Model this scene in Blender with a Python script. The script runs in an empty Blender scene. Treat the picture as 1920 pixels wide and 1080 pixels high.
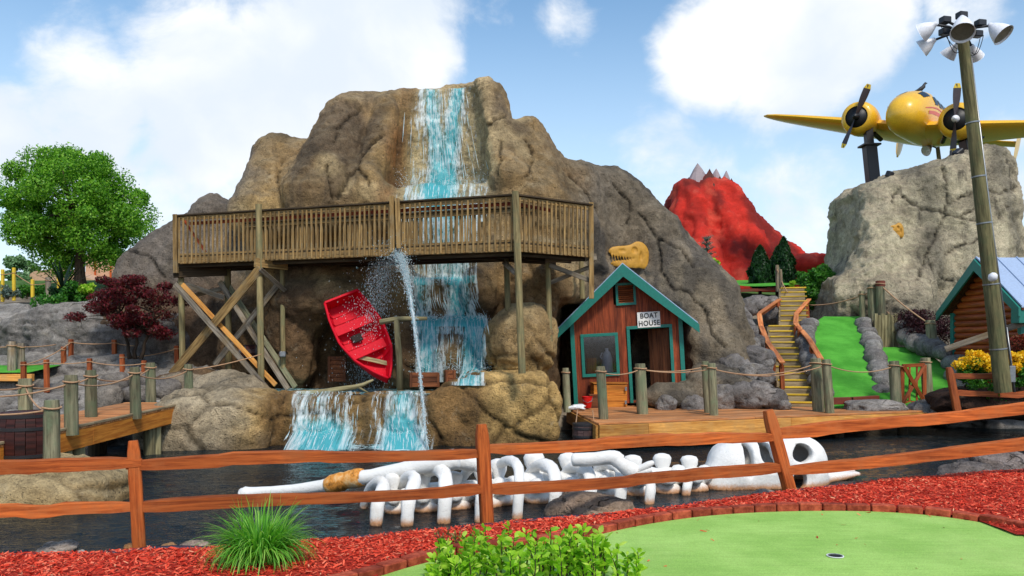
import bpy, bmesh, math, random
import numpy as np
from mathutils import Vector, Matrix, Euler
from mathutils.bvhtree import BVHTree

SC = bpy.context.scene
COL = SC.collection
R = math.radians
random.seed(7)
RNG = np.random.default_rng(11)

# ------------------------------------------------------------------ camera, sky, sun, exposure
EYE, FPX, HZ = 1.55, 1500.0, 640.0          # eye height (m), focal length and horizon row of a 1920 px wide frame
cam_data = bpy.data.cameras.new('camera')
cam = bpy.data.objects.new('camera', cam_data)
COL.objects.link(cam)
cam.location = (0, 0, EYE)
cam.rotation_euler = (R(90), 0, 0)
cam_data.sensor_width = 36.0
cam_data.lens = FPX / 1920 * 36
cam_data.shift_y = (HZ - 540) / 1920
cam_data.clip_start = 0.05
cam_data.clip_end = 4000
SC.camera = cam

SUN_EL, SUN_AZ = 50.0, 158.0                # azimuth clockwise from +Y (straight ahead)
sun_data = bpy.data.lights.new('sun', 'SUN')
sun = bpy.data.objects.new('sun', sun_data)
COL.objects.link(sun)
sdir = Vector((math.sin(R(SUN_AZ)) * math.cos(R(SUN_EL)), math.cos(R(SUN_AZ)) * math.cos(R(SUN_EL)), math.sin(R(SUN_EL))))
sun.rotation_euler = sdir.to_track_quat('Z', 'Y').to_euler()
sun.location = sdir * 60
sun_data.energy = 2.05
sun_data.angle = R(9)
sun_data.color = (1.0, 0.94, 0.84)

SC.view_settings.view_transform = 'Standard'
SC.view_settings.look = 'None'
SC.view_settings.exposure = 0.56
SC.view_settings.gamma = 1.0
SC.view_settings.use_curve_mapping = False
SC.cycles.use_denoising = True
SC.cycles.max_bounces = 8
SC.cycles.diffuse_bounces = 3
SC.cycles.glossy_bounces = 3
SC.cycles.transparent_max_bounces = 24
SC.cycles.transmission_bounces = 4
SC.cycles.caustics_reflective = False
SC.cycles.caustics_refractive = False
SC.cycles.sample_clamp_indirect = 6.0


class NT:
    """terse shader-node building"""
    def __init__(self, tree):
        self.t = tree
        self.t.nodes.clear()

    def n(self, kind, props=None, **ins):
        nd = self.t.nodes.new(kind)
        for k, v in (props or {}).items():
            setattr(nd, k, v)
        for k, v in ins.items():
            key = k.replace('_', ' ')
            if k.startswith('i') and k[1:].isdigit():
                sock = nd.inputs[int(k[1:])]
            else:
                sock = nd.inputs[key]
            if isinstance(v, bpy.types.NodeSocket):
                self.t.links.new(v, sock)
            elif isinstance(v, bpy.types.Node):
                self.t.links.new(v.outputs[0], sock)
            else:
                if hasattr(sock, 'default_value') and not isinstance(v, (int, float)) and len(v) == 3 and sock.type == 'RGBA':
                    v = (*v, 1)
                sock.default_value = v
        return nd

    def m(self, op, a, b=0.0, c=None, clamp=False):
        nd = self.t.nodes.new('ShaderNodeMath')
        nd.operation = op
        nd.use_clamp = clamp
        for i, v in enumerate((a, b) if c is None else (a, b, c)):
            if isinstance(v, (int, float)):
                nd.inputs[i].default_value = v
            else:
                self.t.links.new(v if isinstance(v, bpy.types.NodeSocket) else v.outputs[0], nd.inputs[i])
        return nd.outputs[0]

    def vm(self, op, a, b=None, s=None):
        nd = self.t.nodes.new('ShaderNodeVectorMath')
        nd.operation = op
        for i, v in enumerate((a, b)):
            if v is None:
                continue
            if isinstance(v, (tuple, list, Vector)):
                nd.inputs[i].default_value = v
            else:
                self.t.links.new(v if isinstance(v, bpy.types.NodeSocket) else v.outputs[0], nd.inputs[i])
        if s is not None:
            nd.inputs['Scale'].default_value = s
        return nd.outputs['Value'] if op in ('LENGTH', 'DISTANCE', 'DOT_PRODUCT') else nd.outputs[0]

    def ramp(self, fac, stops, interp='LINEAR'):
        nd = self.t.nodes.new('ShaderNodeValToRGB')
        cr = nd.color_ramp
        cr.interpolation = interp
        while len(cr.elements) < len(stops):
            cr.elements.new(0.5)
        for e, (p, c) in zip(cr.elements, stops):
            e.position = p
            e.color = (c, c, c, 1) if isinstance(c, (int, float)) else (*c[:3], 1)
        self.t.links.new(fac if isinstance(fac, bpy.types.NodeSocket) else fac.outputs[0], nd.inputs[0])
        return nd.outputs[0]

    def mix(self, fac, a, b, mode='MIX'):
        nd = self.t.nodes.new('ShaderNodeMix')
        nd.data_type = 'RGBA'
        nd.blend_type = mode
        for s, v in ((nd.inputs[0], fac), (nd.inputs[6], a), (nd.inputs[7], b)):
            if isinstance(v, bpy.types.NodeSocket):
                self.t.links.new(v, s)
            elif isinstance(v, (int, float)):
                s.default_value = v if s.type == 'VALUE' else (v, v, v, 1)
            else:
                s.default_value = (*v[:3], 1)
        return nd.outputs[2]

    def maprange(self, v, a, b, c=0.0, d=1.0, smooth=True):
        nd = self.t.nodes.new('ShaderNodeMapRange')
        nd.interpolation_type = 'SMOOTHSTEP' if smooth else 'LINEAR'
        self.t.links.new(v, nd.inputs[0])
        for i, x in enumerate((a, b, c, d)):
            nd.inputs[i + 1].default_value = x
        return nd.outputs[0]


def srgb(r, g=None, b=None):
    if g is None:
        r, g, b = (r >> 16) & 255, (r >> 8) & 255, r & 255
    f = lambda c: (c / 255 / 12.92) if c / 255 <= 0.04045 else ((c / 255 + 0.055) / 1.055) ** 2.4
    return (f(r), f(g), f(b))


# ------------------------------------------------------------------ world: daylight sky with cumulus
world = bpy.data.worlds.new('World')
SC.world = world
world.use_nodes = True
W = NT(world.node_tree)
sky = W.n('ShaderNodeTexSky', dict(sky_type='NISHITA', sun_disc=False, sun_elevation=R(SUN_EL), sun_rotation=R(SUN_AZ),
                                   altitude=100, air_density=1.0, dust_density=0.6, ozone_density=1.4))
tc = W.n('ShaderNodeTexCoord')
dirv = tc.outputs['Generated']
sep = W.n('ShaderNodeSeparateXYZ', i0=dirv)
elz = W.m('MAXIMUM', sep.outputs[2], 0.0)
# puffy noise in direction space, slightly flattened
pv = W.vm('MULTIPLY', dirv, (1.0, 1.0, 1.25))
wn = W.n('ShaderNodeTexNoise', Vector=pv, Scale=3.2, Detail=3.0)
warp = W.vm('SCALE', W.vm('SUBTRACT', wn.outputs['Color'], (0.5, 0.5, 0.5)), s=0.16)
pw = W.vm('ADD', pv, warp)
n1 = W.n('ShaderNodeTexNoise', Vector=pw, Scale=2.6, Detail=9.0, Roughness=0.52).outputs['Fac']
n2 = W.n('ShaderNodeTexNoise', Vector=pw, Scale=9.0, Detail=8.0, Roughness=0.6).outputs['Fac']


def px_dir(px, py):
    return Vector(((px - 960) / FPX, 1.0, (HZ - py) / FPX)).normalized()


# the two big cumulus banks and some smaller puffs: direction, radius, weight
field = None
for (px, py, rad, wt) in [(560, 130, 0.135, 1.0), (700, 70, 0.13, 1.0), (790, 110, 0.075, 0.9), (400, 190, 0.15, .95), (170, 190, 0.11, 0.85),
                          (60, 230, 0.10, .8), (1330, 100, 0.085, 1.0), (1480, 90, 0.12, 1.0), (1620, 50, 0.08, .85), (1400, 40, 0.07, .8), (1800, -10, 0.07, .7),
                          (1080, 25, 0.05, 0.5), (600, 250, 0.16, .6), (250, 300, 0.16, .6), (1560, 380, 0.12, .45), (1250, 320, .10, .4), (1900, 330, .1, .4)]:
    c = px_dir(px, py)
    dist = W.vm('DISTANCE', W.vm('ADD', dirv, W.vm('SCALE', warp, s=0.45)), tuple(c))
    f = W.maprange(dist, rad * 1.15, rad * 0.25, 0.0, wt)
    field = f if field is None else W.m('MAXIMUM', field, f)
generic = W.maprange(n1, 0.50, 0.68, 0.0, 0.9)
infront = W.maprange(sep.outputs[1], 0.2, 0.6)          # elsewhere in the sky the same kind of cloud, by noise alone
dens = W.m('ADD', W.m('MULTIPLY', field, infront), W.m('MULTIPLY', generic, W.m('SUBTRACT', 1.0, infront)))
dens = W.m('ADD', dens, W.m('MULTIPLY', W.m('SUBTRACT', n2, 0.5), 1.55))
cloud = W.maprange(dens, 0.18, 0.74)
cloud = W.m('MULTIPLY', cloud, W.maprange(elz, 0.0, 0.10, 0.35, 1.0))
shade = W.n('ShaderNodeTexNoise', Vector=pw, Scale=5.0, Detail=6.0).outputs['Fac']
ccol = W.mix(W.maprange(shade, 0.35, 0.65), (4.0, 4.4, 4.9), (5.3, 5.35, 5.4))
blue = W.n('ShaderNodeHueSaturation', Hue=0.492, Saturation=1.12, Value=0.92, Color=sky.outputs[0])
hazew = W.maprange(elz, 0.0, 0.46, 0.78, 0.0)
skyc = W.mix(hazew, blue.outputs[0], (3.9, 4.65, 5.4))
allc = W.mix(cloud, skyc, ccol)
bg = W.n('ShaderNodeBackground', Color=allc, Strength=0.14)
W.t.links.new(bg.outputs[0], W.n('ShaderNodeOutputWorld').inputs[0])


# ------------------------------------------------------------------ geometry helpers
def P(px, py, d):
    """the point seen at pixel (px, py) of the photograph, d metres ahead"""
    return Vector((d * (px - 960) / FPX, d, EYE - (py - HZ) * d / FPX))


def PX(px, d):
    return d * (px - 960) / FPX


def PZ(py, d):
    return EYE - (py - HZ) * d / FPX


def GZ(px, py, z):
    """the point seen at that pixel on the level plane z"""
    d = (EYE - z) * FPX / (py - HZ)
    return Vector((d * (px - 960) / FPX, d, z))


def _hash(ix, iy, iz, seed):
    h = (ix.astype(np.int64) * 374761393 + iy.astype(np.int64) * 668265263 + iz.astype(np.int64) * 1274126177 + seed * 974711) & 0xFFFFFFFF
    h = ((h ^ (h >> 13)) * 1274126177) & 0xFFFFFFFF
    h = ((h ^ (h >> 16)) * 2246822519) & 0xFFFFFFFF
    return ((h ^ (h >> 15)) & 0xFFFFFF).astype(np.float64) / 16777216.0


def vnoise(p, seed=0):
    i = np.floor(p).astype(np.int64)
    f = p - i
    f = f * f * f * (f * (f * 6 - 15) + 10)
    out = 0
    for dx in (0, 1):
        wx = f[:, 0] if dx else 1 - f[:, 0]
        for dy in (0, 1):
            wy = f[:, 1] if dy else 1 - f[:, 1]
            for dz in (0, 1):
                wz = f[:, 2] if dz else 1 - f[:, 2]
                out = out + wx * wy * wz * _hash(i[:, 0] + dx, i[:, 1] + dy, i[:, 2] + dz, seed)
    return out * 2 - 1


def fbm(p, scale=1.0, octv=4, gain=0.5, seed=0, lac=2.03):
    p = np.asarray(p, float) * scale
    a, s, tot = 1.0, 0.0, 0.0
    for o in range(octv):
        s = s + a * vnoise(p, seed + o * 17)
        tot += a
        a *= gain
        p = p * lac + 3.7
    return s / tot


def voro(p, scale=1.0, seed=0):
    """F1, F2 and the cell id hash"""
    p = np.asarray(p, float) * scale
    i = np.floor(p).astype(np.int64)
    f1 = np.full(len(p), 9.0); f2 = np.full(len(p), 9.0); cid = np.zeros(len(p))
    for dx in (-1, 0, 1):
        for dy in (-1, 0, 1):
            for dz in (-1, 0, 1):
                cx, cy, cz = i[:, 0] + dx, i[:, 1] + dy, i[:, 2] + dz
                q = np.stack([cx + _hash(cx, cy, cz, seed), cy + _hash(cx, cy, cz, seed + 5), cz + _hash(cx, cy, cz, seed + 9)], 1)
                d = np.linalg.norm(q - p, axis=1)
                near = d < f1
                f2 = np.where(near, f1, np.minimum(f2, d))
                cid = np.where(near, _hash(cx, cy, cz, seed + 23), cid)
                f1 = np.where(near, d, f1)
    return f1, f2, cid


def sstep(a, b, x):
    t = np.clip((x - a) / (b - a), 0, 1)
    return t * t * (3 - 2 * t)


def np_mesh(name, v, f, smooth=False, attrs=None):
    """mesh from arrays; f is (n,3) or (n,4)"""
    me = bpy.data.meshes.new(name)
    v = np.asarray(v, np.float32); f = np.asarray(f, np.int32)
    k = f.shape[1]
    me.vertices.add(len(v)); me.vertices.foreach_set('co', v.ravel())
    me.loops.add(f.size); me.loops.foreach_set('vertex_index', f.ravel())
    me.polygons.add(len(f))
    me.polygons.foreach_set('loop_start', np.arange(0, f.size, k, dtype=np.int32))
    me.polygons.foreach_set('loop_total', np.full(len(f), k, np.int32))
    if smooth:
        me.polygons.foreach_set('use_smooth', np.ones(len(f), bool))
    me.update(calc_edges=True)
    for key, a in (attrs or {}).items():
        a = np.asarray(a, np.float32)
        if a.ndim == 1:
            at = me.attributes.new(key, 'FLOAT', 'POINT'); at.data.foreach_set('value', a)
        elif a.shape[1] == 3:
            at = me.attributes.new(key, 'FLOAT_VECTOR', 'POINT'); at.data.foreach_set('vector', a.ravel())
        else:
            at = me.attributes.new(key, 'FLOAT_COLOR', 'POINT'); at.data.foreach_set('color', a.ravel())
    return me


def tag(o, label=None, cat=None, group=None, kind=None):
    if label: o['label'] = label
    if cat: o['category'] = cat
    if group: o['group'] = group
    if kind: o['kind'] = kind
    return o


def ob(name, me, mat=None, parent=None, label=None, cat=None, group=None, kind=None, loc=None, rot=None):
    """link a mesh as one object; a part built in world space keeps its place under its parent"""
    o = bpy.data.objects.new(name, me)
    COL.objects.link(o)
    if mat is not None and len(me.materials) == 0:
        me.materials.append(mat)
    if loc is not None: o.location = loc
    if rot is not None: o.rotation_euler = rot
    if parent is not None:
        o.parent = parent
        o.matrix_parent_inverse = wmat(parent).inverted()
    return tag(o, label, cat, group, kind)


def wmat(o):
    """world matrix without waiting for the depsgraph"""
    m = Matrix.Translation(o.location) @ o.rotation_euler.to_matrix().to_4x4() @ Matrix.Diagonal((*o.scale, 1))
    if o.parent is not None:
        m = wmat(o.parent) @ o.matrix_parent_inverse @ m
    return m


def thing(name, loc, label, cat, group=None, rz=0.0):
    o = bpy.data.objects.new(name, None)
    COL.objects.link(o)
    o.empty_display_size = 0.2
    o.location = loc
    o.rotation_euler = (0, 0, rz)
    return tag(o, label, cat, group)


class MB:
    """collects solids into one mesh; 'gc' holds grain coordinates (along the grain first)"""
    def __init__(self):
        self.v, self.f, self.g = [], [], []

    def add(self, vs, fs, gs=None):
        b = len(self.v)
        self.v += [tuple(x) for x in vs]
        self.f += [tuple(i + b for i in q) for q in fs]
        if gs is None:
            gs = vs
        self.g += [tuple(x) for x in gs]
        return self

    def box(self, c, size, rot=None, bev=0.0):
        sx, sy, sz = (s / 2 for s in size)
        c = Vector(c)
        off = Vector((random.random() * 9, random.random() * 9, random.random() * 9))
        order = sorted(range(3), key=lambda i: -size[i])
        vs, fs = [], []
        if bev <= 0:
            vs = [Vector((x * sx, y * sy, z * sz)) for x in (-1, 1) for y in (-1, 1) for z in (-1, 1)]
            fs = [(0, 1, 3, 2), (4, 6, 7, 5), (0, 4, 5, 1), (2, 3, 7, 6), (0, 2, 6, 4), (1, 5, 7, 3)]
        else:
            b = min(bev, sx * .6, sy * .6, sz * .6)
            S = (sx, sy, sz)
            idx = {}
            for x in (-1, 1):
                for y in (-1, 1):
                    for z in (-1, 1):
                        for a in range(3):
                            q = [x * (sx - b), y * (sy - b), z * (sz - b)]
                            q[a] = (x, y, z)[a] * S[a]
                            idx[(x, y, z, a)] = len(vs)
                            vs.append(Vector(q))
            for a in range(3):
                for s in (-1, 1):
                    u, w = [i for i in range(3) if i != a]
                    quad = []
                    for p, q in ((-1, -1), (1, -1), (1, 1), (-1, 1)):
                        k = [0, 0, 0]; k[a] = s; k[u] = p; k[w] = q
                        quad.append(idx[(*k, a)])
                    fs.append(tuple(quad))
            for a in range(3):
                u, w = [i for i in range(3) if i != a]
                for p in (-1, 1):
                    for q in (-1, 1):
                        k0 = [0, 0, 0]; k0[a] = -1; k0[u] = p; k0[w] = q
                        k1 = list(k0); k1[a] = 1
                        fs.append((idx[(*k0, u)], idx[(*k1, u)], idx[(*k1, w)], idx[(*k0, w)]))
            for x in (-1, 1):
                for y in (-1, 1):
                    for z in (-1, 1):
                        fs.append((idx[(x, y, z, 0)], idx[(x, y, z, 1)], idx[(x, y, z, 2)]))
        gs = [Vector((q[order[0]], q[order[1]], q[order[2]])) + off for q in vs]
        if rot is not None:
            m = rot.to_matrix() if isinstance(rot, Euler) else rot
            vs = [m @ q for q in vs]
        return self.add([q + c for q in vs], fs, gs)

    def beam(self, p0, p1, w, h, up=(0, 0, 1), bev=0.004):
        """box from p0 to p1; w across, h along 'up'"""
        p0, p1 = Vector(p0), Vector(p1)
        x = (p1 - p0)
        L = x.length
        x.normalize()
        y = Vector(up).cross(x)
        if y.length < 1e-4: y = Vector((0, 1, 0)).cross(x)
        y.normalize()
        z = x.cross(y)
        m = Matrix((x, y, z)).transposed()
        return self.box((p0 + p1) / 2, (L, w, h), m, bev)

    def tube(self, pts, rad, n=8, caps=True, twist=0.0):
        pts = [Vector(p) for p in pts]
        if isinstance(rad, (int, float)): rad = [rad] * len(pts)
        vs, fs, gs = [], [], []
        off = Vector((random.random() * 9, random.random() * 9, random.random() * 9))
        t0 = (pts[1] - pts[0]).normalized()
        ref = Vector((0, 0, 1)) if abs(t0.z) < 0.9 else Vector((1, 0, 0))
        u = t0.cross(ref).normalized()
        L = 0
        for i, p in enumerate(pts):
            t = (pts[min(i + 1, len(pts) - 1)] - pts[max(i - 1, 0)]).normalized()
            u = (u - t * u.dot(t)).normalized()
            w = t.cross(u)
            if i: L += (p - pts[i - 1]).length
            r = rad[i]
            ru, rw = (r, r) if isinstance(r, (int, float)) else r
            for k in range(n):
                a = 2 * math.pi * k / n + twist
                d = u * (math.cos(a) * ru) + w * (math.sin(a) * rw)
                vs.append(p + d)
                gs.append(Vector((L, math.cos(a) * ru, math.sin(a) * rw)) + off)
        for i in range(len(pts) - 1):
            for k in range(n):
                a, b = i * n + k, i * n + (k + 1) % n
                fs.append((a, b, b + n, a + n))
        if caps:
            fs.append(tuple(range(n))[::-1])
            fs.append(tuple(range((len(pts) - 1) * n, len(pts) * n)))
        return self.add(vs, fs, gs)

    def lathe(self, prof, origin, axis=(0, 0, 1), n=20, caps=True):
        """prof: (radius, height along axis)"""
        q = Vector(axis).normalized().to_track_quat('Z', 'Y').to_matrix()
        o = Vector(origin)
        vs, fs, gs = [], [], []
        for r, h in prof:
            for k in range(n):
                a = 2 * math.pi * k / n
                p = Vector((math.cos(a) * r, math.sin(a) * r, h))
                vs.append(o + q @ p); gs.append(Vector((h, p.x, p.y)))
        for i in range(len(prof) - 1):
            for k in range(n):
                a, b = i * n + k, i * n + (k + 1) % n
                fs.append((a, b, b + n, a + n))
        if caps and prof[0][0] > 1e-6: fs.append(tuple(range(n))[::-1])
        if caps and prof[-1][0] > 1e-6: fs.append(tuple(range((len(prof) - 1) * n, len(prof) * n)))
        return self.add(vs, fs, gs)

    def prism(self, poly, o, u, w, depth):
        """polygon (a,b) in the plane o + a u + b w, thickened by depth along u x w"""
        o, u, w = Vector(o), Vector(u), Vector(w)
        nrm = u.cross(w).normalized() * depth
        a = [o + u * p[0] + w * p[1] for p in poly]
        b = [p + nrm for p in a]
        n = len(a)
        off = random.random() * 9
        ga = [Vector((p[1] + off, p[0] + off, off)) for p in poly]
        fs = [tuple(range(n))[::-1], tuple(range(n, 2 * n))]
        fs += [(i, (i + 1) % n, (i + 1) % n + n, i + n) for i in range(n)]
        return self.add(a + b, fs, ga + [g + Vector((0, 0, depth)) for g in ga])

    def loft(self, rings, closed=True, caps=True):
        n = len(rings[0])
        vs = [p for r in rings for p in r]
        fs = []
        for i in range(len(rings) - 1):
            for k in range(n if closed else n - 1):
                a, b = i * n + k, i * n + (k + 1) % n
                fs.append((a, b, b + n, a + n))
        if caps:
            fs.append(tuple(range(n))[::-1]); fs.append(tuple(range((len(rings) - 1) * n, len(rings) * n)))
        return self.add(vs, fs)

    def mesh(self, name, smooth=False, angle=None, fix=True):
        me = bpy.data.meshes.new(name)
        me.from_pydata(self.v, [], self.f)
        at = me.attributes.new('gc', 'FLOAT_VECTOR', 'POINT')
        at.data.foreach_set('vector', np.asarray(self.g, np.float32).ravel())
        if fix:
            bm = bmesh.new(); bm.from_mesh(me)
            bmesh.ops.recalc_face_normals(bm, faces=bm.faces)
            bm.to_mesh(me); bm.free()
        if smooth:
            me.polygons.foreach_set('use_smooth', [True] * len(me.polygons))
            if angle is not None:
                me.set_sharp_from_angle(angle=R(angle))
        me.update()
        return me

    def ob(self, name, mat=None, parent=None, smooth=False, angle=None, **kw):
        return ob(name, self.mesh(name, smooth, angle), mat, parent, **kw)


def catenary(a, b, sag, n=9):
    a, b = Vector(a), Vector(b)
    return [a.lerp(b, t / n) - Vector((0, 0, sag * 4 * (t / n) * (1 - t / n))) for t in range(n + 1)]


def interp(x, xs, ys):
    return float(np.interp(x, xs, ys))


# ------------------------------------------------------------------ solid rock by distance fields
class Vox:
    def __init__(self, lo, hi, h):
        self.lo, self.h = np.array(lo, float), h
        self.n = np.ceil((np.array(hi) - lo) / h).astype(int) + 1
        self.ax = [self.lo[i] + np.arange(self.n[i]) * h for i in range(3)]
        self.F = np.full(self.n, 4.0, np.float32)

    def _sl(self, lo, hi, pad):
        s = []
        for i in range(3):
            a = max(int((lo[i] - pad - self.lo[i]) / self.h), 0)
            b = min(int((hi[i] + pad - self.lo[i]) / self.h) + 2, self.n[i])
            if b <= a: return None, None
            s.append(slice(a, b))
        g = (self.ax[0][s[0]][:, None, None].astype(np.float32), self.ax[1][s[1]][None, :, None].astype(np.float32), self.ax[2][s[2]][None, None, :].astype(np.float32))
        return tuple(s), g

    def _mix(self, s, d, k, sub):
        a = self.F[s]
        if sub:
            d = -d
            hh = np.clip(0.5 - 0.5 * (a - d) / k, 0, 1)
            hh = 1 - hh
            self.F[s] = d * (1 - hh) + a * hh + k * hh * (1 - hh)
        else:
            hh = np.clip(0.5 + 0.5 * (a - d) / k, 0, 1)
            self.F[s] = a * (1 - hh) + d * hh - k * hh * (1 - hh)

    def cone(self, a, b, r1, r2, k=0.4, sub=False, sc=(1, 1, 1)):
        a, b = np.array(a, float), np.array(b, float)
        rm = max(r1, r2) * max(sc)
        s, g = self._sl(np.minimum(a, b) - rm, np.maximum(a, b) + rm, k + 0.3)
        if s is None: return
        ab = b - a
        ab_s = ab / np.array(sc)
        q = [(g[i] - a[i]) / sc[i] for i in range(3)]
        t = np.clip((q[0] * ab_s[0] + q[1] * ab_s[1] + q[2] * ab_s[2]) / max(float(ab_s @ ab_s), 1e-6), 0, 1)
        d = np.sqrt(sum((q[i] - t * ab_s[i]) ** 2 for i in range(3))) - (r1 + (r2 - r1) * t)
        self._mix(s, (d * min(sc)).astype(np.float32), k, sub)

    def ell(self, c, r, k=0.3, sub=False, rz=0.0, p=2.0):
        rm = max(r)
        c = np.array(c, float)
        s, g = self._sl(c - (rm, rm, r[2]), c + (rm, rm, r[2]), k + 0.3)
        if s is None: return
        ca, sa = math.cos(rz), math.sin(rz)
        x, y = g[0] - c[0], g[1] - c[1]
        u, w = x * ca + y * sa, -x * sa + y * ca
        e = (np.abs(u / r[0]) ** p + np.abs(w / r[1]) ** p + np.abs((g[2] - c[2]) / r[2]) ** p) ** (1 / p)
        self._mix(s, ((e - 1) * min(r)).astype(np.float32), k, sub)

    def box(self, c, half, rnd=0.1, k=0.2, sub=False, rz=0.0):
        rm = math.hypot(half[0], half[1])
        c = np.array(c, float)
        s, g = self._sl(c - (rm, rm, half[2]), c + (rm, rm, half[2]), k + 0.3)
        if s is None: return
        ca, sa = math.cos(rz), math.sin(rz)
        x, y = g[0] - c[0], g[1] - c[1]
        u, w = x * ca + y * sa, -x * sa + y * ca
        q = [np.abs(u) - half[0] + rnd, np.abs(w) - half[1] + rnd, np.abs(g[2] - c[2]) - half[2] + rnd]
        d = np.sqrt(sum(np.maximum(z, 0) ** 2 for z in q)) + np.minimum(np.maximum(np.maximum(q[0], q[1]), q[2]), 0) - rnd
        self._mix(s, d.astype(np.float32), k, sub)

    def slab(self, poly, yfront, yback, rk=0.6, k=0.5):
        """an (x,z) outline standing between yfront(z) and yback(z), edges rounded by rk"""
        poly = np.array(poly, float)
        lo = np.array([poly[:, 0].min(), -99, poly[:, 1].min()]); hi = np.array([poly[:, 0].max(), 99, poly[:, 1].max()])
        s, g = self._sl(lo, hi, k + rk + 0.3)
        X = g[0][:, 0, 0][:, None]; Z = g[2][0, 0, :][None, :]
        d2 = np.full((X.shape[0], Z.shape[1]), 1e9); sgn = np.ones_like(d2)
        n = len(poly)
        for i in range(n):
            a, b = poly[i], poly[(i + 1) % n]
            e = b - a
            wx, wz = X - a[0], Z - a[1]
            t = np.clip((wx * e[0] + wz * e[1]) / (e @ e), 0, 1)
            d2 = np.minimum(d2, (wx - t * e[0]) ** 2 + (wz - t * e[1]) ** 2)
            c1 = Z >= a[1]; c2 = Z < b[1]; c3 = e[0] * wz > e[1] * wx
            flip = (c1 & c2 & c3) | (~c1 & ~c2 & ~c3)
            sgn = np.where(flip, -sgn, sgn)
        dp = (np.sqrt(d2) * sgn).astype(np.float32)[:, None, :]
        Xf, Zf = g[0], g[2]
        dy = np.maximum(yfront(Xf, Zf) - g[1], g[1] - yback(Xf, Zf)).astype(np.float32)
        hh = np.clip(0.5 - 0.5 * (dp - dy) / rk, 0, 1)
        d = dp * (1 - hh) + dy * hh + rk * hh * (1 - hh)
        self._mix(s, d, k, False)

    def surface(self):
        """naive surface nets -> vertices, quads"""
        F = self.F
        F[0], F[-1], F[:, 0], F[:, -1], F[:, :, 0], F[:, :, -1] = (1,) * 6
        ins = F < 0
        n = F.shape
        cnt = np.zeros((n[0] - 1, n[1] - 1, n[2] - 1), np.int8)
        for dx in (0, 1):
            for dy in (0, 1):
                for dz in (0, 1):
                    cnt += ins[dx:n[0] - 1 + dx, dy:n[1] - 1 + dy, dz:n[2] - 1 + dz]
        act = (cnt > 0) & (cnt < 8)
        I = np.argwhere(act)
        cid = np.full(act.shape, -1, np.int32)
        cid[act] = np.arange(len(I))
        pos = np.zeros((len(I), 3)); num = np.zeros(len(I))
        corners = [(x, y, z) for x in (0, 1) for y in (0, 1) for z in (0, 1)]
        for a in corners:
            for ax in range(3):
                if a[ax]: continue
                b = list(a); b[ax] = 1
                fa = F[I[:, 0] + a[0], I[:, 1] + a[1], I[:, 2] + a[2]]
                fb = F[I[:, 0] + b[0], I[:, 1] + b[1], I[:, 2] + b[2]]
                c = (fa < 0) != (fb < 0)
                t = np.where(c, fa / np.where(c, fa - fb, 1), 0)
                q = np.tile(np.array(a, float), (len(I), 1)); q[:, ax] += t
                pos += q * c[:, None]; num += c
        v = self.lo + (I + pos / num[:, None]) * self.h
        quads = []
        for ax in range(3):
            u, w = (ax + 1) % 3, (ax + 2) % 3
            sa = [slice(1, -1)] * 3; sb = [slice(1, -1)] * 3
            sa[ax] = slice(0, -1); sb[ax] = slice(1, None)
            A, B = ins[tuple(sa)], ins[tuple(sb)]
            E = np.argwhere(A != B)
            if not len(E): continue
            flip = A[E[:, 0], E[:, 1], E[:, 2]]
            base = E.copy(); base[:, u] += 1; base[:, w] += 1
            def cell(du, dw):
                q = base.copy(); q[:, u] -= du; q[:, w] -= dw
                return cid[q[:, 0], q[:, 1], q[:, 2]]
            c00, c10, c11, c01 = cell(1, 1), cell(0, 1), cell(0, 0), cell(1, 0)
            qd = np.stack([c00, c10, c11, c01], 1)
            qd[~flip] = qd[~flip][:, ::-1]
            quads.append(qd)
        f = np.concatenate(quads)
        f = f[(f >= 0).all(1)]
        return v, f


def vnormals(v, f):
    a = v[f[:, 2]] - v[f[:, 0]]; b = v[f[:, 3]] - v[f[:, 1]]
    fn = np.cross(a, b)
    n = np.zeros_like(v)
    for k in range(4):
        np.add.at(n, f[:, k], fn)
    return n / np.maximum(np.linalg.norm(n, axis=1, keepdims=True), 1e-9)


def bvh_of(o):
    me = o.data
    m = wmat(o)
    return BVHTree.FromPolygons([m @ v.co for v in me.vertices], [tuple(p.vertices) for p in me.polygons])
# ------------------------------------------------------------------ materials
M = {}


def newmat(name):
    m = bpy.data.materials.new(name)
    m.use_nodes = True
    t = NT(m.node_tree)
    M[name] = m
    return t


def finish(t, bsdf, disp=None):
    out = t.n('ShaderNodeOutputMaterial')
    t.t.links.new(bsdf.outputs[0] if isinstance(bsdf, bpy.types.Node) else bsdf, out.inputs[0])


def pbsdf(t, color, rough=0.6, normal=None, metal=0.0, spec=0.5, **kw):
    b = t.n('ShaderNodeBsdfPrincipled')
    for key, v in (('Base Color', color), ('Roughness', rough), ('Metallic', metal), ('Specular IOR Level', spec), ('Normal', normal)):
        if v is None: continue
        if isinstance(v, bpy.types.NodeSocket): t.t.links.new(v, b.inputs[key])
        else: b.inputs[key].default_value = (*v[:3], 1) if key == 'Base Color' else v
    for k, v in kw.items():
        b.inputs[k.replace('_', ' ')].default_value = v
    return b


def bump(t, h, strength=0.4, dist=0.02, prev=None):
    nd = t.n('ShaderNodeBump', Strength=strength, Distance=dist, Height=h)
    if prev is not None: t.t.links.new(prev, nd.inputs['Normal'])
    return nd.outputs[0]


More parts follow.
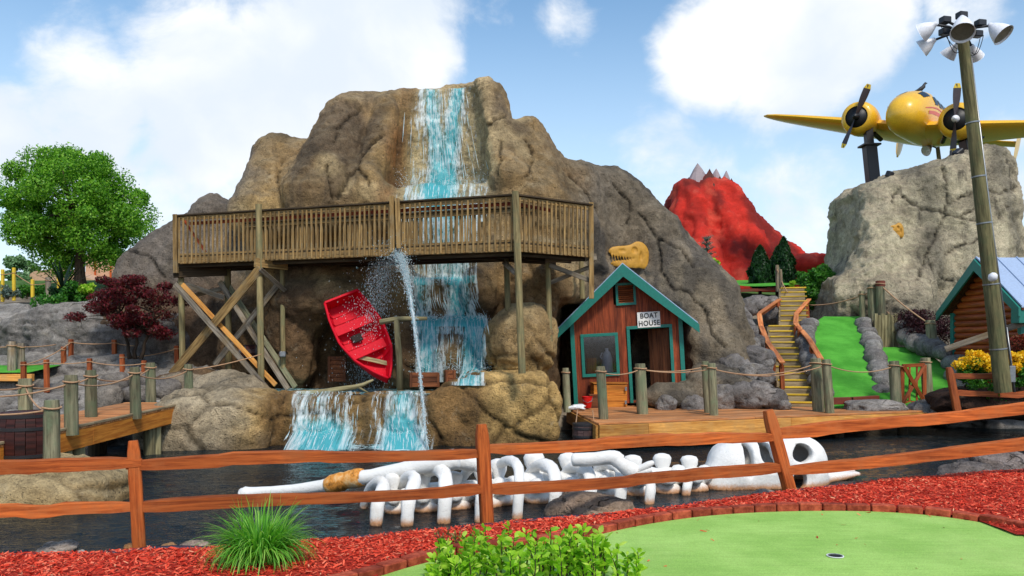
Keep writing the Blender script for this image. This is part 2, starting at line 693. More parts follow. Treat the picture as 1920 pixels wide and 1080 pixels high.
def rock_mat(name, crack=True, crack_scale=0.55, rough=0.85, fine=1.0, streak=0.0, calm=False):
    t = newmat(name)
    col = t.n('ShaderNodeAttribute', dict(attribute_name='Col')).outputs['Color']
    co = t.n('ShaderNodeTexCoord').outputs['Object']
    big = t.n('ShaderNodeTexNoise', Vector=co, Scale=1.1, Detail=6, Roughness=0.6).outputs['Fac']
    mid = t.n('ShaderNodeTexNoise', Vector=co, Scale=7.0, Detail=7, Roughness=0.68).outputs['Fac']
    fin = t.n('ShaderNodeTexNoise', Vector=co, Scale=34.0, Detail=5, Roughness=0.7).outputs['Fac']
    c = t.mix(1.0, col, t.ramp(big, [(0.32, 0.56), (0.5, 0.95), (0.68, 1.3)]), 'MULTIPLY')
    c = t.mix(1.0, c, t.ramp(mid, [(0.3, 0.62), (0.5, 1.0), (0.7, 1.3)]), 'MULTIPLY')
    c = t.mix(1.0, c, t.ramp(fin, [(0.3, 0.6), (0.52, 1.05), (0.72, 1.3)]), 'MULTIPLY')
    if calm: c = t.mix(0.55, c, col)
    pit = t.n('ShaderNodeTexVoronoi', dict(feature='F1'), Vector=t.vm('ADD', co, t.vm('SCALE', t.n('ShaderNodeTexNoise', Vector=co, Scale=5.0, Detail=3).outputs['Color'], s=0.5)), Scale=11.0).outputs['Distance']
    c = t.mix(t.maprange(pit, 0.10, 0.28, 0.06 if calm else 0.32, 0.0), c, srgb(58, 50, 42))
    # pale mineral bloom
    pale = t.n('ShaderNodeTexNoise', Vector=t.vm('ADD', co, (13, 4, 8)), Scale=2.3, Detail=8, Roughness=0.72).outputs['Fac']
    c = t.mix(t.maprange(pale, 0.56, 0.74, 0, 0.1 if calm else 0.3), c, srgb(196, 182, 154))
    if streak > 0:
        sv = t.vm('MULTIPLY', co, (3.2, 3.2, 0.32))
        st = t.n('ShaderNodeTexNoise', Vector=sv, Scale=1.0, Detail=5, Roughness=0.6).outputs['Fac']
        c = t.mix(t.maprange(st, 0.55, 0.72, 0, streak), c, srgb(52, 47, 42))
    h = t.m('ADD', t.m('ADD', t.m('MULTIPLY', mid, 1.0), t.m('MULTIPLY', fin, 0.45)), t.m('MULTIPLY', t.maprange(pit, 0.05, 0.35), 0.35))
    nrm = bump(t, h, 0.85 * fine, 0.09)
    if crack:
        wv = t.n('ShaderNodeTexNoise', Vector=co, Scale=1.0, Detail=2, Roughness=0.5).outputs['Color']
        cv = t.vm('ADD', t.vm('MULTIPLY', co, (1.0, 1.0, 0.8)), t.vm('SCALE', t.vm('SUBTRACT', wv, (.5, .5, .5)), s=1.1))
        ed = t.n('ShaderNodeTexVoronoi', dict(feature='DISTANCE_TO_EDGE'), Vector=cv, Scale=crack_scale).outputs['Distance']
        gate = t.n('ShaderNodeTexNoise', Vector=t.vm('ADD', co, (31, 7, 2)), Scale=0.8, Detail=2).outputs['Fac']
        line = t.m('MULTIPLY', t.maprange(ed, 0.002, 0.013, 1.0, 0.0), t.maprange(gate, 0.53, 0.62, 0, .85))
        c = t.mix(t.m('MULTIPLY', line, 0.8), c, srgb(38, 33, 28))
        nrm = bump(t, t.m('MULTIPLY', line, -1.0), 0.7, 0.05, nrm)
    finish(t, pbsdf(t, c, rough, nrm, spec=0.25))


rock_mat('rock', crack=False, streak=0.35)
rock_mat('rock_small', crack_scale=1.1, fine=0.8)
rock_mat('rock_pillar', crack=False, streak=0.75)
rock_mat('lava_rock', crack=False, fine=0.5, calm=True)


def wood(name, dark, light, rough=0.7, grain=14.0, vary=0.35, weather=None, sheen=0.3):
    t = newmat(name)
    gc = t.n('ShaderNodeAttribute', dict(attribute_name='gc')).outputs['Vector']
    rnd = t.n('ShaderNodeObjectInfo').outputs['Random']
    v = t.vm('ADD', t.vm('MULTIPLY', gc, (1.6, grain * 1.6, grain * 1.6)), t.n('ShaderNodeCombineXYZ', X=t.m('MULTIPLY', rnd, 37.0), Y=t.m('MULTIPLY', rnd, 11.0)))
    g1 = t.n('ShaderNodeTexNoise', Vector=v, Scale=1.0, Detail=6, Roughness=0.65, Distortion=0.4).outputs['Fac']
    g2 = t.n('ShaderNodeTexNoise', Vector=t.vm('MULTIPLY', gc, (1.2, 4.0, 4.0)), Scale=1.0, Detail=4).outputs['Fac']
    c = t.mix(t.maprange(g1, 0.32, 0.68), dark, light)
    c = t.mix(1.0, c, t.ramp(g2, [(0.3, 0.72), (0.5, 1.0), (0.72, 1.2)]), 'MULTIPLY')
    if weather:
        g3 = t.n('ShaderNodeTexNoise', Vector=t.vm('MULTIPLY', gc, (2.2, 3.0, 3.0)), Scale=1.3, Detail=6, Roughness=0.7).outputs['Fac']
        c = t.mix(t.maprange(g3, 0.45, 0.66, 0, 0.75), c, weather)
    c = t.mix(1.0, c, t.ramp(rnd, [(0, 1 - vary), (0.5, 1.0), (1, 1 + vary * 0.7)]), 'MULTIPLY')
    nrm = bump(t, g1, 0.5, 0.008)
    finish(t, pbsdf(t, c, rough, nrm, spec=sheen))


wood('bridge_wood', srgb(102, 78, 44), srgb(168, 136, 86), 0.85, weather=srgb(138, 122, 92))
wood('grey_wood', srgb(84, 76, 66), srgb(158, 146, 128), 0.9, weather=srgb(128, 108, 78))
wood('post_wood', srgb(88, 84, 64), srgb(148, 142, 112), 0.88, weather=srgb(112, 124, 94))
wood('dock_wood', srgb(176, 112, 46), srgb(224, 164, 84), 0.7, weather=srgb(190, 140, 80))
wood('deck_plank', srgb(150, 92, 52), srgb(205, 142, 88), 0.75, weather=srgb(172, 128, 92))
wood('orange_beam', srgb(166, 92, 26), srgb(214, 138, 52), 0.65)
wood('stained_rail', srgb(132, 60, 22), srgb(196, 104, 46), 0.78, grain=24, vary=0.25, sheen=0.25, weather=srgb(168, 96, 50))
wood('stair_rail', srgb(168, 88, 42), srgb(218, 142, 84), 0.6, vary=0.2)
wood('red_post', srgb(120, 56, 26), srgb(176, 92, 46), 0.6, vary=0.25)
wood('shed_board', srgb(100, 40, 20), srgb(164, 78, 42), 0.65, vary=0.3, weather=srgb(118, 54, 30))
wood('door_board', srgb(70, 40, 26), srgb(112, 70, 46), 0.6, vary=0.2)
wood('log_siding', srgb(128, 54, 18), srgb(190, 92, 38), 0.55, vary=0.2)
wood('pole_wood', srgb(74, 70, 46), srgb(130, 122, 84), 0.9, weather=srgb(92, 98, 66))
wood('barrel_wood', srgb(36, 16, 13), srgb(76, 36, 30), 0.55, vary=0.2)
wood('tub_wood', srgb(58, 40, 40), srgb(96, 74, 70), 0.6, vary=0.2)
wood('crate_wood', srgb(80, 42, 22), srgb(134, 78, 44), 0.75, vary=0.25)
wood('step_wood', srgb(120, 104, 78), srgb(176, 156, 122), 0.8, vary=0.2)
wood('step_paint', srgb(186, 148, 30), srgb(226, 190, 58), 0.65, vary=0.2, weather=srgb(190, 160, 80))
wood('bark', srgb(50, 40, 32), srgb(90, 74, 60), 0.95)
wood('driftwood', srgb(110, 100, 70), srgb(160, 150, 112), 0.9)
wood('handrail_red', srgb(134, 50, 26), srgb(186, 82, 44), 0.6)
wood('leg_wood', srgb(104, 92, 62), srgb(156, 140, 98), 0.88, weather=srgb(116, 116, 84))
wood('dark_timber', srgb(44, 36, 26), srgb(74, 60, 42), 0.9)


def paint(name, color, rough=0.45, dirt=0.25, dirtcol=(0.05, 0.04, 0.03), metal=0.0, spec=0.5, bumps=0.15, coat=0.0):
    t = newmat(name)
    co = t.n('ShaderNodeTexCoord').outputs['Object']
    a = t.n('ShaderNodeTexNoise', Vector=co, Scale=2.4, Detail=7, Roughness=0.65).outputs['Fac']
    b = t.n('ShaderNodeTexNoise', Vector=co, Scale=22.0, Detail=5, Roughness=0.6).outputs['Fac']
    c = t.mix(1.0, color, t.ramp(b, [(0.3, 0.86), (0.6, 1.06)]), 'MULTIPLY')
    c = t.mix(t.maprange(a, 0.5, 0.75, 0, dirt), c, dirtcol)
    bs = pbsdf(t, c, rough, bump(t, b, bumps, 0.01), metal=metal, spec=spec)
    bs.inputs['Coat Weight'].default_value = coat
    finish(t, bs)


paint('teal', srgb(24, 118, 104), 0.5, 0.15)
paint('boat_red', srgb(206, 14, 38), 0.6, 0.2, srgb(120, 10, 20), spec=0.15)
paint('sign_white', srgb(236, 234, 228), 0.6, 0.08)
paint('sign_ink', srgb(18, 18, 18), 0.6, 0)
paint('plane_yellow', srgb(238, 184, 44), 0.35, 0.3, srgb(206, 146, 24), coat=0.2, bumps=.05)
paint('plane_stripe', srgb(214, 84, 30), 0.35, 0.1)
paint('black_metal', srgb(30, 31, 36), 0.5, 0.2, srgb(60, 55, 50))
paint('engine_dark', srgb(22, 22, 24), 0.5, 0.3, srgb(50, 46, 42))
paint('lamp_white', srgb(236, 236, 240), 0.35, 0.06, spec=0.5)
paint('lamp_inner', srgb(176, 170, 150), 0.2, 0.1, metal=0.3)
paint('steel', srgb(150, 152, 154), 0.4, 0.15, metal=0.8)
paint('roof_metal', srgb(168, 186, 212), 0.4, 0.1, srgb(120, 130, 150), metal=0.15)
paint('bucket_red', srgb(214, 20, 20), 0.35, 0.05)
paint('bag_white', srgb(226, 228, 230), 0.5, 0.05)
paint('gold', srgb(190, 138, 42), 0.6, 0.6, srgb(104, 66, 18), bumps=0.8)
paint('rope', srgb(176, 138, 104), 0.9, 0.2, srgb(120, 90, 60))
paint('hoop', srgb(34, 32, 34), 0.55, 0.2)
paint('plank_red', srgb(112, 46, 26), 0.6, 0.2)
paint('liner', srgb(44, 42, 58), 0.35, 0.25, srgb(90, 84, 84))
paint('yellow_post', srgb(222, 186, 46), 0.6, 0.1)
paint('tan_wall', srgb(196, 158, 128), 0.9, 0.2, srgb(150, 112, 88))
paint('concrete', srgb(176, 170, 160), 0.9, 0.3, srgb(120, 112, 102))
paint('bird', srgb(30, 32, 38), 0.6, 0)
paint('cup_white', srgb(225, 225, 225), 0.4, 0)
paint('cup_shade', srgb(16, 18, 16), 0.9, 0)
paint('orange_paint', srgb(190, 84, 26), 0.6, 0.2, srgb(120, 56, 20))
paint('snow_peak', srgb(156, 142, 144), 0.85, 0.7, srgb(84, 70, 70), bumps=.5)
paint('crater_dark', srgb(92, 50, 40), 0.9, 0.6, srgb(50, 36, 32), bumps=.5)
paint('blade_dark', srgb(58, 48, 50), 0.4, 0.2, srgb(90, 60, 50))
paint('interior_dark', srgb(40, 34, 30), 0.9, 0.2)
paint('jug_white', srgb(200, 204, 206), 0.4, 0.1)
paint('dark_vinyl', srgb(22, 24, 26), 0.3, 0.2)

# window glass: dim, reflecting
t = newmat('glass')
gl = t.n('ShaderNodeBsdfGlossy', Color=(0.9, 0.9, 0.92, 1), Roughness=0.08)
tr = t.n('ShaderNodeBsdfTransparent', Color=(0.86, 0.87, 0.9, 1))
fr = t.n('ShaderNodeFresnel', IOR=1.45)
mx = t.n('ShaderNodeMixShader', i0=t.m('ADD', fr.outputs[0], 0.05), i1=tr.outputs[0], i2=gl.outputs[0])
finish(t, mx)

# bone: white plaster, rust and algae at the waterline
t = newmat('bone')
geo = t.n('ShaderNodeNewGeometry')
co = geo.outputs['Position']
z = t.n('ShaderNodeSeparateXYZ', i0=co).outputs[2]
a = t.n('ShaderNodeTexNoise', Vector=co, Scale=3.0, Detail=7, Roughness=0.7).outputs['Fac']
b = t.n('ShaderNodeTexNoise', Vector=co, Scale=26.0, Detail=6, Roughness=0.7).outputs['Fac']
c = t.mix(t.maprange(a, 0.5, 0.74, 0, 0.35), srgb(234, 232, 227), srgb(186, 174, 154))
c = t.mix(t.maprange(b, 0.3, 0.42, 0.25, 0.0), c, srgb(140, 126, 108))
zz = t.m('ADD', z, t.m('MULTIPLY', t.m('SUBTRACT', b, 0.5), 0.10))
c = t.mix(t.maprange(zz, -0.44, -0.53, 0, 0.85), c, srgb(196, 128, 58))
c = t.mix(t.maprange(zz, -0.525, -0.56, 0, 0.9), c, srgb(52, 34, 22))
finish(t, pbsdf(t, c, 0.7, bump(t, t.m('ADD', b, t.m('MULTIPLY', a, 1.5)), 0.5, 0.02), spec=0.3))

t = newmat('bone_rust')
co = t.n('ShaderNodeNewGeometry').outputs['Position']
a = t.n('ShaderNodeTexNoise', Vector=co, Scale=6.0, Detail=6, Roughness=0.7).outputs['Fac']
c = t.ramp(a, [(0.34, srgb(120, 84, 40)), (0.46, srgb(222, 146, 60)), (0.6, srgb(232, 196, 140)), (0.72, srgb(236, 228, 214))])
finish(t, pbsdf(t, c, 0.7, bump(t, a, 0.5, 0.03), spec=0.3))

# artificial turf
def turf(name, c1, c2):
    t = newmat(name)
    co = t.n('ShaderNodeTexCoord').outputs['Object']
    a = t.n('ShaderNodeTexNoise', Vector=co, Scale=1.4, Detail=5, Roughness=0.6).outputs['Fac']
    b = t.n('ShaderNodeTexNoise', Vector=co, Scale=120.0, Detail=3, Roughness=0.6).outputs['Fac']
    s = t.n('ShaderNodeTexNoise', Vector=t.vm('MULTIPLY', co, (2.0, 30.0, 1.0)), Scale=1.0, Detail=4).outputs['Fac']
    c = t.mix(t.maprange(a, 0.35, 0.66), c1, c2)
    c = t.mix(0.7, c, t.ramp(b, [(0.3, 0.72), (0.7, 1.25)]), 'MULTIPLY')
    wr = t.n('ShaderNodeTexNoise', Vector=t.vm('ADD', co, (5, 9, 1)), Scale=0.55, Detail=6, Roughness=0.7).outputs['Fac']
    c = t.mix(t.maprange(wr, 0.5, 0.72, 0, .30), c, (c2[0] * 1.15 + .04, c2[1] * .95 + .03, c2[2] * 1.2 + .03))
    c = t.mix(0.35, c, t.ramp(s, [(0.35, 0.8), (0.65, 1.1)]), 'MULTIPLY')
    finish(t, pbsdf(t, c, 0.9, bump(t, b, 0.6, 0.01), spec=0.15))


turf('turf_pale', srgb(146, 188, 90), srgb(168, 206, 108))
turf('turf', srgb(68, 144, 44), srgb(90, 170, 60))

# brick
t = newmat('brick')
co = t.n('ShaderNodeTexCoord').outputs['Object']
rnd = t.n('ShaderNodeObjectInfo').outputs['Random']
a = t.n('ShaderNodeTexNoise', Vector=t.vm('ADD', co, t.n('ShaderNodeCombineXYZ', X=t.m('MULTIPLY', rnd, 50.0))), Scale=14.0, Detail=6, Roughness=0.7).outputs['Fac']
c = t.mix(t.maprange(a, 0.35, 0.7), srgb(128, 50, 34), srgb(186, 88, 62))
c = t.mix(1.0, c, t.ramp(rnd, [(0, 0.75), (0.5, 1.0), (1, 1.2)]), 'MULTIPLY')
finish(t, pbsdf(t, c, 0.85, bump(t, a, 0.5, 0.01), spec=0.2))

# mulch ground and chips
t = newmat('mulch')
co = t.n('ShaderNodeTexCoord').outputs['Object']
a = t.n('ShaderNodeTexNoise', Vector=co, Scale=30.0, Detail=6, Roughness=0.7).outputs['Fac']
c = t.ramp(a, [(0.35, srgb(122, 32, 22)), (0.5, srgb(182, 52, 36)), (0.7, srgb(214, 84, 62))])
finish(t, pbsdf(t, c, 0.9, bump(t, a, 0.9, 0.03), spec=0.15))
t = newmat('mulch_chip')
r_ = t.n('ShaderNodeAttribute', dict(attribute_name='rnd')).outputs['Fac']
c = t.ramp(r_, [(0.0, srgb(156, 36, 22)), (0.4, srgb(214, 64, 42)), (0.8, srgb(232, 94, 66)), (0.95, srgb(236, 124, 94)), (1.0, srgb(232, 164, 124))])
finish(t, pbsdf(t, c, 0.85, spec=0.2))


def leaf(name, cols, trans=0.45, rough=0.5):
    t = newmat(name)
    r = t.n('ShaderNodeAttribute', dict(attribute_name='rnd')).outputs['Fac']
    k = len(cols)
    c = t.ramp(r, [(i / (k - 1), x) for i, x in enumerate(cols)])
    d = pbsdf(t, c, rough, spec=0.35)
    tl = t.n('ShaderNodeBsdfTranslucent', Color=t.mix(1.0, c, (1.15, 1.25, 0.55), 'MULTIPLY'))
    mx = t.n('ShaderNodeMixShader', i0=trans, i1=d.outputs[0], i2=tl.outputs[0])
    finish(t, mx)


leaf('tree_leaf', [srgb(50, 98, 22), srgb(88, 146, 36), srgb(122, 178, 50), srgb(162, 206, 78)])
leaf('maple_leaf', [srgb(54, 14, 22), srgb(88, 22, 32), srgb(128, 34, 44), srgb(58, 52, 30)], 0.35)
leaf('purple_leaf', [srgb(34, 16, 20), srgb(58, 26, 34), srgb(84, 40, 46)], 0.25)
leaf('cedar_leaf', [srgb(14, 40, 18), srgb(24, 62, 26), srgb(44, 88, 36)], 0.2)
leaf('shrub_leaf', [srgb(34, 84, 24), srgb(58, 120, 36), srgb(96, 156, 52)], 0.35)
leaf('lime_leaf', [srgb(84, 134, 26), srgb(134, 188, 40), srgb(180, 218, 62), srgb(214, 230, 112)], 0.45)
leaf('grass_blade', [srgb(58, 120, 34), srgb(92, 164, 48), srgb(128, 194, 66), srgb(170, 212, 106)], 0.4)
leaf('yellow_flower', [srgb(232, 176, 10), srgb(250, 206, 26), srgb(252, 222, 70)], 0.35)
leaf('blue_needle', [srgb(66, 86, 78), srgb(98, 118, 108), srgb(130, 146, 132)], 0.2)
leaf('dry_leaf', [srgb(96, 84, 50), srgb(140, 120, 70), srgb(120, 140, 50)], 0.3)
leaf('red_shrub', [srgb(110, 40, 34), srgb(150, 64, 50), srgb(96, 70, 40)], 0.3)
leaf('hill_leaf', [srgb(88, 128, 84), srgb(112, 150, 100), srgb(132, 166, 118)], 0.2)

# terrain
t = newmat('ground')
co = t.n('ShaderNodeTexCoord').outputs['Object']
a = t.n('ShaderNodeTexNoise', Vector=co, Scale=1.5, Detail=8, Roughness=0.65).outputs['Fac']
b = t.n('ShaderNodeTexNoise', Vector=co, Scale=18.0, Detail=6, Roughness=0.7).outputs['Fac']
y = t.n('ShaderNodeSeparateXYZ', i0=co).outputs[1]
dirt = t.mix(t.maprange(a, 0.35, 0.7), srgb(92, 82, 70), srgb(146, 134, 116))
grass = t.mix(t.maprange(a, 0.35, 0.7), srgb(62, 92, 40), srgb(96, 124, 62))
c = t.mix(t.maprange(y, 29.0, 31.5), dirt, grass)
c = t.mix(1.0, c, t.ramp(b, [(0.3, 0.7), (0.7, 1.2)]), 'MULTIPLY')
finish(t, pbsdf(t, c, 0.95, bump(t, b, 0.6, 0.04), spec=0.15))

t = newmat('far_hill')
co = t.n('ShaderNodeTexCoord').outputs['Object']
a = t.n('ShaderNodeTexNoise', Vector=co, Scale=0.09, Detail=8, Roughness=0.7).outputs['Fac']
c = t.mix(t.maprange(a, 0.35, 0.65), srgb(96, 132, 104), srgb(132, 164, 128))
finish(t, pbsdf(t, c, 1.0, bump(t, a, 1.0, 4.0), spec=0.0))

# pond water
t = newmat('water')
co = t.n('ShaderNodeTexCoord').outputs['Object']
v1 = t.vm('MULTIPLY', co, (0.9, 2.2, 1.0))
w1 = t.n('ShaderNodeTexNoise', Vector=v1, Scale=2.6, Detail=4, Roughness=0.55, Distortion=0.6).outputs['Fac']
w2 = t.n('ShaderNodeTexNoise', Vector=v1, Scale=9.0, Detail=3, Roughness=0.6).outputs['Fac']
w3 = t.n('ShaderNodeTexNoise', Vector=t.vm('MULTIPLY', co, (1.0, 1.8, 1.0)), Scale=24.0, Detail=2).outputs['Fac']
h = t.m('ADD', t.m('ADD', t.m('MULTIPLY', w1, 1.0), t.m('MULTIPLY', w2, 0.5)), t.m('MULTIPLY', w3, 0.16))
deep = t.n('ShaderNodeTexNoise', Vector=co, Scale=0.5, Detail=3).outputs['Fac']
c = t.mix(t.maprange(deep, 0.4, 0.65), (0.006, 0.010, 0.013), (0.012, 0.022, 0.026))
b_ = pbsdf(t, c, 0.06, bump(t, t.m('ADD', w2, t.m('MULTIPLY', w3, .5)), 0.6, 0.05), spec=0.5)
b_.inputs['IOR'].default_value = 1.33
finish(t, b_)

# falling water: aerated streaks of dyed water with gaps
t = newmat('falling_water')
fv = t.n('ShaderNodeAttribute', dict(attribute_name='flow')).outputs['Vector']
den = t.n('ShaderNodeAttribute', dict(attribute_name='dens')).outputs['Fac']
sx = t.n('ShaderNodeTexNoise', Vector=t.vm('MULTIPLY', fv, (8.0, 0.9, 1.0)), Scale=1.0, Detail=7, Roughness=0.65, Distortion=0.35).outputs['Fac']
sy = t.n('ShaderNodeTexNoise', Vector=t.vm('MULTIPLY', fv, (13.0, 6.0, 1.0)), Scale=1.0, Detail=6, Roughness=0.7).outputs['Fac']
sb = t.n('ShaderNodeTexNoise', Vector=t.vm('MULTIPLY', fv, (3.0, 0.8, 1.0)), Scale=1.0, Detail=4, Roughness=0.6).outputs['Fac']
k = t.m('ADD', t.m('ADD', t.m('MULTIPLY', sx, 1.5), t.m('MULTIPLY', sy, 1.15)), t.m('MULTIPLY', sb, 0.8))
k = t.m('ADD', t.m('SUBTRACT', k, 1.725), den)
al = t.maprange(k, 0.40, 0.88, 0, .96)
wh = t.m('ADD', t.m('ADD', t.m('MULTIPLY', sy, 0.75), t.m('MULTIPLY', sx, 0.45)), t.m('MULTIPLY', t.m('SUBTRACT', 0.6, den), 0.35))
c = t.mix(t.maprange(wh, 0.45, 0.66), srgb(92, 196, 206), srgb(236, 247, 248))
d = pbsdf(t, c, 0.25, bump(t, t.m('ADD', sx, sy), 0.6, 0.04), spec=0.5)
tl = t.n('ShaderNodeBsdfTranslucent', Color=c)
body = t.n('ShaderNodeMixShader', i0=0.35, i1=d.outputs[0], i2=tl.outputs[0])
clear = t.n('ShaderNodeBsdfTransparent', Color=(0.96, 0.99, 1.0, 1))
mx = t.n('ShaderNodeMixShader', i0=al, i1=clear.outputs[0], i2=body.outputs[0])
finish(t, mx)

t = newmat('foam')
co = t.n('ShaderNodeTexCoord').outputs['Object']
den = t.n('ShaderNodeAttribute', dict(attribute_name='dens')).outputs['Fac']
a = t.n('ShaderNodeTexNoise', Vector=t.vm('MULTIPLY', co, (1.0, 1.6, 1.0)), Scale=7.0, Detail=8, Roughness=0.75).outputs['Fac']
al = t.maprange(t.m('ADD', a, t.m('SUBTRACT', den, 0.5)), 0.52, 0.66)
c = t.mix(t.maprange(a, 0.45, 0.62), srgb(120, 204, 214), srgb(238, 248, 250))
d = pbsdf(t, c, 0.5, bump(t, a, 0.8, 0.05))
mx = t.n('ShaderNodeMixShader', i0=al, i1=t.n('ShaderNodeBsdfTransparent').outputs[0], i2=d.outputs[0])
finish(t, mx)

t = newmat('droplet')
r = t.n('ShaderNodeAttribute', dict(attribute_name='rnd')).outputs['Fac']
c = t.ramp(r, [(0, srgb(150, 214, 224)), (0.35, srgb(226, 242, 246)), (1, srgb(252, 254, 255))])
d = pbsdf(t, c, 0.15, spec=0.6)
tl = t.n('ShaderNodeBsdfTranslucent', Color=c)
finish(t, t.n('ShaderNodeMixShader', i0=0.4, i1=d.outputs[0], i2=tl.outputs[0]))

t = newmat('jet_white')
cj = srgb(236, 245, 248)
d = pbsdf(t, cj, 0.2)
finish(t, t.n('ShaderNodeMixShader', i0=0.45, i1=d.outputs[0], i2=t.n('ShaderNodeBsdfTranslucent', Color=cj).outputs[0]))

# pool tinted by the dye
t = newmat('pool_water')
co = t.n('ShaderNodeTexCoord').outputs['Object']
a = t.n('ShaderNodeTexNoise', Vector=co, Scale=6.0, Detail=6, Roughness=0.7).outputs['Fac']
c = t.mix(t.maprange(a, 0.45, 0.62), srgb(70, 120, 124), srgb(196, 228, 232))
finish(t, pbsdf(t, c, 0.15, bump(t, a, 0.8, 0.06)))
# ------------------------------------------------------------------ terrain
WATER_Z = -0.55
_bank_px = [(-500, 1062), (-200, 1052), (0, 1047), (260, 1034), (420, 1029), (580, 1020), (700, 1011), (905, 987), (1000, 978), (1200, 961), (1400, 935), (1640, 905), (1920, 884), (2200, 870)]
_bank = [GZ(a, b, -0.15) for a, b in _bank_px]
BX = [-60.0] + [p.x for p in _bank] + [60.0]
BY = [_bank[0].y] + [p.y for p in _bank] + [_bank[-1].y + 4]


def bank_y(x):
    return np.interp(x, BX, BY)


def terrain_z(x, y):
    x, y = np.broadcast_arrays(np.asarray(x, float), np.asarray(y, float))
    by = bank_y(x)
    near = np.interp(by - y, [0.0, 0.25, 1.3, 3.0], [-0.17, -0.12, -0.01, -0.01])
    yf = np.interp(x, [-60, -14, -9, -6, 0, 2, 6, 9, 14, 60], [13.5, 13.5, 15.5, 17, 17.5, 19.0, 19.3, 19.8, 20.5, 20.5])
    rise_r = np.interp(y - yf, [0, 0.6, 2.5, 8.0, 11.5, 22, 60, 1000], [-1.6, -0.25, 0.1, 2.55, 3.35, 4.3, 4.6, -40.0])
    rise_l = np.interp(y - yf, [0, 0.6, 4.5, 9.0, 13.0, 20, 60, 1000], [-1.6, -0.25, 0.3, 1.5, 2.75, 4.1, 4.6, -40.0])
    wl = sstep(-4, 4, x)
    far = rise_l * (1 - wl) + rise_r * wl
    pond = np.full(x.shape, -1.6)
    t = sstep(0.0, 0.35, y - by)
    z = near * (1 - t) + pond * t
    return np.where(y > yf, np.maximum(far, -1.6), z)


def grid_mesh(name, xs, ys, zf, keep=None, smooth=True):
    X, Y = np.meshgrid(xs, ys, indexing='ij')
    Z = zf(X, Y)
    v = np.stack([X, Y, Z], -1).reshape(-1, 3)
    nx, ny = len(xs), len(ys)
    i = np.arange(nx * ny).reshape(nx, ny)
    f = np.stack([i[:-1, :-1], i[1:, :-1], i[1:, 1:], i[:-1, 1:]], -1).reshape(-1, 4)
    if keep is not None:
        c = v[f].mean(1)
        f = f[keep(c[:, 0], c[:, 1])]
        used = np.unique(f)
        mp = np.full(len(v), -1); mp[used] = np.arange(len(used))
        v, f = v[used], mp[f]
    return np_mesh(name, v, f, smooth)


xs = np.concatenate([np.linspace(-1500, -60, 25), np.linspace(-50, -16, 24), np.arange(-15.5, 15.6, 0.2), np.linspace(17, 50, 24), np.linspace(60, 1500, 25)])
ys = np.concatenate([np.linspace(-80, 2, 8), np.arange(3.0, 34, 0.14), np.linspace(35, 70, 30), np.linspace(75, 1800, 50)])
gnd = grid_mesh('ground', xs, ys, lambda X, Y: terrain_z(X, Y) + 0.05 * fbm(np.stack([X, Y, 0 * X], -1).reshape(-1, 3), 0.9, 4, seed=3).reshape(X.shape) * (Y > 13))
ob('ground', gnd, M['ground'], kind='structure')

# pond
def pond_z(X, Y):
    p = np.stack([X, Y, 0 * X], -1).reshape(-1, 3)
    w = 0.020 * fbm(p * np.array([1.5, 3.6, 1]), 1.0, 3, seed=81) + 0.010 * fbm(p * np.array([4.0, 9.0, 1]), 1.0, 2, seed=83)
    w = w + 0.012 * fbm(p * np.array([5.0, 6.0, 1]), 1.0, 2, seed=85) * np.exp(-((p[:, 0] + 3) / 3.0) ** 2 - ((p[:, 1] - 15.5) / 2.5) ** 2)
    return WATER_Z + w.reshape(X.shape)
wat = grid_mesh('water', np.concatenate([np.linspace(-26, -12.2, 30), np.arange(-12, 12.01, .06), np.linspace(12.2, 26, 30)]), np.concatenate([np.arange(4.5, 10, .035), np.arange(10, 17, .06), np.arange(17, 23, .12)]), pond_z,
                keep=lambda x, y: y > bank_y(x) - 0.75)
ob('water', wat, M['water'], kind='structure')

# hills on the skyline
hv = []
xs = np.linspace(-420, 420, 160); ys = np.linspace(330, 420, 30)
def hill_z(X, Y):
    p = np.stack([X, Y, 0 * X], -1).reshape(-1, 3)
    e = np.clip((Y - 330) / 30, 0, 1) * np.clip((420 - Y) / 30, 0, 1)
    base = np.interp(X, [-420, -250, -60, 60, 110, 150, 190, 260, 420], [26, 24, 22, 26, 36, 34, 30, 30, 24])
    return (-12 + (base + 14 + 5 * fbm(p, 0.02, 3, seed=4).reshape(X.shape) + 3.0 * np.abs(fbm(p, 0.12, 3, seed=9)).reshape(X.shape)) * np.sqrt(e))
ob('hills', grid_mesh('hills', xs, ys, hill_z), M['far_hill'], kind='structure')


# ------------------------------------------------------------------ sculpted rock
def paint_rock(v, n, base, alt, top=None, seed=0, extra=None):
    """vertex colours: two earth tones in drifts, a weathered tone on up-facing and high faces"""
    a = fbm(v, 0.45, 4, seed=seed)[:, None]
    b = fbm(v, 1.7, 4, seed=seed + 3)[:, None]
    c = np.array(base) * (0.5 - 0.5 * np.clip(a * 2.4 + b * .6, -1, 1)) + np.array(alt) * (0.5 + 0.5 * np.clip(a * 2.4 + b * .6, -1, 1))
    if top is not None:
        w = np.clip(n[:, 2] * 1.3 - 0.2 + b[:, 0] * .5, 0, 0.85)[:, None]
        c = c * (1 - w) + np.array(top) * w
    if extra is not None:
        c = extra(v, n, c)
    return np.concatenate([np.clip(c, 0.01, 0.9), np.ones((len(v), 1))], 1)


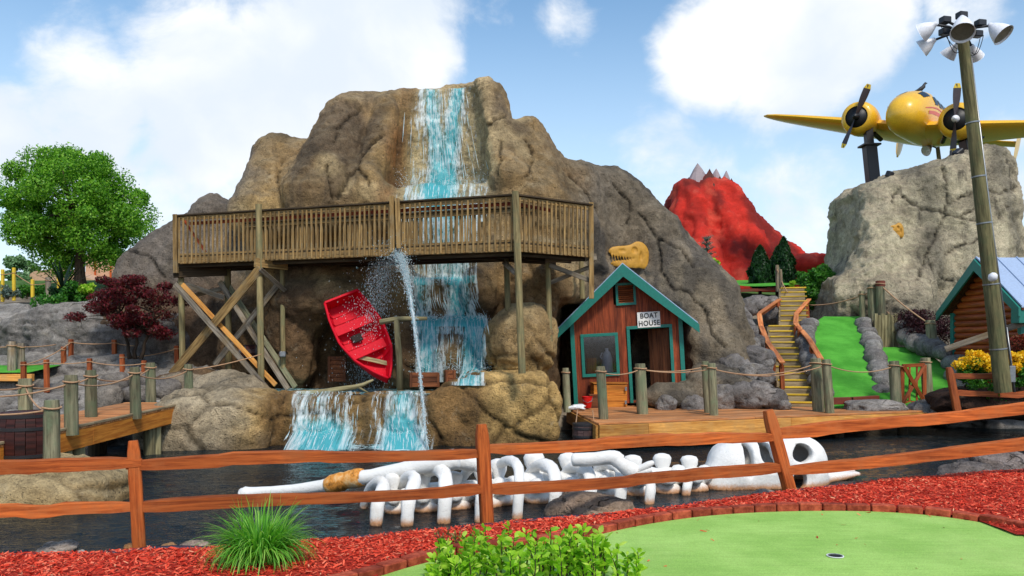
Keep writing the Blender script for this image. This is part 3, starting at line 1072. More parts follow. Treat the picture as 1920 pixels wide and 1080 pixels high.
def rock_obj(name, vox, mat, base, alt, top=None, amp=(0.22, 0.07, 0.02), groove=None, flute=0.0, seed=0, extra=None, parent=None, layer=None, cracks=None, **kw):
    v, f = vox.surface()
    n = vnormals(v, f)
    d = amp[0] * fbm(v, 0.7, 3, seed=seed + 1) + amp[2] * fbm(v, 8.0, 2, seed=seed + 4)
    rg = 1 - np.abs(fbm(v, 1.9, 4, seed=seed + 2)) * 2.6
    d = d + amp[1] * np.clip(rg, -.6, 1)
    if flute:      # steep folds running down the faces
        q = v * np.array([1.0, 1.0, 0.22])
        fl = np.abs(fbm(q + 0.25 * fbm(v, 0.8, 2, seed=seed + 61)[:, None], 0.75, 3, seed=seed + 60))
        d = d + flute * (0.5 - np.minimum(fl * 3.2, 1.0)) * -1.0 * sstep(0.75, 0.35, np.abs(n[:, 2]))
    if layer is not None:
        w, amt = layer
        ph = v[:, 2] * 6.5 + 1.6 * fbm(v, 1.1, 3, seed=seed + 6)
        d = d + amt * w(v) * (np.abs((ph % 1.0) - 0.5) * 2 - 0.5) * (0.6 + 0.8 * vnoise(v * np.array([2.2, 2.2, 4.0]), seed + 8))
    g = None
    if groove is not None:
        sc, dep, wfun = groove
        q = v * np.array([1.0, 1.0, 1.35]) + 0.22 * np.stack([fbm(v, 1.3, 3, seed=seed + 31), fbm(v, 1.3, 3, seed=seed + 37), fbm(v, 1.3, 3, seed=seed + 41)], 1)
        f1, f2, cid = voro(q, sc, seed + 50)
        e = np.clip((f2 - f1) / 0.085, 0, 1)
        w = wfun(v)
        d = d - dep * (1 - e) ** 1.5 * w + dep * 0.35 * (cid - .5) * w
        g = (1 - e) ** 2 * w
    v = v + n * d[:, None]
    n = vnormals(v, f)
    if cracks:      # hand-cut cracks across the sculpted faces
        bv = BVHTree.FromPolygons(v.tolist(), f.tolist())
        near = np.full(len(v), 9.0)
        rs = random.Random(seed)
        for line, d0, wid in cracks:
            pts = []
            for a, b in zip(line[:-1], line[1:]):
                for j in range(4):
                    t = j / 4
                    pts.append((a[0] + (b[0] - a[0]) * t + rs.uniform(-2.5, 2.5), a[1] + (b[1] - a[1]) * t + rs.uniform(-2.5, 2.5)))
            pts.append(line[-1])
            w3 = []
            for px, py in pts:
                y = d0
                for _ in range(3):
                    h_ = bv.ray_cast(Vector((PX(px, y), 12.0 if d0 < 23 else 20.0, PZ(py, y))), Vector((0, 1, 0)), 25)
                    if h_[0] is not None: y = h_[0].y
                w3.append(np.array((PX(px, y), y, PZ(py, y))))
            for a, b in zip(w3[:-1], w3[1:]):
                if np.linalg.norm(b - a) > 1.2: continue
                sel = np.where((np.abs(v - (a + b) / 2).max(1)) < np.linalg.norm(b - a) / 2 + .2)[0]
                e = b - a
                t = np.clip(((v[sel] - a) @ e) / max(e @ e, 1e-9), 0, 1)
                near[sel] = np.minimum(near[sel], np.linalg.norm(v[sel] - a - t[:, None] * e, axis=1) / (wid * .8))
        ck = np.clip((1.15 - near) * 1.6, 0, 1)
        v = v - n * (0.075 * ck)[:, None]
        n = vnormals(v, f)
        g = 1.25 * ck if g is None else np.maximum(g, 1.25 * ck)
    def ex(v, n, c):
        if extra is not None: c = extra(v, n, c)
        if g is not None: c = c * (1 - 0.6 * g[:, None])
        return c
    col = paint_rock(v, n, base, alt, top, seed, ex)
    return ob(name, np_mesh(name, v, f, True, {'Col': col}), mat, parent, **kw)


def blend(c, w, col):
    w = np.clip(w, 0, 1)[:, None]
    return c * (1 - w) + np.array(col) * w


TAN, BROWN, GREY, DARK = srgb(174, 144, 96), srgb(122, 98, 68), srgb(112, 104, 92), srgb(84, 76, 68)
RUST, OCHRE = srgb(132, 82, 40), srgb(196, 160, 98)

D0 = 21.0
_out = [(470, 380), (473, 310), (487, 280), (510, 252), (532, 256), (570, 253), (600, 243), (613, 215), (628, 192), (648, 161), (700, 160), (760, 157), (800, 152), (850, 143), (917, 140),
        (934, 158), (950, 203), (961, 230), (985, 224), (1006, 230), (1022, 266), (1034, 286), (1054, 300), (1080, 305), (1142, 306), (1184, 325), (1218, 356), (1242, 390), (1268, 428), (1298, 468), (1322, 510), (1345, 560)]
poly = [(PX(a, D0), PZ(b, D0)) for a, b in _out]
poly = [(PX(470, D0), -1.2)] + poly + [(PX(1352, D0), -1.2)]

vx = Vox((-11.4, 15.0, -1.1), (7.4, 25.8, 9.2), 0.062)
X0 = [-11, -8, -5, -3, -1, 0.5, 1.8, 3, 5, 7.5]
Y0 = [21, 20.7, 20.3, 19.8, 19.4, 19.3, 19.9, 21.2, 21.5, 22]


def yfront(X, Z):
    y0 = np.interp(X.ravel(), X0, Y0).reshape(X.shape)
    return y0 + np.where(Z > 3.5, (Z - 3.5) * 0.26, (Z - 3.5) * 0.18)


vx.slab(poly, yfront, lambda X, Z: 25.0 + 0 * X, rk=0.42, k=0.3)
# low shoulder running off to the left
_sh = [(198, 520), (212, 482), (248, 443), (290, 415), (330, 390), (350, 358), (370, 345), (402, 366), (430, 392), (480, 392)]
vx.slab([(PX(190, D0), -1.2)] + [(PX(a, D0), PZ(b, D0)) for a, b in _sh] + [(PX(480, D0), -1.2)], lambda X, Z: 20.4 + np.maximum(Z - 2.0, 0) * 0.35 + 0 * X, lambda X, Z: 24.5 + 0 * X, rk=0.6, k=0.4)


def rc(a, b, r1, r2, k=0.45, **kw):
    vx.cone(P(*a), P(*b), r1, r2, k, **kw)


# buttresses and ridges
rc((655, 215, 21.3), (600, 385, 20.2), 0.55, 0.95)
rc((742, 205, 21.0), (688, 372, 19.9), 0.30, 0.45, k=0.5)
rc((516, 300, 21.3), (498, 400, 20.8), 0.62, 0.9)
rc((560, 300, 21.2), (548, 420, 20.6), 0.3, 0.6)
rc((908, 182, 21.0), (955, 330, 19.7), 0.30, 0.42, k=0.4)
rc((984, 268, 21.0), (1005, 390, 20.0), 0.42, 0.85)
rc((1062, 350, 21.2), (1066, 430, 20.3), 0.45, 0.7)
rc((1150, 350, 22.0), (1320, 560, 21.4), 0.5, 0.9)
rc((1240, 440, 21.8), (1268, 640, 20.9), 0.5, 0.9)
rc((1300, 520, 21.8), (1350, 650, 20.9), 0.5, 0.65)
rc((1330, 600, 21.2), (1368, 720, 19.9), 0.55, 0.55)
# channel of the upper fall
vx.cone(P(822, 120, 20.95), P(828, 340, 20.2), 0.95, 1.45, 0.25, sub=True, sc=(1, 0.55, 1))
vx.ell(P(830, 405, 20.0), (1.6, 0.75, 0.75), k=0.6)
# tiers below the bridge
vx.box((PX(838, 19.6), 19.9, 1.3), (1.25, 0.85, 1.75), 0.2, 0.3)
vx.ell((PX(835, 18.9), 19.0, 1.5), (1.75, 0.75, 0.62), k=0.25, p=3)
vx.ell((PX(790, 18.6), 18.7, 1.0), (0.9, 0.6, 0.6), k=0.25)
vx.ell(P(845, 668, 18.1), (0.42, 0.36, 0.55), k=0.15)
vx.ell(P(905, 540, 18.9), (0.42, 0.42, 0.62), k=0.15)
vx.ell(P(985, 640, 17.7), (0.8, 0.72, 0.82), k=0.2)
vx.ell(P(1015, 545, 19.2), (0.85, 0.8, 1.25), k=0.25)
vx.ell(P(1075, 600, 19.6), (0.8, 0.7, 1.4), k=0.3)
vx.ell(P(940, 500, 19.6), (0.6, 0.7, 1.0), k=0.3)
# wall above and beside the cave
vx.box((PX(640, 19.2), 19.6, 2.6), (1.75, 0.95, 0.9), 0.35, 0.35)
vx.ell(P(556, 640, 19.2), (0.55, 0.7, 1.25), k=0.3)
vx.ell(P(480, 660, 20.1), (0.8, 0.8, 1.0), k=0.3)
vx.ell(P(610, 560, 18.7), (1.0, 0.55, 0.42), k=0.3)
vx.ell(P(672, 655, 18.9), (1.0, 1.6, 0.98), k=0.2, sub=True)
# rock below the stair side and behind the dock
vx.ell(P(1305, 640, 21.3), (1.15, 0.9, 1.5), k=0.5, p=3)
vx.ell(P(1335, 690, 20.6), (0.85, 0.8, 0.9), k=0.4, p=3)
vx.ell(P(1330, 720, 19.3), (1.0, 0.7, 0.45), k=0.3)
vx.ell(P(1255, 745, 18.9), (0.75, 0.5, 0.32), k=0.2)
# room for the boat house
vx.box((2.68, 19.4, 0.4), (1.62, 1.75, 2.1), 0.3, 0.25, sub=True, rz=-0.12)
vx.box((2.75, 19.0, 2.2), (0.9, 1.6, 1.3), 0.3, 0.25, sub=True, rz=-0.12)
vx.ell(P(1255, 745, 18.9), (0.6, 0.42, 0.32), k=0.2)
vx.ell(P(1325, 735, 19.2), (0.7, 0.5, 0.4), k=0.2)
# front wall of the lower basin
vx.box((PX(690, 16.6), 16.95, -0.35), (2.35, 0.62, 0.78), 0.14, 0.25)
vx.box((PX(640, 16.6), 17.8, -0.5), (3.2, 1.6, 0.72), 0.2, 0.25)
vx.box((PX(950, 17), 17.15, -0.2), (0.95, 0.85, 1.05), 0.3, 0.25)
vx.ell(P(1000, 775, 16.7), (0.6, 0.5, 0.6), k=0.2, p=4)
vx.ell(P(885, 770, 16.7), (0.7, 0.45, 0.6), k=0.2, p=4)
# pale boulder where the boardwalk lands
vx.ell((PX(400, 16.2), 16.45, -0.42), (1.2, 1.0, 1.02), k=0.25, p=3.2)
vx.ell((PX(330, 16), 16.2, -0.6), (0.8, 0.75, 0.65), k=0.3, p=3)
vx.ell((PX(420, 17.2), 17.5, 0.25), (0.95, 0.6, 0.62), k=0.2)
vx.ell((PX(350, 18.3), 18.6, 0.3), (1.1, 0.8, 0.6), k=0.2)


def mtn_color(v, n, c):
    x, y, z = v[:, 0], v[:, 1], v[:, 2]
    nz = fbm(v, 0.9, 4, seed=77)
    st = fbm(v * np.array([1, 1, .3]), 1.0, 4, seed=71); pt = fbm(v, 0.7, 4, seed=74)
    c = blend(c, sstep(.06, .34, st) * .6, np.array(srgb(78, 68, 58)))
    c = blend(c, sstep(.10, .36, pt) * .55, np.array(srgb(190, 166, 122)))
    # the right shoulder and the left low hump are greyer
    c = blend(c, sstep(0.9, 2.6, x + nz * 1.2) * 0.8, np.array(GREY))
    c = blend(c, sstep(0.9, 2.6, x) * sstep(.05, .3, st) * .6, np.array(srgb(66, 62, 58)))
    c = blend(c, sstep(-6.4, -7.6, x + nz) * 0.8, np.array(srgb(112, 104, 96)))
    # weathered crown
    c = blend(c, sstep(6.6, 8.6, z + nz * 1.6) * 0.6 * (y < 23), np.array(srgb(122, 104, 84)))
    # wet brown rock below the bridge
    c = blend(c, sstep(3.6, 2.2, z + nz * 0.8) * (x < 1.4) * (y > 17.6) * 0.75, np.array(srgb(104, 78, 54)))
    # rust beside the upper fall, ochre face under it
    xl = x - np.interp(z, [4.5, 8.6], [PX(716, 20.3), PX(752, 20.8)])
    c = blend(c, np.exp(-((xl - 0.18) / 0.22) ** 2) * sstep(4.4, 5.4, z) * (0.75 + nz), np.array(RUST))
    c = blend(c, sstep(0.3, 0.6, xl) * sstep(PX(935, 20.3), PX(905, 20.3), x) * sstep(4.4, 5.2, z) * 0.6, np.array(srgb(206, 180, 134)))
    # basin wall: warm blocks, dark wet zone between the falls
    lx = sstep(-5.7, -4.8, x + nz * .8)
    low = sstep(1.4, 0.9, z) * (y < 18) * lx
    c = blend(c, low * 0.75, np.array(OCHRE))
    c = blend(c, low * sstep(-5.2, -4.8, x) * sstep(-0.3, -1.0, x + nz * .4) * 0.7, np.array(srgb(112, 78, 46)))
    c = blend(c, sstep(-0.2, -0.5, z + nz * .15) * (y < 18) * 0.6, np.array(srgb(96, 72, 44)))
    c = blend(c, (1 - lx) * (y < 18.2) * (z < 1.4) * 0.7, np.array(srgb(172, 158, 134)))
    return c


MCR = [([(675, 204), (652, 223), (632, 243), (625, 267)], 20.6, .045), ([(718, 255), (697, 267), (680, 291), (670, 316), (652, 333), (635, 372)], 20.3, .055), ([(670, 316), (687, 329), (694, 349)], 20.2, .05),
       ([(613, 309), (618, 336), (625, 372)], 20.4, .045), ([(530, 300), (520, 335), (528, 370)], 20.8, .04), ([(910, 235), (935, 222), (950, 215)], 20.6, .04), ([(940, 262), (938, 300), (930, 330)], 20.3, .045), ([(985, 260), (1000, 290), (990, 330)], 20.4, .04),
       ([(1070, 330), (1100, 360), (1120, 395)], 20.8, .045), ([(1290, 545), (1320, 580), (1336, 625), (1360, 650)], 21.2, .055), ([(1200, 400), (1235, 450), (1240, 505), (1262, 540)], 21.5, .05), ([(1235, 450), (1275, 465), (1300, 500)], 21.6, .045), ([(1262, 540), (1290, 545)], 21.4, .05), ([(1150, 345), (1180, 380), (1175, 420)], 21.3, .045), ([(240, 470), (280, 480), (310, 520)], 20.8, .045)]
mountain = rock_obj('rock_mountain', vx, M['rock'], TAN, BROWN, srgb(138, 120, 90), seed=5, amp=(0.09, 0.05, 0.022), flute=0.13,
                    groove=(0.62, 0.075, lambda v: sstep(2.0, 1.0, v[:, 2]) * sstep(19.2, 18.2, v[:, 1]) + 0.35 * sstep(2.2, 1.0, v[:, 0]) * sstep(3.6, 2.6, v[:, 2])),
                    layer=(lambda v: sstep(PX(745, 20.3) , PX(775, 20.3), v[:, 0]) * sstep(PX(935, 20.3), PX(900, 20.3), v[:, 0]) * sstep(4.6, 5.4, v[:, 2]) + 0.25, 0.05),
                    cracks=MCR, extra=mtn_color, label='big sculpted tan and grey rock mountain with waterfall behind the wooden bridge', cat='rock')
MTN = bvh_of(mountain)
del vx


def on_rock(x, z, y0=10.0, bvh=None, default=None):
    hit = (bvh or MTN).ray_cast(Vector((x, y0, z)), Vector((0, 1, 0)), 20)
    return hit[0].y if hit[0] is not None else default


# ------------------------------------------------------------------ rock pillar under the aeroplane
vx = Vox((10.0, 23.6, -0.2), (19.4, 30.2, 9.4), 0.075)
DP = 25.6
_o = [(1560, 640), (1552, 560), (1580, 535), (1604, 505), (1622, 470), (1629, 410), (1633, 352), (1650, 336), (1700, 322), (1760, 302), (1795, 290), (1832, 276), (1862, 271), (1892, 276), (1912, 298), (1922, 345), (1926, 430), (1935, 640)]
vx.slab([(PX(1560, DP), -0.3)] + [(PX(a, DP), PZ(b, DP)) for a, b in _o[1:-1]] + [(PX(1945, DP), -0.3)], lambda X, Z: 25.0 + (Z - 3) * 0.12 + np.abs(X - 14.0) * 0.06, lambda X, Z: 29.4 + 0 * X, rk=0.8, k=0.3)
vx.cone(P(1650, 420, 25.9), P(1640, 560, 24.9), 0.5, 0.9, 0.5)
vx.cone(P(1740, 480, 25.3), P(1700, 570, 24.6), 0.4, 0.7, 0.5)
vx.cone(P(1850, 320, 26.3), P(1840, 560, 25.0), 0.7, 0.9, 0.5)
vx.ell(P(1600, 572, 25.5), (1.15, 0.9, 0.95), k=0.4, p=3)
vx.ell(P(1690, 590, 25.3), (1.3, 0.8, 0.7), k=0.4)


def pil_color(v, n, c):
    nz = fbm(v, 0.8, 4, seed=21)
    w = np.exp(-((v[:, 0] - PX(1745, 25.2) + nz * 0.5) / 0.5) ** 2) + np.exp(-((v[:, 0] - PX(1880, 25.6) + nz * 0.4) / 0.35) ** 2)
    c = blend(c, w * 0.65, np.array(srgb(92, 88, 78)))
    c = blend(c, sstep(3.0, 2.0, v[:, 2] + nz) * 0.7, np.array(srgb(140, 134, 122)))
    return c


PCR = [([(1764, 308), (1773, 344), (1774, 364), (1773, 402)], 25.6, .06), ([(1694, 370), (1725, 389), (1749, 393), (1773, 402), (1803, 409), (1835, 416)], 25.4, .06), ([(1835, 360), (1806, 368), (1777, 383)], 25.6, .05), ([(1833, 388), (1803, 404)], 25.5, .05),
       ([(1852, 356), (1875, 363), (1905, 350)], 25.8, .05), ([(1773, 406), (1751, 447), (1735, 480), (1720, 525)], 25.2, .06), ([(1838, 448), (1808, 456), (1770, 478)], 25.3, .055), ([(1870, 410), (1890, 385)], 25.6, .05), ([(1690, 350), (1676, 362), (1674, 380)], 25.6, .05), ([(1590, 560), (1620, 555), (1640, 575), (1660, 580)], 24.8, .06), ([(1740, 490), (1760, 520), (1800, 530)], 25.0, .05)]
pillar = rock_obj('rock_pillar', vx, M['rock_pillar'], srgb(194, 182, 150), srgb(158, 146, 124), srgb(160, 146, 122), seed=15, amp=(0.2, 0.09, 0.03),
                  layer=(lambda v: 0.7, 0.05), cracks=PCR, extra=pil_color, label='tall pale grey rock pillar under the yellow aeroplane', cat='rock')
PIL = bvh_of(pillar)

# ------------------------------------------------------------------ red volcano
vx = Vox((7.2, 34.5, 2.6), (18.6, 47, 12.2), 0.13)
DV = 40.5
_o = [(1290, 470), (1262, 405), (1268, 372), (1277, 345), (1290, 330), (1302, 338), (1312, 352), (1324, 330), (1334, 320), (1346, 330), (1356, 342), (1364, 322), (1376, 340), (1388, 352), (1420, 402), (1450, 434), (1474, 450), (1502, 480), (1530, 495)]
vx.slab([(PX(1290, DV), 2.5)] + [(PX(a, DV), PZ(b, DV)) for a, b in _o] + [(PX(1535, DV), 2.5)], lambda X, Z: 38.6 + (Z - 4.4) * 0.42 + 0 * X, lambda X, Z: 45.5 - (Z - 4.4) * 0.35 + 0 * X, rk=0.5, k=0.4)
for a, b, r1, r2 in [((1300, 352, 41.2), (1330, 540, 38.3), .25, 1.0), ((1340, 345, 41.0), (1400, 540, 38.2), .25, .8), ((1372, 355, 41.1), (1450, 540, 38.0), .2, .8), ((1420, 420, 40.6), (1500, 530, 38.2), .2, .7), ((1285, 400, 41), (1290, 500, 39.5), .3, .6)]:
    vx.cone(P(*a), P(*b), r1, r2, 0.5)
vx.ell(P(1528, 500, 38.4), (1.7, 1.2, 0.62), k=0.3)
vx.ell(P(1562, 498, 37.7), (0.75, 1.0, 0.42), k=0.15)
vx.ell(P(1548, 512, 37.0), (0.62, 1.3, 0.30), k=0.12, sub=True)


def lava_color(v, n, c):
    nz = fbm(v, 0.5, 4, seed=90)
    st = fbm(v * np.array([1.0, 1.0, 0.25]), 0.9, 4, seed=93)
    c = blend(c, sstep(9.2, 10.6, v[:, 2] + nz * 0.6) * 0.75, np.array(srgb(92, 58, 46)))
    c = blend(c, sstep(0.02, 0.30, st) * 0.8, np.array(srgb(104, 28, 22)))
    c = blend(c, sstep(0.15, 0.4, fbm(v, 1.3, 4, seed=97)) * 0.5, np.array(srgb(214, 92, 70)))
    return c


volcano = thing('volcano', (PX(1400, 40), 40, 4.4), 'red painted volcano with dark crater rim and snowy spikes', 'volcano')
rock_obj('cone', vx, M['lava_rock'], srgb(204, 48, 34), srgb(164, 38, 28), seed=25, flute=.3, amp=(0.22, 0.08, 0.02), layer=(lambda v: 0.6, 0.07), extra=lava_color, parent=volcano)
for (px, py, r, h) in [(1308, 306, 0.85, 1.6), (1343, 316, 0.45, 1.0), (1362, 320, 0.42, 1.15)]:
    tip = P(px, py, 41.6)
    m = MB()
    rings = []
    for j in range(6):
        t = j / 5
        rr = r * (t ** 0.85) + 0.01
        rings.append([tip + Vector((math.cos(a) * rr * (1 + .16 * math.sin(3 * a + px)), math.sin(a) * rr * 0.8, -h * t + 0.05 * math.sin(5 * a))) for a in np.linspace(0, 2 * math.pi, 11)[:-1]])
    m.loft(rings)
    m.ob('snow_spike', M['snow_peak'], volcano)
for (px, py, r, h) in [(1331, 318, .75, 1.5), (1350, 332, .6, 1.2), (1372, 336, .6, 1.4), (1292, 334, .6, 1.3)]:
    tip = P(px, py, 41.0)
    m = MB()
    m.loft([[tip + Vector((math.cos(a) * (r * (j / 4) ** .8 + .01) * (1 + .22 * math.sin(3 * a + px)), math.sin(a) * (r * (j / 4) ** .8 + .01) * .8, -h * j / 4 + .06 * math.sin(4 * a))) for a in np.linspace(0, 2 * math.pi, 10)[:-1]] for j in range(5)])
    m.ob('crater_spike', M['crater_dark'], volcano)


# ------------------------------------------------------------------ rocks, boulders and stones
def stone_mesh(name, r, seed=0, sub=3, rough=0.16, col=None, alt=None, flat=0.0, ridge=0.0):
    """one boulder about the origin, r = half sizes"""
    bm = bmesh.new()
    bmesh.ops.create_icosphere(bm, subdivisions=sub, radius=1.0)
    v = np.array([q.co[:] for q in bm.verts]); f = np.array([[q.index for q in g.verts] for g in bm.faces])
    bm.free()
    s = np.sign(v) * np.abs(v) ** 0.82
    d = 1 + rough * 1.5 * fbm(v + seed * 3.1, 1.0, 2, seed=seed) + rough * 0.6 * fbm(v + seed, 3.0, 2, seed=seed + 7)
    if ridge:
        d = d - ridge * np.clip(0.12 - np.abs(fbm(v + seed, 1.2, 2, seed=seed + 12)), 0, 1) / 0.12
    v2 = s * d[:, None] * np.array(r)
    if flat: v2[:, 2] = np.maximum(v2[:, 2], -flat * r[2])
    n = v / np.linalg.norm(v, axis=1, keepdims=True)
    c = paint_rock(v2 * 1.5 + seed, n, col or GREY, alt or srgb(104, 98, 92), seed=seed)
    return np_mesh(name, v2, f, True, {'Col': c})


def boulder(c, r, seed, label=None, rz=0.0, col=None, alt=None, sub=4, name='boulder', parent=None, group=None, rough=0.16, ridge=0.25, mat='rock_small'):
    me = stone_mesh(name, r, seed, sub, rough, col, alt, ridge=ridge)
    return ob(name, me, M[mat], parent, label, 'rock' if label else None, group, loc=Vector(c), rot=(0, 0, rz))


# grey terraces behind the boardwalk
vx = Vox((-16.5, 15.6, -1.0), (-6.2, 25.5, 4.4), 0.08)
for (px, py, d, r, p) in [(165, 650, 20.9, (1.7, 1.1, 1.25), 3), (85, 655, 21.2, (1.3, 1.0, 1.1), 3), (260, 655, 20.8, (1.5, 1.1, 0.85), 3), (20, 650, 22.2, (1.6, 1.3, 1.0), 3), (-60, 650, 22.0, (2.5, 1.6, 1.0), 3),
                          (150, 745, 18.9, (2.3, 1.0, 0.50), 3), (250, 765, 18.0, (1.8, 0.8, 0.42), 3), (60, 775, 17.4, (1.6, .8, .40), 3), (310, 730, 19.4, (1.3, .9, .6), 3), (90, 810, 15.9, (1.2, .7, .45), 3), (200, 810, 16.6, (1.5, .7, .45), 3), (140, 700, 19.9, (2.4, .8, .5), 3),
                          (30, 600, 23.9, (2.6, 1.2, 0.5), 3), (190, 590, 23.5, (2.2, 1.2, 0.6), 3), (-20, 740, 19.0, (1.5, 1.0, .5), 3), (320, 645, 21.0, (1.2, 1.0, 1.2), 3)]:
    c = P(px, py, d)
    vx.ell((c.x, c.y + r[1] * .4, c.z - 0.05), r, k=0.16, p=p)
ledge = rock_obj('rock_terrace', vx, M['rock_small'], srgb(128, 122, 116), srgb(94, 88, 86), srgb(146, 140, 132), seed=35, amp=(0.12, 0.06, 0.02), groove=(1.2, 0.08, lambda v: 0.8 + 0 * v[:, 0]),
                 layer=(lambda v: 0.9, 0.10), label='low grey layered rock terraces under the red maple', cat='rock')

# boulder carrying the barrel
vx = Vox((-8.8, 8.3, -1.1), (-4.2, 12.8, 0.4), 0.05)
vx.ell((-6.7, 10.7, -0.62), (1.55, 0.95, 0.62), k=0.15, p=3)
vx.ell((-5.75, 10.45, -0.68), (0.55, 0.5, 0.48), k=0.2, p=3)
rock_obj('shore_rock', vx, M['rock_small'], srgb(178, 156, 114), srgb(146, 118, 76), srgb(170, 150, 112), seed=45, amp=(0.06, 0.03, 0.012), groove=(0.9, 0.06, lambda v: 0.8 + 0 * v[:, 0]),
         label='broad tan cracked rock in the pond below the dark barrel', cat='rock')
# ------------------------------------------------------------------ foreground: green, bricks, mulch, fence
# inner edge of the brick kerb on the turf, traced on the level z = 0
_edge_px = [(560, 1120), (640, 1102), (705, 1084), (760, 1066), (830, 1048), (900, 1036), (1000, 1026), (1075, 1016), (1120, 1004), (1180, 990), (1240, 979), (1320, 968), (1420, 961), (1540, 958), (1660, 960), (1760, 968), (1840, 980), (1920, 996), (2000, 1018), (2080, 1050), (2140, 1090)]
_edge = [GZ(a, b, 0.0) for a, b in _edge_px]


def resample(pts, step):
    out, acc = [pts[0].copy()], 0.0
    for a, b in zip(pts[:-1], pts[1:]):
        L = (b - a).length
        while acc + L >= step:
            t = (step - acc) / L
            a = a.lerp(b, t); out.append(a.copy()); L = (b - a).length; acc = 0.0
        acc += L
    return out


def smooth_path(pts, it=2):
    for _ in range(it):
        q = [pts[0]]
        for a, b in zip(pts[:-1], pts[1:]):
            q += [a.lerp(b, .25), a.lerp(b, .75)]
        pts = q + [pts[-1]]
    return pts


_edge = smooth_path(_edge)
# putting green: the sheet inside the kerb
bm = bmesh.new()
ring = [bm.verts.new((p.x, p.y, 0.004)) for p in _edge]
ring += [bm.verts.new(q) for q in ((5.5, 4.2, 0.004), (5.0, 2.0, 0.004), (0, 1.2, 0.004), (-2.6, 2.5, 0.004))]
bm.faces.new(ring)
bmesh.ops.recalc_face_normals(bm, faces=bm.faces)
for f_ in bm.faces:
    if f_.normal.z < 0: f_.normal_flip()
bmesh.ops.triangulate(bm, faces=bm.faces)
me = bpy.data.meshes.new('putting_green'); bm.to_mesh(me); bm.free()
ob('putting_green', me, M['turf_pale'], kind='structure')

# kerb of single bricks
kerb = thing('brick_kerb', (_edge[len(_edge) // 2].x, _edge[len(_edge) // 2].y, 0), 'curved kerb of red bricks around the pale putting green', 'kerb')
bl, bw, bh = 0.215, 0.10, 0.075
bmesh_ = MB().box((0, 0, 0), (bl - 0.012, bw, bh), bev=0.008).mesh('brick')
bmesh_.materials.append(M['brick'])
pts = resample(_edge, bl)
for a, b in zip(pts[:-1], pts[1:]):
    if not (-3.2 < a.x < 6.0): continue
    t_ = (b - a).normalized(); nrm = Vector((-t_.y, t_.x, 0))
    c = (a + b) / 2 + nrm * (bw / 2 + 0.004) + Vector((0, 0, bh / 2 - 0.012 + random.uniform(-.006, .008)))
    ob('brick', bmesh_, None, kerb, loc=c, rot=(random.uniform(-.03, .03), random.uniform(-.03, .03), math.atan2(t_.y, t_.x) + random.uniform(-.035, .035)))

# cup
c = GZ(1566, 1043, 0.006)
cup = thing('golf_hole', c, 'small white rimmed golf hole in the pale putting green', 'golf hole')
MB().lathe([(0.052, 0.0), (0.06, 0.0), (0.06, 0.004), (0.052, 0.005)], c + Vector((0, 0, 0.002)), n=28, caps=False).ob('rim', M['cup_white'], cup, smooth=True, angle=40)
MB().lathe([(0.053, 0.002), (0.0001, 0.003)], c, n=28).ob('hole_shade', M['cup_shade'], cup)  # flat disc on the turf, the shade inside the cup put into its colour

# mulch bed between the kerb and the pond edge
EX = [p.x for p in _edge]; EY = [p.y for p in _edge]
order = np.argsort(EX)
EXs, EYs = np.array(EX)[order], np.array(EY)[order]


def kerb_y(x):
    return np.where(x < EXs[0], 3.0, np.where(x > EXs[-1], EYs[-1], np.interp(x, EXs, EYs)))


def mulch_z(X, Y):
    return terrain_z(X, Y) + 0.035 + 0.02 * fbm(np.stack([X, Y, 0 * X], -1).reshape(-1, 3), 2.5, 3, seed=8).reshape(X.shape)


mul = grid_mesh('mulch_bed', np.arange(-8, 9.5, 0.08), np.arange(2.5, 12.5, 0.08), mulch_z, keep=lambda x, y: (y < bank_y(x) - 0.02) & (y > kerb_y(x) + 0.04))
ob('mulch_bed', mul, M['mulch'], kind='structure')
# loose chips
N = 190000
x = RNG.uniform(-6.6, 8.2, N); y = RNG.uniform(4.3, 11.0, N)
ok = (y < bank_y(x) - 0.03) & (y > kerb_y(x) + 0.14) & (np.abs(x) < y * 0.70)
stray = (y < kerb_y(x) - .02) & (np.abs(x) < y * .7) & (RNG.random(N) < 0.0016 + 0.012 * np.exp(-(kerb_y(x) - y) / .12)) & (x > EXs[0]) & (x < EXs[-1])
ok = ok | stray
x, y = x[ok], y[ok]; N = len(x)
z = np.where(y < kerb_y(x), 0.009, mulch_z(x, y) + RNG.uniform(-0.004, 0.022, N))
L = RNG.uniform(0.008, 0.030, N); Wd = RNG.uniform(0.003, 0.008, N)
az = RNG.uniform(0, math.pi * 2, N); ti = RNG.normal(0, 0.25, N); ro = RNG.normal(0, 0.45, N)
ux = np.stack([np.cos(az) * np.cos(ti), np.sin(az) * np.cos(ti), np.sin(ti)], 1)
wx = np.stack([-np.sin(az) * np.cos(ro), np.cos(az) * np.cos(ro), np.sin(ro)], 1)
nx_ = np.cross(ux, wx)
c = np.stack([x, y, z], 1)
v = np.stack([c - ux * L[:, None] - wx * Wd[:, None], c + ux * L[:, None] * .8 - wx * Wd[:, None] * .6, c + ux * L[:, None] + wx * Wd[:, None], c - ux * L[:, None] * .85 + wx * Wd[:, None] * .8], 1).reshape(-1, 3)
f = np.arange(N * 4).reshape(-1, 4)
ob('mulch', np_mesh('mulch', v, f, False, {'rnd': np.repeat(RNG.random(N), 4)}), M['mulch_chip'], kind='stuff', label='loose red wood mulch chips spread along the pond bank', cat='mulch')

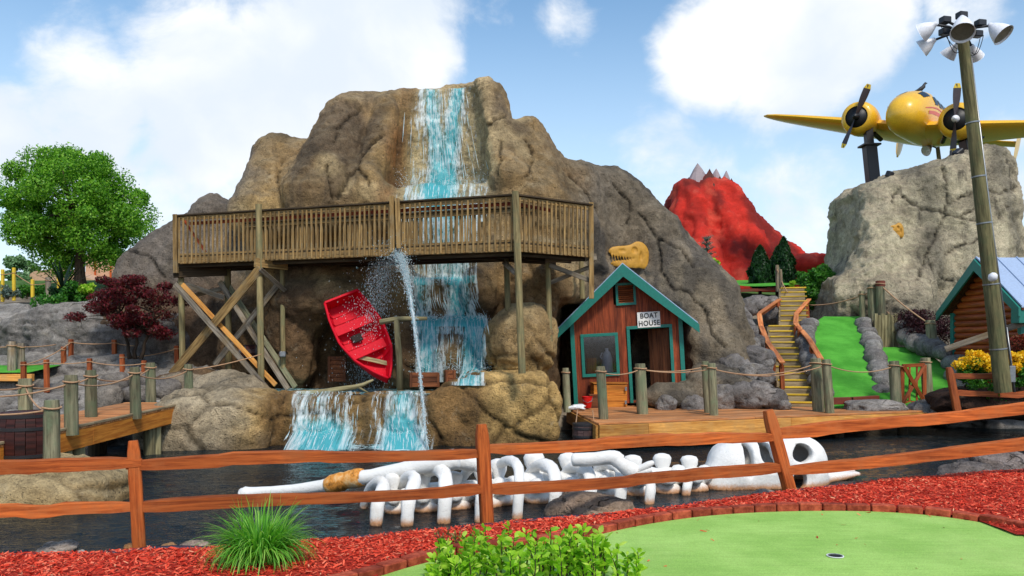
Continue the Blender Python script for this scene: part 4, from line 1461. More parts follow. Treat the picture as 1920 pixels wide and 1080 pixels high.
# pond liner pipe along the water's edge
pts = [GZ(a, b, -0.12) for a, b in _bank_px if -300 <= a]
pts = smooth_path(pts)
pts = [p + Vector((0, 0.03 * math.sin(i * .7), 0.01 * math.sin(i * 1.3))) for i, p in enumerate(pts)]
MB().tube(pts, 0.026, 8).ob('liner_pipe', M['liner'], None, smooth=True, label='thin dark liner pipe lying along the mulch at the pond edge', cat='pipe')


# split rail fence
def rough_rail(p0, p1, h, w, n=22, seed=0, over=0.06):
    """hand-split rail: a wandering five-sided beam with tapered ends"""
    rs = random.Random(seed)
    p0, p1 = Vector(p0), Vector(p1)
    ax = (p1 - p0).normalized()
    p0 = p0 - ax * over; p1 = p1 + ax * over
    side = Vector((0, 0, 1)).cross(ax).normalized()
    m = MB(); rings = []
    ph = rs.random() * 9
    step = 0
    for i in range(n + 1):
        t = i / n
        c = p0.lerp(p1, t)
        taper = min(1.0, 0.62 + min(t, 1 - t) * 5)
        if rs.random() < 0.16: step = rs.uniform(-0.012, 0.012)
        hh = h * taper * (1 + 0.10 * math.sin(t * 7 + ph) + rs.uniform(-.05, .05)) / 2
        ww = w * taper * (1 + 0.10 * math.sin(t * 5 + ph * 2) + rs.uniform(-.05, .05)) / 2
        c = c + Vector((0, 0, 0.012 * math.sin(t * 6 + ph) + step)) + side * (0.012 * math.sin(t * 4.4 + ph * 1.7))
        sec = [(-1, -0.9), (0.55, -1.0), (1.0, -0.35), (0.95, 0.75), (0.1, 1.0), (-0.95, 0.8)]
        rings.append([c + side * (a * ww) + Vector((0, 0, b * hh)) for a, b in sec])
    m.loft(rings)
    off = rs.random() * 20
    m.g = [((Vector(q) - p0).dot(ax) + off, (Vector(q) - p0).dot(side) + off, q[2]) for q in m.v]
    return m


def rough_post(base, top, w, dpt, seed=0, yaw=0.0):
    rs = random.Random(seed)
    base, top = Vector(base), Vector(top)
    ax = (top - base).normalized()
    sx = Vector((math.cos(yaw), math.sin(yaw), 0)); sx = (sx - ax * sx.dot(ax)).normalized(); sy = ax.cross(sx)
    m = MB(); rings = []
    n = 12
    for i in range(n + 1):
        t = i / n
        c = base.lerp(top, t)
        k = 1.0 if i < n - 1 else (0.93 if i == n - 1 else 0.7)
        j = [1 + rs.uniform(-.03, .03) for _ in range(8)]
        sec = [(-1, -.8), (-.8, -1), (.8, -1), (1, -.75), (1, .8), (.75, 1), (-.8, 1), (-1, .75)]
        dz = ax * (0.0 if i < n else 0.012)
        rings.append([c + dz + sx * (a * w / 2 * k * q) + sy * (b * dpt / 2 * k * q) for (a, b), q in zip(sec, j)])
    m.loft(rings)
    off = rs.random() * 20
    m.g = [((Vector(q) - base).dot(ax) + off, (Vector(q) - base).dot(sx) + off, (Vector(q) - base).dot(sy)) for q in m.v]
    return m


fence = thing('split_rail_fence', P(905, 985, 7.5), 'orange brown split rail fence along the near pond bank', 'fence')
posts = [((262, 1040), (250, 829), 6.66, 0.105), ((914, 992), (903, 798), 7.5, 0.125), ((1484, 932), (1440, 771), 9.05, 0.14), ((-560, 1075), (-560, 850), 5.9, 0.12)]
for i, (b, t_, d, w) in enumerate(posts):
    rough_post(P(*b, d), P(*t_, d), w * 0.95, w * 0.8, seed=i, yaw=0.35).ob('post', M['stained_rail'], fence, smooth=True, angle=35)
rails = [((-560, 905, 5.9), (252, 868, 6.66), .115, .10), ((-560, 985, 5.9), (256, 952, 6.66), .10, .09),
         ((252, 870, 6.66), (904, 847, 7.5), .105, .10), ((258, 952, 6.66), (910, 917, 7.5), .105, .10),
         ((906, 840, 7.5), (1452, 818, 9.05), .12, .10), ((910, 916, 7.5), (1470, 880, 9.05), .12, .10),
         ((1452, 816, 9.05), (2120, 742, 9.8), .15, .12), ((1472, 882, 9.05), (2120, 812, 9.8), .14, .12)]
for i, (a, b, h, w) in enumerate(rails):
    rough_rail(P(*a), P(*b), h, w, 26, seed=40 + i).ob('rail', M['stained_rail'], fence, smooth=True, angle=30)

# rocks on the near shore
for i, (px, py, d, r, lab, col, alt) in enumerate([
        (1110, 962, 8.45, (0.50, 0.30, 0.20), 'flat grey brown boulder at the pond edge below the skeleton ribs', srgb(150, 128, 108), srgb(118, 100, 88)),
        (1868, 880, 11.4, (0.50, 0.35, 0.30), 'rounded grey boulder by the right end of the fence', srgb(136, 124, 118), srgb(108, 100, 98)),
        (1820, 892, 11.0, (0.42, 0.28, 0.18), 'low grey stone beside the rounded grey boulder at the bank', srgb(134, 122, 114), srgb(108, 100, 96)),
        (108, 1034, 6.75, (0.16, 0.10, 0.08), 'pale grey stone at the pond edge left of the fence post', srgb(176, 164, 152), srgb(146, 134, 124)),
        (242, 1030, 6.85, (0.045, 0.05, 0.05), 'small tan stone tucked behind the left fence post', srgb(196, 150, 100), srgb(160, 116, 76)),
        (314, 1029, 6.85, (0.075, 0.06, 0.05), 'small orange tan stone right of the left fence post', srgb(206, 160, 112), srgb(170, 124, 84)),
        (366, 1027, 6.9, (0.13, 0.09, 0.065), 'pale pinkish stone between the fence post and the grass clump', srgb(186, 168, 152), srgb(160, 140, 126)),
        (1430, 930, 9.35, (0.22, 0.12, 0.07), 'flat pale stone at the foot of the leaning fence post', srgb(170, 154, 140), srgb(140, 126, 116)),
        (150, 1040, 6.7, (0.06, 0.05, 0.035), 'tiny white stone beside the pale grey stone', srgb(206, 198, 188), srgb(180, 170, 160))]):
    c = P(px, py, d)
    boulder((c.x, c.y, c.z), r, 60 + i, lab, rz=0.2 * i - .5, col=col, alt=alt, sub=4, name='shore_stone')


# ------------------------------------------------------------------ plants
def leaves_mesh(name, c, size, nrm=None, aspect=0.5, bend=0.25, droop=0.0, up=None):
    """one bent diamond leaf of four points per centre"""
    n = len(c)
    size = np.broadcast_to(size, n)
    a = RNG.normal(size=(n, 3))
    if up is not None: a = a + np.asarray(up)
    a[:, 2] -= droop
    a /= np.linalg.norm(a, axis=1, keepdims=True)
    b = RNG.normal(size=(n, 3)) if nrm is None else nrm + 0.55 * RNG.normal(size=(n, 3))
    w = np.cross(a, b); w /= np.maximum(np.linalg.norm(w, axis=1, keepdims=True), 1e-6)
    m = np.cross(w, a)
    s = size[:, None]
    v = np.stack([c - a * s * .5, c + w * s * aspect * .5 + m * s * bend * .3, c + a * s * .5 - m * s * bend * .25, c - w * s * aspect * .5 + m * s * bend * .3], 1).reshape(-1, 3)
    f = np.arange(n * 4).reshape(-1, 4)
    return v, f, np.repeat(RNG.random(n), 4)


def clump_points(centers, radii, per, shell=0.55, squash=0.8):
    out, nr = [], []
    for c, r, k in zip(centers, radii, per):
        d = RNG.normal(size=(k, 3)); d /= np.linalg.norm(d, axis=1, keepdims=True)
        rad = r * (shell + (1 - shell) * RNG.random(k) ** 0.5) * (0.85 + 0.3 * RNG.random(k))
        out.append(np.array(c) + d * rad[:, None] * np.array([1, 1, squash])); nr.append(d)
    return np.concatenate(out), np.concatenate(nr)


def foliage(name, mat, pts, nrm, size, parent, aspect=0.55, **kw):
    v, f, r = leaves_mesh(name, pts, size, nrm, aspect, **kw)
    return ob(name, np_mesh(name, v, f, False, {'rnd': r}), M[mat], parent)


def crown_clusters(c, rx, ry, rz, n, rmin, rmax, flat_bottom=-0.75, seed=1, hollow=0.35):
    rs = np.random.default_rng(seed)
    out, rad = [], []
    while len(out) < n:
        d = rs.normal(size=3); d /= np.linalg.norm(d)
        q = d * (hollow + (1 - hollow) * rs.random() ** 0.45)
        if q[2] < flat_bottom: continue
        out.append((c[0] + q[0] * rx, c[1] + q[1] * ry, c[2] + q[2] * rz)); rad.append(rs.uniform(rmin, rmax))
    return out, rad


def branches(m, base, top, targets, r0, n=7, seed=0):
    rs = random.Random(seed)
    base, top = Vector(base), Vector(top)
    trunk = [base.lerp(top, i / 6) + Vector((rs.uniform(-.03, .03), rs.uniform(-.03, .03), 0)) * (i > 0) for i in range(7)]
    m.tube(trunk, [r0 * (1.35 if i == 0 else 1 - .09 * i) for i in range(7)], n)
    for t in targets:
        s = trunk[rs.randint(3, 6)]
        t = Vector(t)
        mid = s.lerp(t, .5) + Vector((rs.uniform(-.2, .2), rs.uniform(-.2, .2), rs.uniform(-.1, .15))) * (t - s).length * .3
        m.tube([s, s.lerp(mid, .6), mid, t], [r0 * .5, r0 * .38, r0 * .26, r0 * .08], 5)


# ornamental grass clump
def grass_clump(name, base, n, length, spread, width, label, cat='grass', mat='grass_blade', seed=3):
    rs = np.random.default_rng(seed)
    base = np.array(base)
    az = rs.uniform(0, 2 * math.pi, n)
    lean = np.abs(rs.normal(1.0, 0.42, n)).clip(0.05, 1.6)
    L = length * rs.uniform(0.55, 1.1, n)
    r0 = rs.uniform(0, 0.17, n) * spread
    S = 6
    vs = []
    for k in range(S + 1):
        t = k / S
        th = lean * (t ** 1.15) * 2.0
        vs.append((t, th))
    pos = base + np.stack([np.cos(az) * r0, np.sin(az) * r0, np.zeros(n)], 1)
    P0 = pos.copy(); V = []
    out = np.stack([np.cos(az), np.sin(az), 0 * az], 1)
    tw = np.stack([-np.sin(az), np.cos(az), 0 * az], 1)
    sw = rs.normal(0, 0.25, n)
    for k, (t, th) in enumerate(vs):
        if k:
            dirv_ = out * np.sin(th)[:, None] * spread + np.array([0, 0, 1]) * np.cos(th)[:, None] + tw * (sw * t)[:, None]
            P0 = P0 + dirv_ * (L / S)[:, None]
        w = width * (1 - t) ** 0.6 * (0.5 + min(t * 4, 1) * .5) * rs.uniform(.8, 1.2, n)
        if k == S: w = w * 0
        P0[:, 2] = np.maximum(P0[:, 2], base[2] + 0.004)
        V.append(P0 - tw * w[:, None]); V.append(P0 + tw * w[:, None])
    V = np.stack(V, 1)
    m = 2 * (S + 1)
    v = V.reshape(-1, 3)
    f = []
    b = np.arange(n)[:, None] * m
    for k in range(S):
        f.append(np.concatenate([b + 2 * k, b + 2 * k + 1, b + 2 * k + 3, b + 2 * k + 2], 1))
    f = np.concatenate(f)
    rn = np.repeat(np.clip(rs.normal(.5, .25, n), 0, 1), m)
    return ob(name, np_mesh(name, v, f, True, {'rnd': rn}), M[mat], None, label, cat)


c = GZ(488, 1058, 0.0)
grass_clump('grass_clump', (c.x, c.y, 0.0), 1000, 0.48, 0.92, 0.008, 'bushy green ornamental grass clump growing in the red mulch')

# low leafy shrub right in front
def leafy_shrub(name, base, stems, height, label, mat='lime_leaf', lsize=(0.035, 0.07), spreadx=0.6, spready=0.3, seed=5, leaves_per=26, cat='shrub', aspect=0.5, out=0.25):
    rs = np.random.default_rng(seed)
    root = thing(name, base, label, cat)
    stem = MB(); pts, nr, sz = [], [], []
    for s in range(stems):
        bx, by = base[0] + rs.uniform(-1, 1) * spreadx, base[1] + rs.uniform(-1, 1) * spready
        h = height * rs.uniform(0.55, 1.08) * (1 - 0.45 * (abs(bx - base[0]) / max(spreadx, 1e-3)) ** 2)
        lean = rs.normal(0, 0.16, 2)
        a = Vector((bx, by, base[2] - 0.02)); b = Vector((bx + lean[0] * h, by + lean[1] * h, base[2] + h))
        stem.tube([a, a.lerp(b, .5) + Vector((0.01, 0, 0)), b], [0.005, 0.004, 0.002], 4)
        for k in range(leaves_per):
            t = 0.15 + 0.85 * (k + rs.random()) / leaves_per
            q = np.array(a.lerp(b, t))
            d = rs.normal(size=3); d[2] = abs(d[2]) * .6 + .35; d /= np.linalg.norm(d)
            s_ = rs.uniform(*lsize)
            pts.append(q + d * s_ * .55); nr.append(d); sz.append(s_)
    pts, nr, sz = np.array(pts), np.array(nr), np.array(sz)
    # leaf blades point away from the stem
    n = len(pts)
    a = nr; side = np.cross(a, rs.normal(size=(n, 3))); side /= np.linalg.norm(side, axis=1, keepdims=True)
    m = np.cross(side, a); s = sz[:, None]
    tip = pts + a * s * .55 - np.array([0, 0, 1]) * s * out * .4
    v = np.stack([pts - a * s * .5, pts - a * s * .1 + side * s * aspect * .5, pts + a * s * .2 + side * s * aspect * .42, tip, pts + a * s * .2 - side * s * aspect * .42, pts - a * s * .1 - side * s * aspect * .5, pts - m * s * .10], 1).reshape(-1, 3)
    b = np.arange(n)[:, None] * 7
    tri = np.concatenate([np.concatenate([b + i, b + (i + 1) % 6, b + 6], 1) for i in range(6)])
    ob('foliage', np_mesh('foliage', v, tri, False, {'rnd': np.repeat(np.clip(rs.normal(.5, .27, n), 0, 1), 7)}), M[mat], root)
    stem.ob('stem', M['bark'], root)
    return root


c = GZ(1005, 1090, 0.0)
leafy_shrub('leafy_shrub', (c.x, c.y, 0.0), 80, 0.335, 'bright lime green leafy shrub at the bottom edge before the bricks', spreadx=0.66, spready=0.20, leaves_per=28, lsize=(0.034, 0.075))
c = GZ(862, 1032, 0.0)
leafy_shrub('sparse_shrub', (c.x, c.y, 0.0), 16, 0.20, 'small sparse shrub with dry stems in the red mulch by the bricks', mat='dry_leaf', spreadx=0.20, spready=0.08, leaves_per=12, lsize=(0.02, 0.04), seed=9)
# ------------------------------------------------------------------ falling water
def water_sheet(parent, name, rows, dens, nx=60, off=0.05, y_start=12.0, sub=10, strands=900, cap=None):
    """rows: (py, px_left, px_right, depth guess) from top to bottom; follows the rock and drops free below each lip"""
    pts = []
    for (a, b) in zip(rows[:-1], rows[1:]):
        for j in range(sub):
            t = j / sub
            pts.append([a[i] * (1 - t) + b[i] * t for i in range(4)])
    pts.append(list(rows[-1]))
    V, FL, DE = [], [], []
    ny = len(pts)
    prev = np.full(nx, 99.0); prevz = None; run = np.zeros(nx)
    rs = np.random.default_rng(5)
    wob = 0.02 * rs.normal(size=nx)
    for i, (py, pl, pr, dg) in enumerate(pts):
        for k in range(nx):
            px = pl + (pr - pl) * k / (nx - 1)
            x, z = PX(px, dg), PZ(py, dg)
            yh = on_rock(x, z, y_start)
            y = (yh if yh is not None else dg + 1) - off + wob[k] * .5
            y = min(y, prev[k])
            if cap is not None: y = min(y, cap(py, px))
            prev[k] = y
            V.append((x, y, z)); FL.append((x, z * 1.0 - y * .6 + 40, 0)); DE.append(dens(px, py))
    f = []
    for i in range(ny - 1):
        for k in range(nx - 1):
            a = i * nx + k
            f.append((a, a + 1, a + nx + 1, a + nx))
    VV = np.array(V).reshape(ny, nx, 3); DD = np.array(DE).reshape(ny, nx)
    # bright threads of water riding on the sheet
    sv, sf = [], []
    for _ in range(strands):
        k = rs.uniform(1, nx - 2); i0 = rs.integers(0, ny - 4); ln = int(rs.integers(3, 9) * sub / 14) + 3
        if rs.random() > DD[i0, int(k)] ** 2 * 1.9: continue
        w = rs.uniform(.003, .010); dr = rs.normal(0, .03); b = len(sv); m_ = 0
        for i in range(i0, min(i0 + ln, ny)):
            kk = min(max(k + dr * (i - i0), 0), nx - 1.01); q = int(kk); fr_ = kk - q
            p = VV[i, q] * (1 - fr_) + VV[i, q + 1] * fr_
            t_ = (i - i0) / max(ln - 1, 1); ww = w * math.sin(math.pi * min(max(t_, .06), .94)) + .001
            sv += [(p[0] - ww, p[1] - .012, p[2]), (p[0], p[1] - .022 - ww, p[2]), (p[0] + ww, p[1] - .012, p[2])]; m_ += 1
        for j in range(m_ - 1):
            for e in (0, 1): sf.append((b + j * 3 + e, b + j * 3 + e + 1, b + j * 3 + e + 4, b + j * 3 + e + 3))
    if sf:
        so = ob('strands', np_mesh('strands', np.array(sv), np.array(sf), True, {'rnd': np.repeat(rs.random(len(sv) // 3), 3) * .75}), M['droplet'], parent, kind='stuff')
    me = np_mesh(name, np.array(V), np.array(f), True, {'flow': np.array(FL), 'dens': np.array(DE)})
    return ob(name, me, M['falling_water'], parent)


def gauss(x, c, s):
    return math.exp(-((x - c) / s) ** 2)


def edge(px, l, r, s=12):
    return float(sstep(l, l + s, np.array(px)) * (1 - sstep(r - s, r, np.array(px))))


fall = thing('waterfall', (PX(830, 18), 18.0, 0.4), 'tall stepped waterfall of pale turquoise water down the rock mountain', 'waterfall')


def d_upper(px, py):
    t = (py - 160) / 180
    s = 0.50 * gauss(px, 806 + 8 * t, 18) * (1.0 - 0.3 * t) + 0.52 * gauss(px, 860 - 28 * t, 14 + 5 * t) + 0.12 * gauss(px, 835, 60)
    if py > 300: s += 0.26 * min((py - 300) / 50, 1) * edge(px, 725, 945, 60)
    return (s + .30) * edge(px, 748 - 20 * t, 918 + 22 * t, 40)


water_sheet(fall, 'water_sheet', [(164, 760, 895, 21.2), (220, 752, 908, 20.9), (300, 742, 928, 20.5), (345, 726, 944, 20.1), (375, 722, 944, 19.9), (420, 745, 925, 19.7)], d_upper, nx=90, sub=16, strands=300)


def d_mid(px, py):
    if py < 525: s = 0.36 + 0.24 * gauss(px, 840, 45)
    elif py < 597: s = 0.28 + 0.5 * gauss(px, 858, 26) + 0.34 * gauss(px, 785, 20) - 0.22 * gauss(px, 822, 16)
    else: s = 0.34 + 0.45 * gauss(px, 800 + (py - 600) * .05, 22) + 0.5 * gauss(px, 885 - (py - 600) * .05, 26) - 0.35 * gauss(px, 846, 20) * (py > 625)
    if 518 < py < 535 or 592 < py < 612: s += 0.25
    return (s * .9 + .22) * edge(px, 758, 928, 26)


water_sheet(fall, 'water_sheet', [(400, 772, 898, 19.3), (470, 768, 896, 19.1), (525, 764, 896, 18.9), (560, 762, 900, 18.6), (598, 766, 918, 18.2), (640, 766, 924, 17.9), (716, 764, 918, 17.7)], d_mid, nx=80, sub=14, off=0.09, strands=340)


def d_low(px, py):
    s = 0.16 + 0.25 * gauss(px, 600, 60) + 0.5 * gauss(px, 752, 34) - 0.34 * gauss(px, 687, 15)
    s += 0.48 * float(sstep(765, 812, np.array(py))) * (gauss(px, 610, 62) + gauss(px, 758, 38))
    return (s * .9 + .25) * edge(px, 532 - .5 * max(py - 800, 0), 816 + .2 * max(py - 800, 0), 26)


water_sheet(fall, 'water_sheet', [(733, 545, 805, 16.6), (748, 542, 806, 16.3), (790, 536, 810, 16.2), (815, 526, 816, 16.0), (846, 508, 824, 15.5)], d_low, nx=110, sub=12, off=0.05, strands=260,
            cap=lambda py, px: 16.6 if py < 795 else interp(py, [795, 815, 846], [16.3, 15.95, 15.3 + .12 * math.sin(px * .11)]))

# water standing in the basin
me = grid_mesh('basin_water', np.linspace(-5.6, 0.2, 30), np.linspace(16.75, 18.9, 14), lambda X, Y: 0.44 + 0.012 * np.sin(X * 7 + Y * 9))
ob('basin_water', me, M['pool_water'], None, kind='structure')

# foam where the falls meet the pond
Xs = np.linspace(-5.8, -0.8, 80); Ys = np.linspace(14.3, 16.5, 36)
me = grid_mesh('foam', Xs, Ys, lambda X, Y: WATER_Z + 0.012 + 0.035 * sstep(15.7, 16.3, Y) * (0.5 + 0.5 * fbm(np.stack([X, Y, 0 * X], -1).reshape(-1, 3), 4.0, 2, seed=2).reshape(X.shape)))
co = np.array([v_.co[:] for v_ in me.vertices])
fpx = 960 + FPX * co[:, 0] / co[:, 1]
de = sstep(14.7, 15.7, co[:, 1]) * (0.85 * np.exp(-((fpx - 605) / 85) ** 2) + 0.95 * np.exp(-((fpx - 755) / 60) ** 2)) - 0.05
at = me.attributes.new('dens', 'FLOAT', 'POINT'); at.data.foreach_set('value', de.astype(np.float32))
ob('foam', me, M['foam'], None, kind='stuff', label='white foam on the pond at the foot of the lower falls', cat='foam')


# ------------------------------------------------------------------ fountain jet and flying drops
def drops_mesh(name, c, vel, size, stretch):
    n = len(c)
    a = vel / np.maximum(np.linalg.norm(vel, axis=1, keepdims=True), 1e-6)
    b = np.cross(a, np.array([0.31, 0.9, 0.2])); b /= np.linalg.norm(b, axis=1, keepdims=True)
    w = np.cross(a, b)
    s = size[:, None]
    v = np.stack([c + a * s * stretch, c + b * s, c + w * s, c - b * s, c - w * s, c - a * s * stretch], 1).reshape(-1, 3)
    o = np.arange(n)[:, None] * 6
    tri = np.concatenate([np.concatenate([o + 0 * 0, o + i, o + j], 1) for i, j in ((1, 2), (2, 3), (3, 4), (4, 1))] + [np.concatenate([o + 5, o + j, o + i], 1) for i, j in ((1, 2), (2, 3), (3, 4), (4, 1))])
    return np_mesh(name, v, tri, True, {'rnd': np.repeat(RNG.random(n), 6)})


J0, J1 = np.array(P(801, 850, 15.4)), np.array(P(741, 474, 17.0))
jet = thing('fountain_jet', tuple(J0), 'tall white fountain jet leaping from the pond past the red boat', 'fountain')
vz = math.sqrt(2 * 9.81 * (J1[2] - J0[2])); T = vz / 9.81
vxy = (J1[:2] - J0[:2]) / T
n = 15000
tt = RNG.random(n) ** 0.8 * T * 1.0
fall_mask = RNG.random(n) < 0.42
tt = np.where(fall_mask, T + RNG.random(n) * T * 0.86, tt)
h = np.clip(tt / T, 0, 2)
spr = 0.012 + 0.10 * np.clip(h - 0.25, 0, None) ** 1.5 + np.where(fall_mask, 0.05, 0)
pos = np.stack([J0[0] + vxy[0] * tt, J0[1] + vxy[1] * tt, J0[2] + vz * tt - 4.905 * tt ** 2], 1)
pos[:, 0] += np.where(fall_mask, (tt - T) * (-0.25), 0)
pos += RNG.normal(size=(n, 3)) * (spr * np.where(RNG.random(n) < 0.25, 1.9, 0.9))[:, None] * np.array([1, 1, 0.9])
vel = np.stack([np.full(n, vxy[0]), np.full(n, vxy[1]), vz - 9.81 * tt], 1) + RNG.normal(size=(n, 3)) * 0.5
keep = pos[:, 2] > WATER_Z
ob('drops', drops_mesh('drops', pos[keep], vel[keep], RNG.uniform(0.0025, 0.0085, keep.sum()), 2.8), M['droplet'], jet, kind='stuff')
path = [Vector((J0[0] + vxy[0] * q, J0[1] + vxy[1] * q, J0[2] + vz * q - 4.905 * q * q)) for q in np.linspace(0, T * 0.55, 18)]
MB().tube([p + Vector((0.008 * math.sin(i * 2.1), 0, 0)) for i, p in enumerate(path)], [0.013 + 0.0012 * i * (1 if i % 2 else .7) for i in range(18)], 7).ob('stream', M['jet_white'], jet, smooth=True)
# splash drops around the falls
cs, vs_ = [], []
def splash(pxs, py, d, n, w, h):
    px = RNG.uniform(*pxs, n)
    c = np.stack([PX(px, d), np.full(n, d), np.full(n, PZ(py, d))], 1) + np.abs(RNG.normal(size=(n, 3))) * np.array([0, 0, h]) + RNG.normal(size=(n, 3)) * np.array([.03, w, .02])
    cs.append(c); vs_.append(RNG.normal(size=(n, 3)) + np.array([0, 0, 1.0]))
splash((545, 665), 830, 16.0, 500, .08, .14); splash((712, 806), 832, 16.0, 600, .08, .16)
splash((770, 925), 700, 17.5, 700, .08, .18); splash((768, 915), 600, 18.1, 500, .08, .10); splash((765, 895), 528, 18.7, 400, .06, .10); splash((740, 930), 352, 20.0, 600, .10, .22)
c = np.concatenate(cs)
ob('spray', drops_mesh('spray', c, np.concatenate(vs_), RNG.uniform(0.003, 0.010, len(c)), 1.6), M['droplet'], fall, kind='stuff')


# ------------------------------------------------------------------ wooden bridge
def bridge_d(px):
    return 16.02 / (1 + 0.3394 * (px - 960) / FPX)


bL = Vector((PX(327, 18.7), 18.7, 0)); bC = Vector((PX(966, 16.02), 16.02, 0)); bE = Vector((PX(1108, 17.2), 17.2, 0))
bridge = thing('bridge', (bC.x - 3, 17.5, 0.6), 'weathered wooden footbridge with slatted railings crossing before the waterfall', 'bridge')
Z0, Z1 = 3.36, 4.50
bal_me = MB().box((0, 0, 0), (0.036, 0.036, 1.06), bev=0.004).mesh('baluster'); bal_me.materials.append(M['bridge_wood'])


def railing(a, b, z0, z1, first=0.0, outward=None):
    ax = (b - a); L = ax.length; ax = ax / L
    out = outward if outward is not None else Vector((ax.y, -ax.x, 0))
    n = int(L / 0.119)
    for i in range(n + 1):
        p = a + ax * (first + i * (L - first * 2) / n) + out * 0.045
        ob('baluster', bal_me, None, bridge, loc=p + Vector((0, 0, z0 + 0.53 + random.uniform(-.012, .012))), rot=(random.uniform(-.012, .012), random.uniform(-.018, .018), math.atan2(ax.y, ax.x)))
    up = Vector((0, 0, 1))
    MB().beam(a + up * (z1 - 0.09), b + up * (z1 - 0.09), 0.038, 0.09).ob('rail', M['bridge_wood'], bridge)
    MB().beam(a + up * (z1 - 0.02), b + up * (z1 - 0.02), 0.14, 0.036).ob('rail_cap', M['dark_timber'], bridge)
    MB().beam(a + up * (z0 + 0.11), b + up * (z0 + 0.11), 0.04, 0.24).ob('fascia', M['bridge_wood'], bridge)


railing(bL, bC, Z0, Z1, 0.06)
railing(bC, bE, Z0, Z1, 0.08)
ax1 = (bC - bL).normalized(); back1 = Vector((-ax1.y, ax1.x, 0)) * 1.35
ax2 = (bE - bC).normalized(); back2 = Vector((-ax2.y, ax2.x, 0)) * 1.35
bL2 = bL + back1; bC2 = bC + back1 * 0.95 + back2 * 0.02; bE2 = bE + back2 * 1.0 + ax2 * .3
railing(bL2 + ax1 * 0.9, bC2, Z0 + 0.02, Z1 - 0.02, 0.06, outward=back1.normalized())
# red handrail inside the near railing
up = Vector((0, 0, 1))
MB().beam(bL + back1 * .08 + ax1 * .35 + up * (Z1 - 0.20), bC + back1 * .08 + up * (Z1 - 0.17), 0.04, 0.075).ob('handrail', M['handrail_red'], bridge)
MB().beam(bC + back2 * .08 + up * (Z1 - 0.17), bC + back2 * .08 + ax2 * 1.0 + up * (Z1 - 0.22), 0.04, 0.07).ob('handrail', M['handrail_red'], bridge)
MB().beam(bL + back1 * .12 + ax1 * .12 + up * (Z1 - 0.08), bL + back1 * .3 + ax1 * .55 + up * (Z0 + 0.3), 0.04, 0.06).ob('handrail', M['handrail_red'], bridge)
# deck boards and joists
L1 = (bC - bL).length
pl_me = MB().box((0, 0, 0), (1.40, 0.135, 0.036), bev=0.004).mesh('plank'); pl_me.materials.append(M['dark_timber'])
for i in range(int(L1 / 0.142)):
    p = bL + ax1 * (0.07 + i * 0.142) + back1 * 0.5 + up * (Z0 + 0.17)
    ob('plank', pl_me, None, bridge, loc=p, rot=(0, 0, math.atan2(back1.y, back1.x)))
for i in range(int((bE - bC).length / 0.142)):
    p = bC + ax2 * (0.12 + i * 0.142) + back2 * 0.5 + up * (Z0 + 0.168)
    ob('plank', pl_me, None, bridge, loc=p, rot=(0, 0, math.atan2(back2.y, back2.x)))
for k in (0.12, 0.5, 0.9):
    MB().beam(bL + back1 * k + up * (Z0 + 0.03), bC + back1 * k + up * (Z0 + 0.03), 0.06, 0.22).ob('joist', M['dark_timber'], bridge)
    MB().beam(bC + back2 * k + up * (Z0 + 0.03), bE + back2 * k + up * (Z0 + 0.03), 0.06, 0.22).ob('joist', M['dark_timber'], bridge)
# railing posts and legs: (px, top row, foot row, depth, width)
def leg(px0, py0, px1, py1, d, w=0.13, mat='leg_wood', round_=True, name='leg'):
    m = MB()
    a, b = P(px0, py0, d), P(px1, py1, d)
    if round_: m.tube([b, b.lerp(a, .33), b.lerp(a, .66), a], [w / 2 * 1.03, w / 2, w / 2, w / 2 * .97], 10)
    else: m.beam(b, a, w, w, up=(0, 1, 0))
    return m.ob(name, M[mat], bridge, smooth=round_, angle=50)


for px, py0, py1 in [(329, 402, 512), (735, 368, 474), (1108, 380, 560)]:
    d = bridge_d(px) if px < 1000 else 17.25
    leg(px, py0, px + 1, py1, d - 0.06, 0.10, 'bridge_wood', False, 'railing_post')
leg(485, 383, 490, 735, bridge_d(487) - 0.09, 0.145)
leg(966, 359, 979, 700, 15.92, 0.15)
leg(339, 505, 343, 720, 18.9, 0.14)
leg(427, 500, 429, 720, 19.2, 0.15)
leg(529, 500, 531, 690, 18.4, 0.11)
leg(949, 474, 956, 690, 17.35, 0.13)
leg(1027, 478, 1031, 640, 17.3, 0.12)
leg(745, 372, 748, 466, 16.72, 0.09, 'bridge_wood', False, 'railing_post')
MB().box(P(956, 648, 17.15), (.26, .2, .30), Matrix.Rotation(.3, 3, 'Z'), .02).ob('junction_box', M['black_metal'], bridge)
MB().box(P(530, 664, 18.25), (.15, .13, .13), Matrix.Rotation(.3, 3, 'Z'), .02).ob('lamp_box', M['steel'], bridge)
# cap beams and braces of the trestle
def brace(a, b, w=0.05, h=0.15, mat='grey_wood'):
    return MB().beam(P(*a), P(*b), w, h, up=(0, 1, 0.2) if abs(a[1] - b[1]) > 60 else (0, 0, 1)).ob('brace', M[mat], bridge)
def flat_brace(a, b, w, mat):
    """plank lying against the trestle: broad face to the front"""
    return MB().beam(P(*a), P(*b), w, 0.045, up=(0, 1, 0)).ob('brace', M[mat], bridge)
MB().beam(P(325, 512, 18.75), P(425, 508, 19.1), 0.09, 0.22).ob('cap_beam', M['dark_timber'], bridge)
MB().beam(P(478, 492, 17.75), P(538, 498, 18.3), 0.09, 0.20).ob('cap_beam', M['bridge_wood'], bridge)
flat_brace((328, 533, 18.4), (500, 728, 17.5), 0.12, 'grey_wood')
flat_brace((342, 533, 18.7), (517, 722, 17.8), 0.10, 'dock_wood')
flat_brace((488, 503, 17.75), (322, 702, 18.7), 0.19, 'bridge_wood')
flat_brace((520, 535, 18.4), (402, 684, 18.9), 0.13, 'grey_wood')
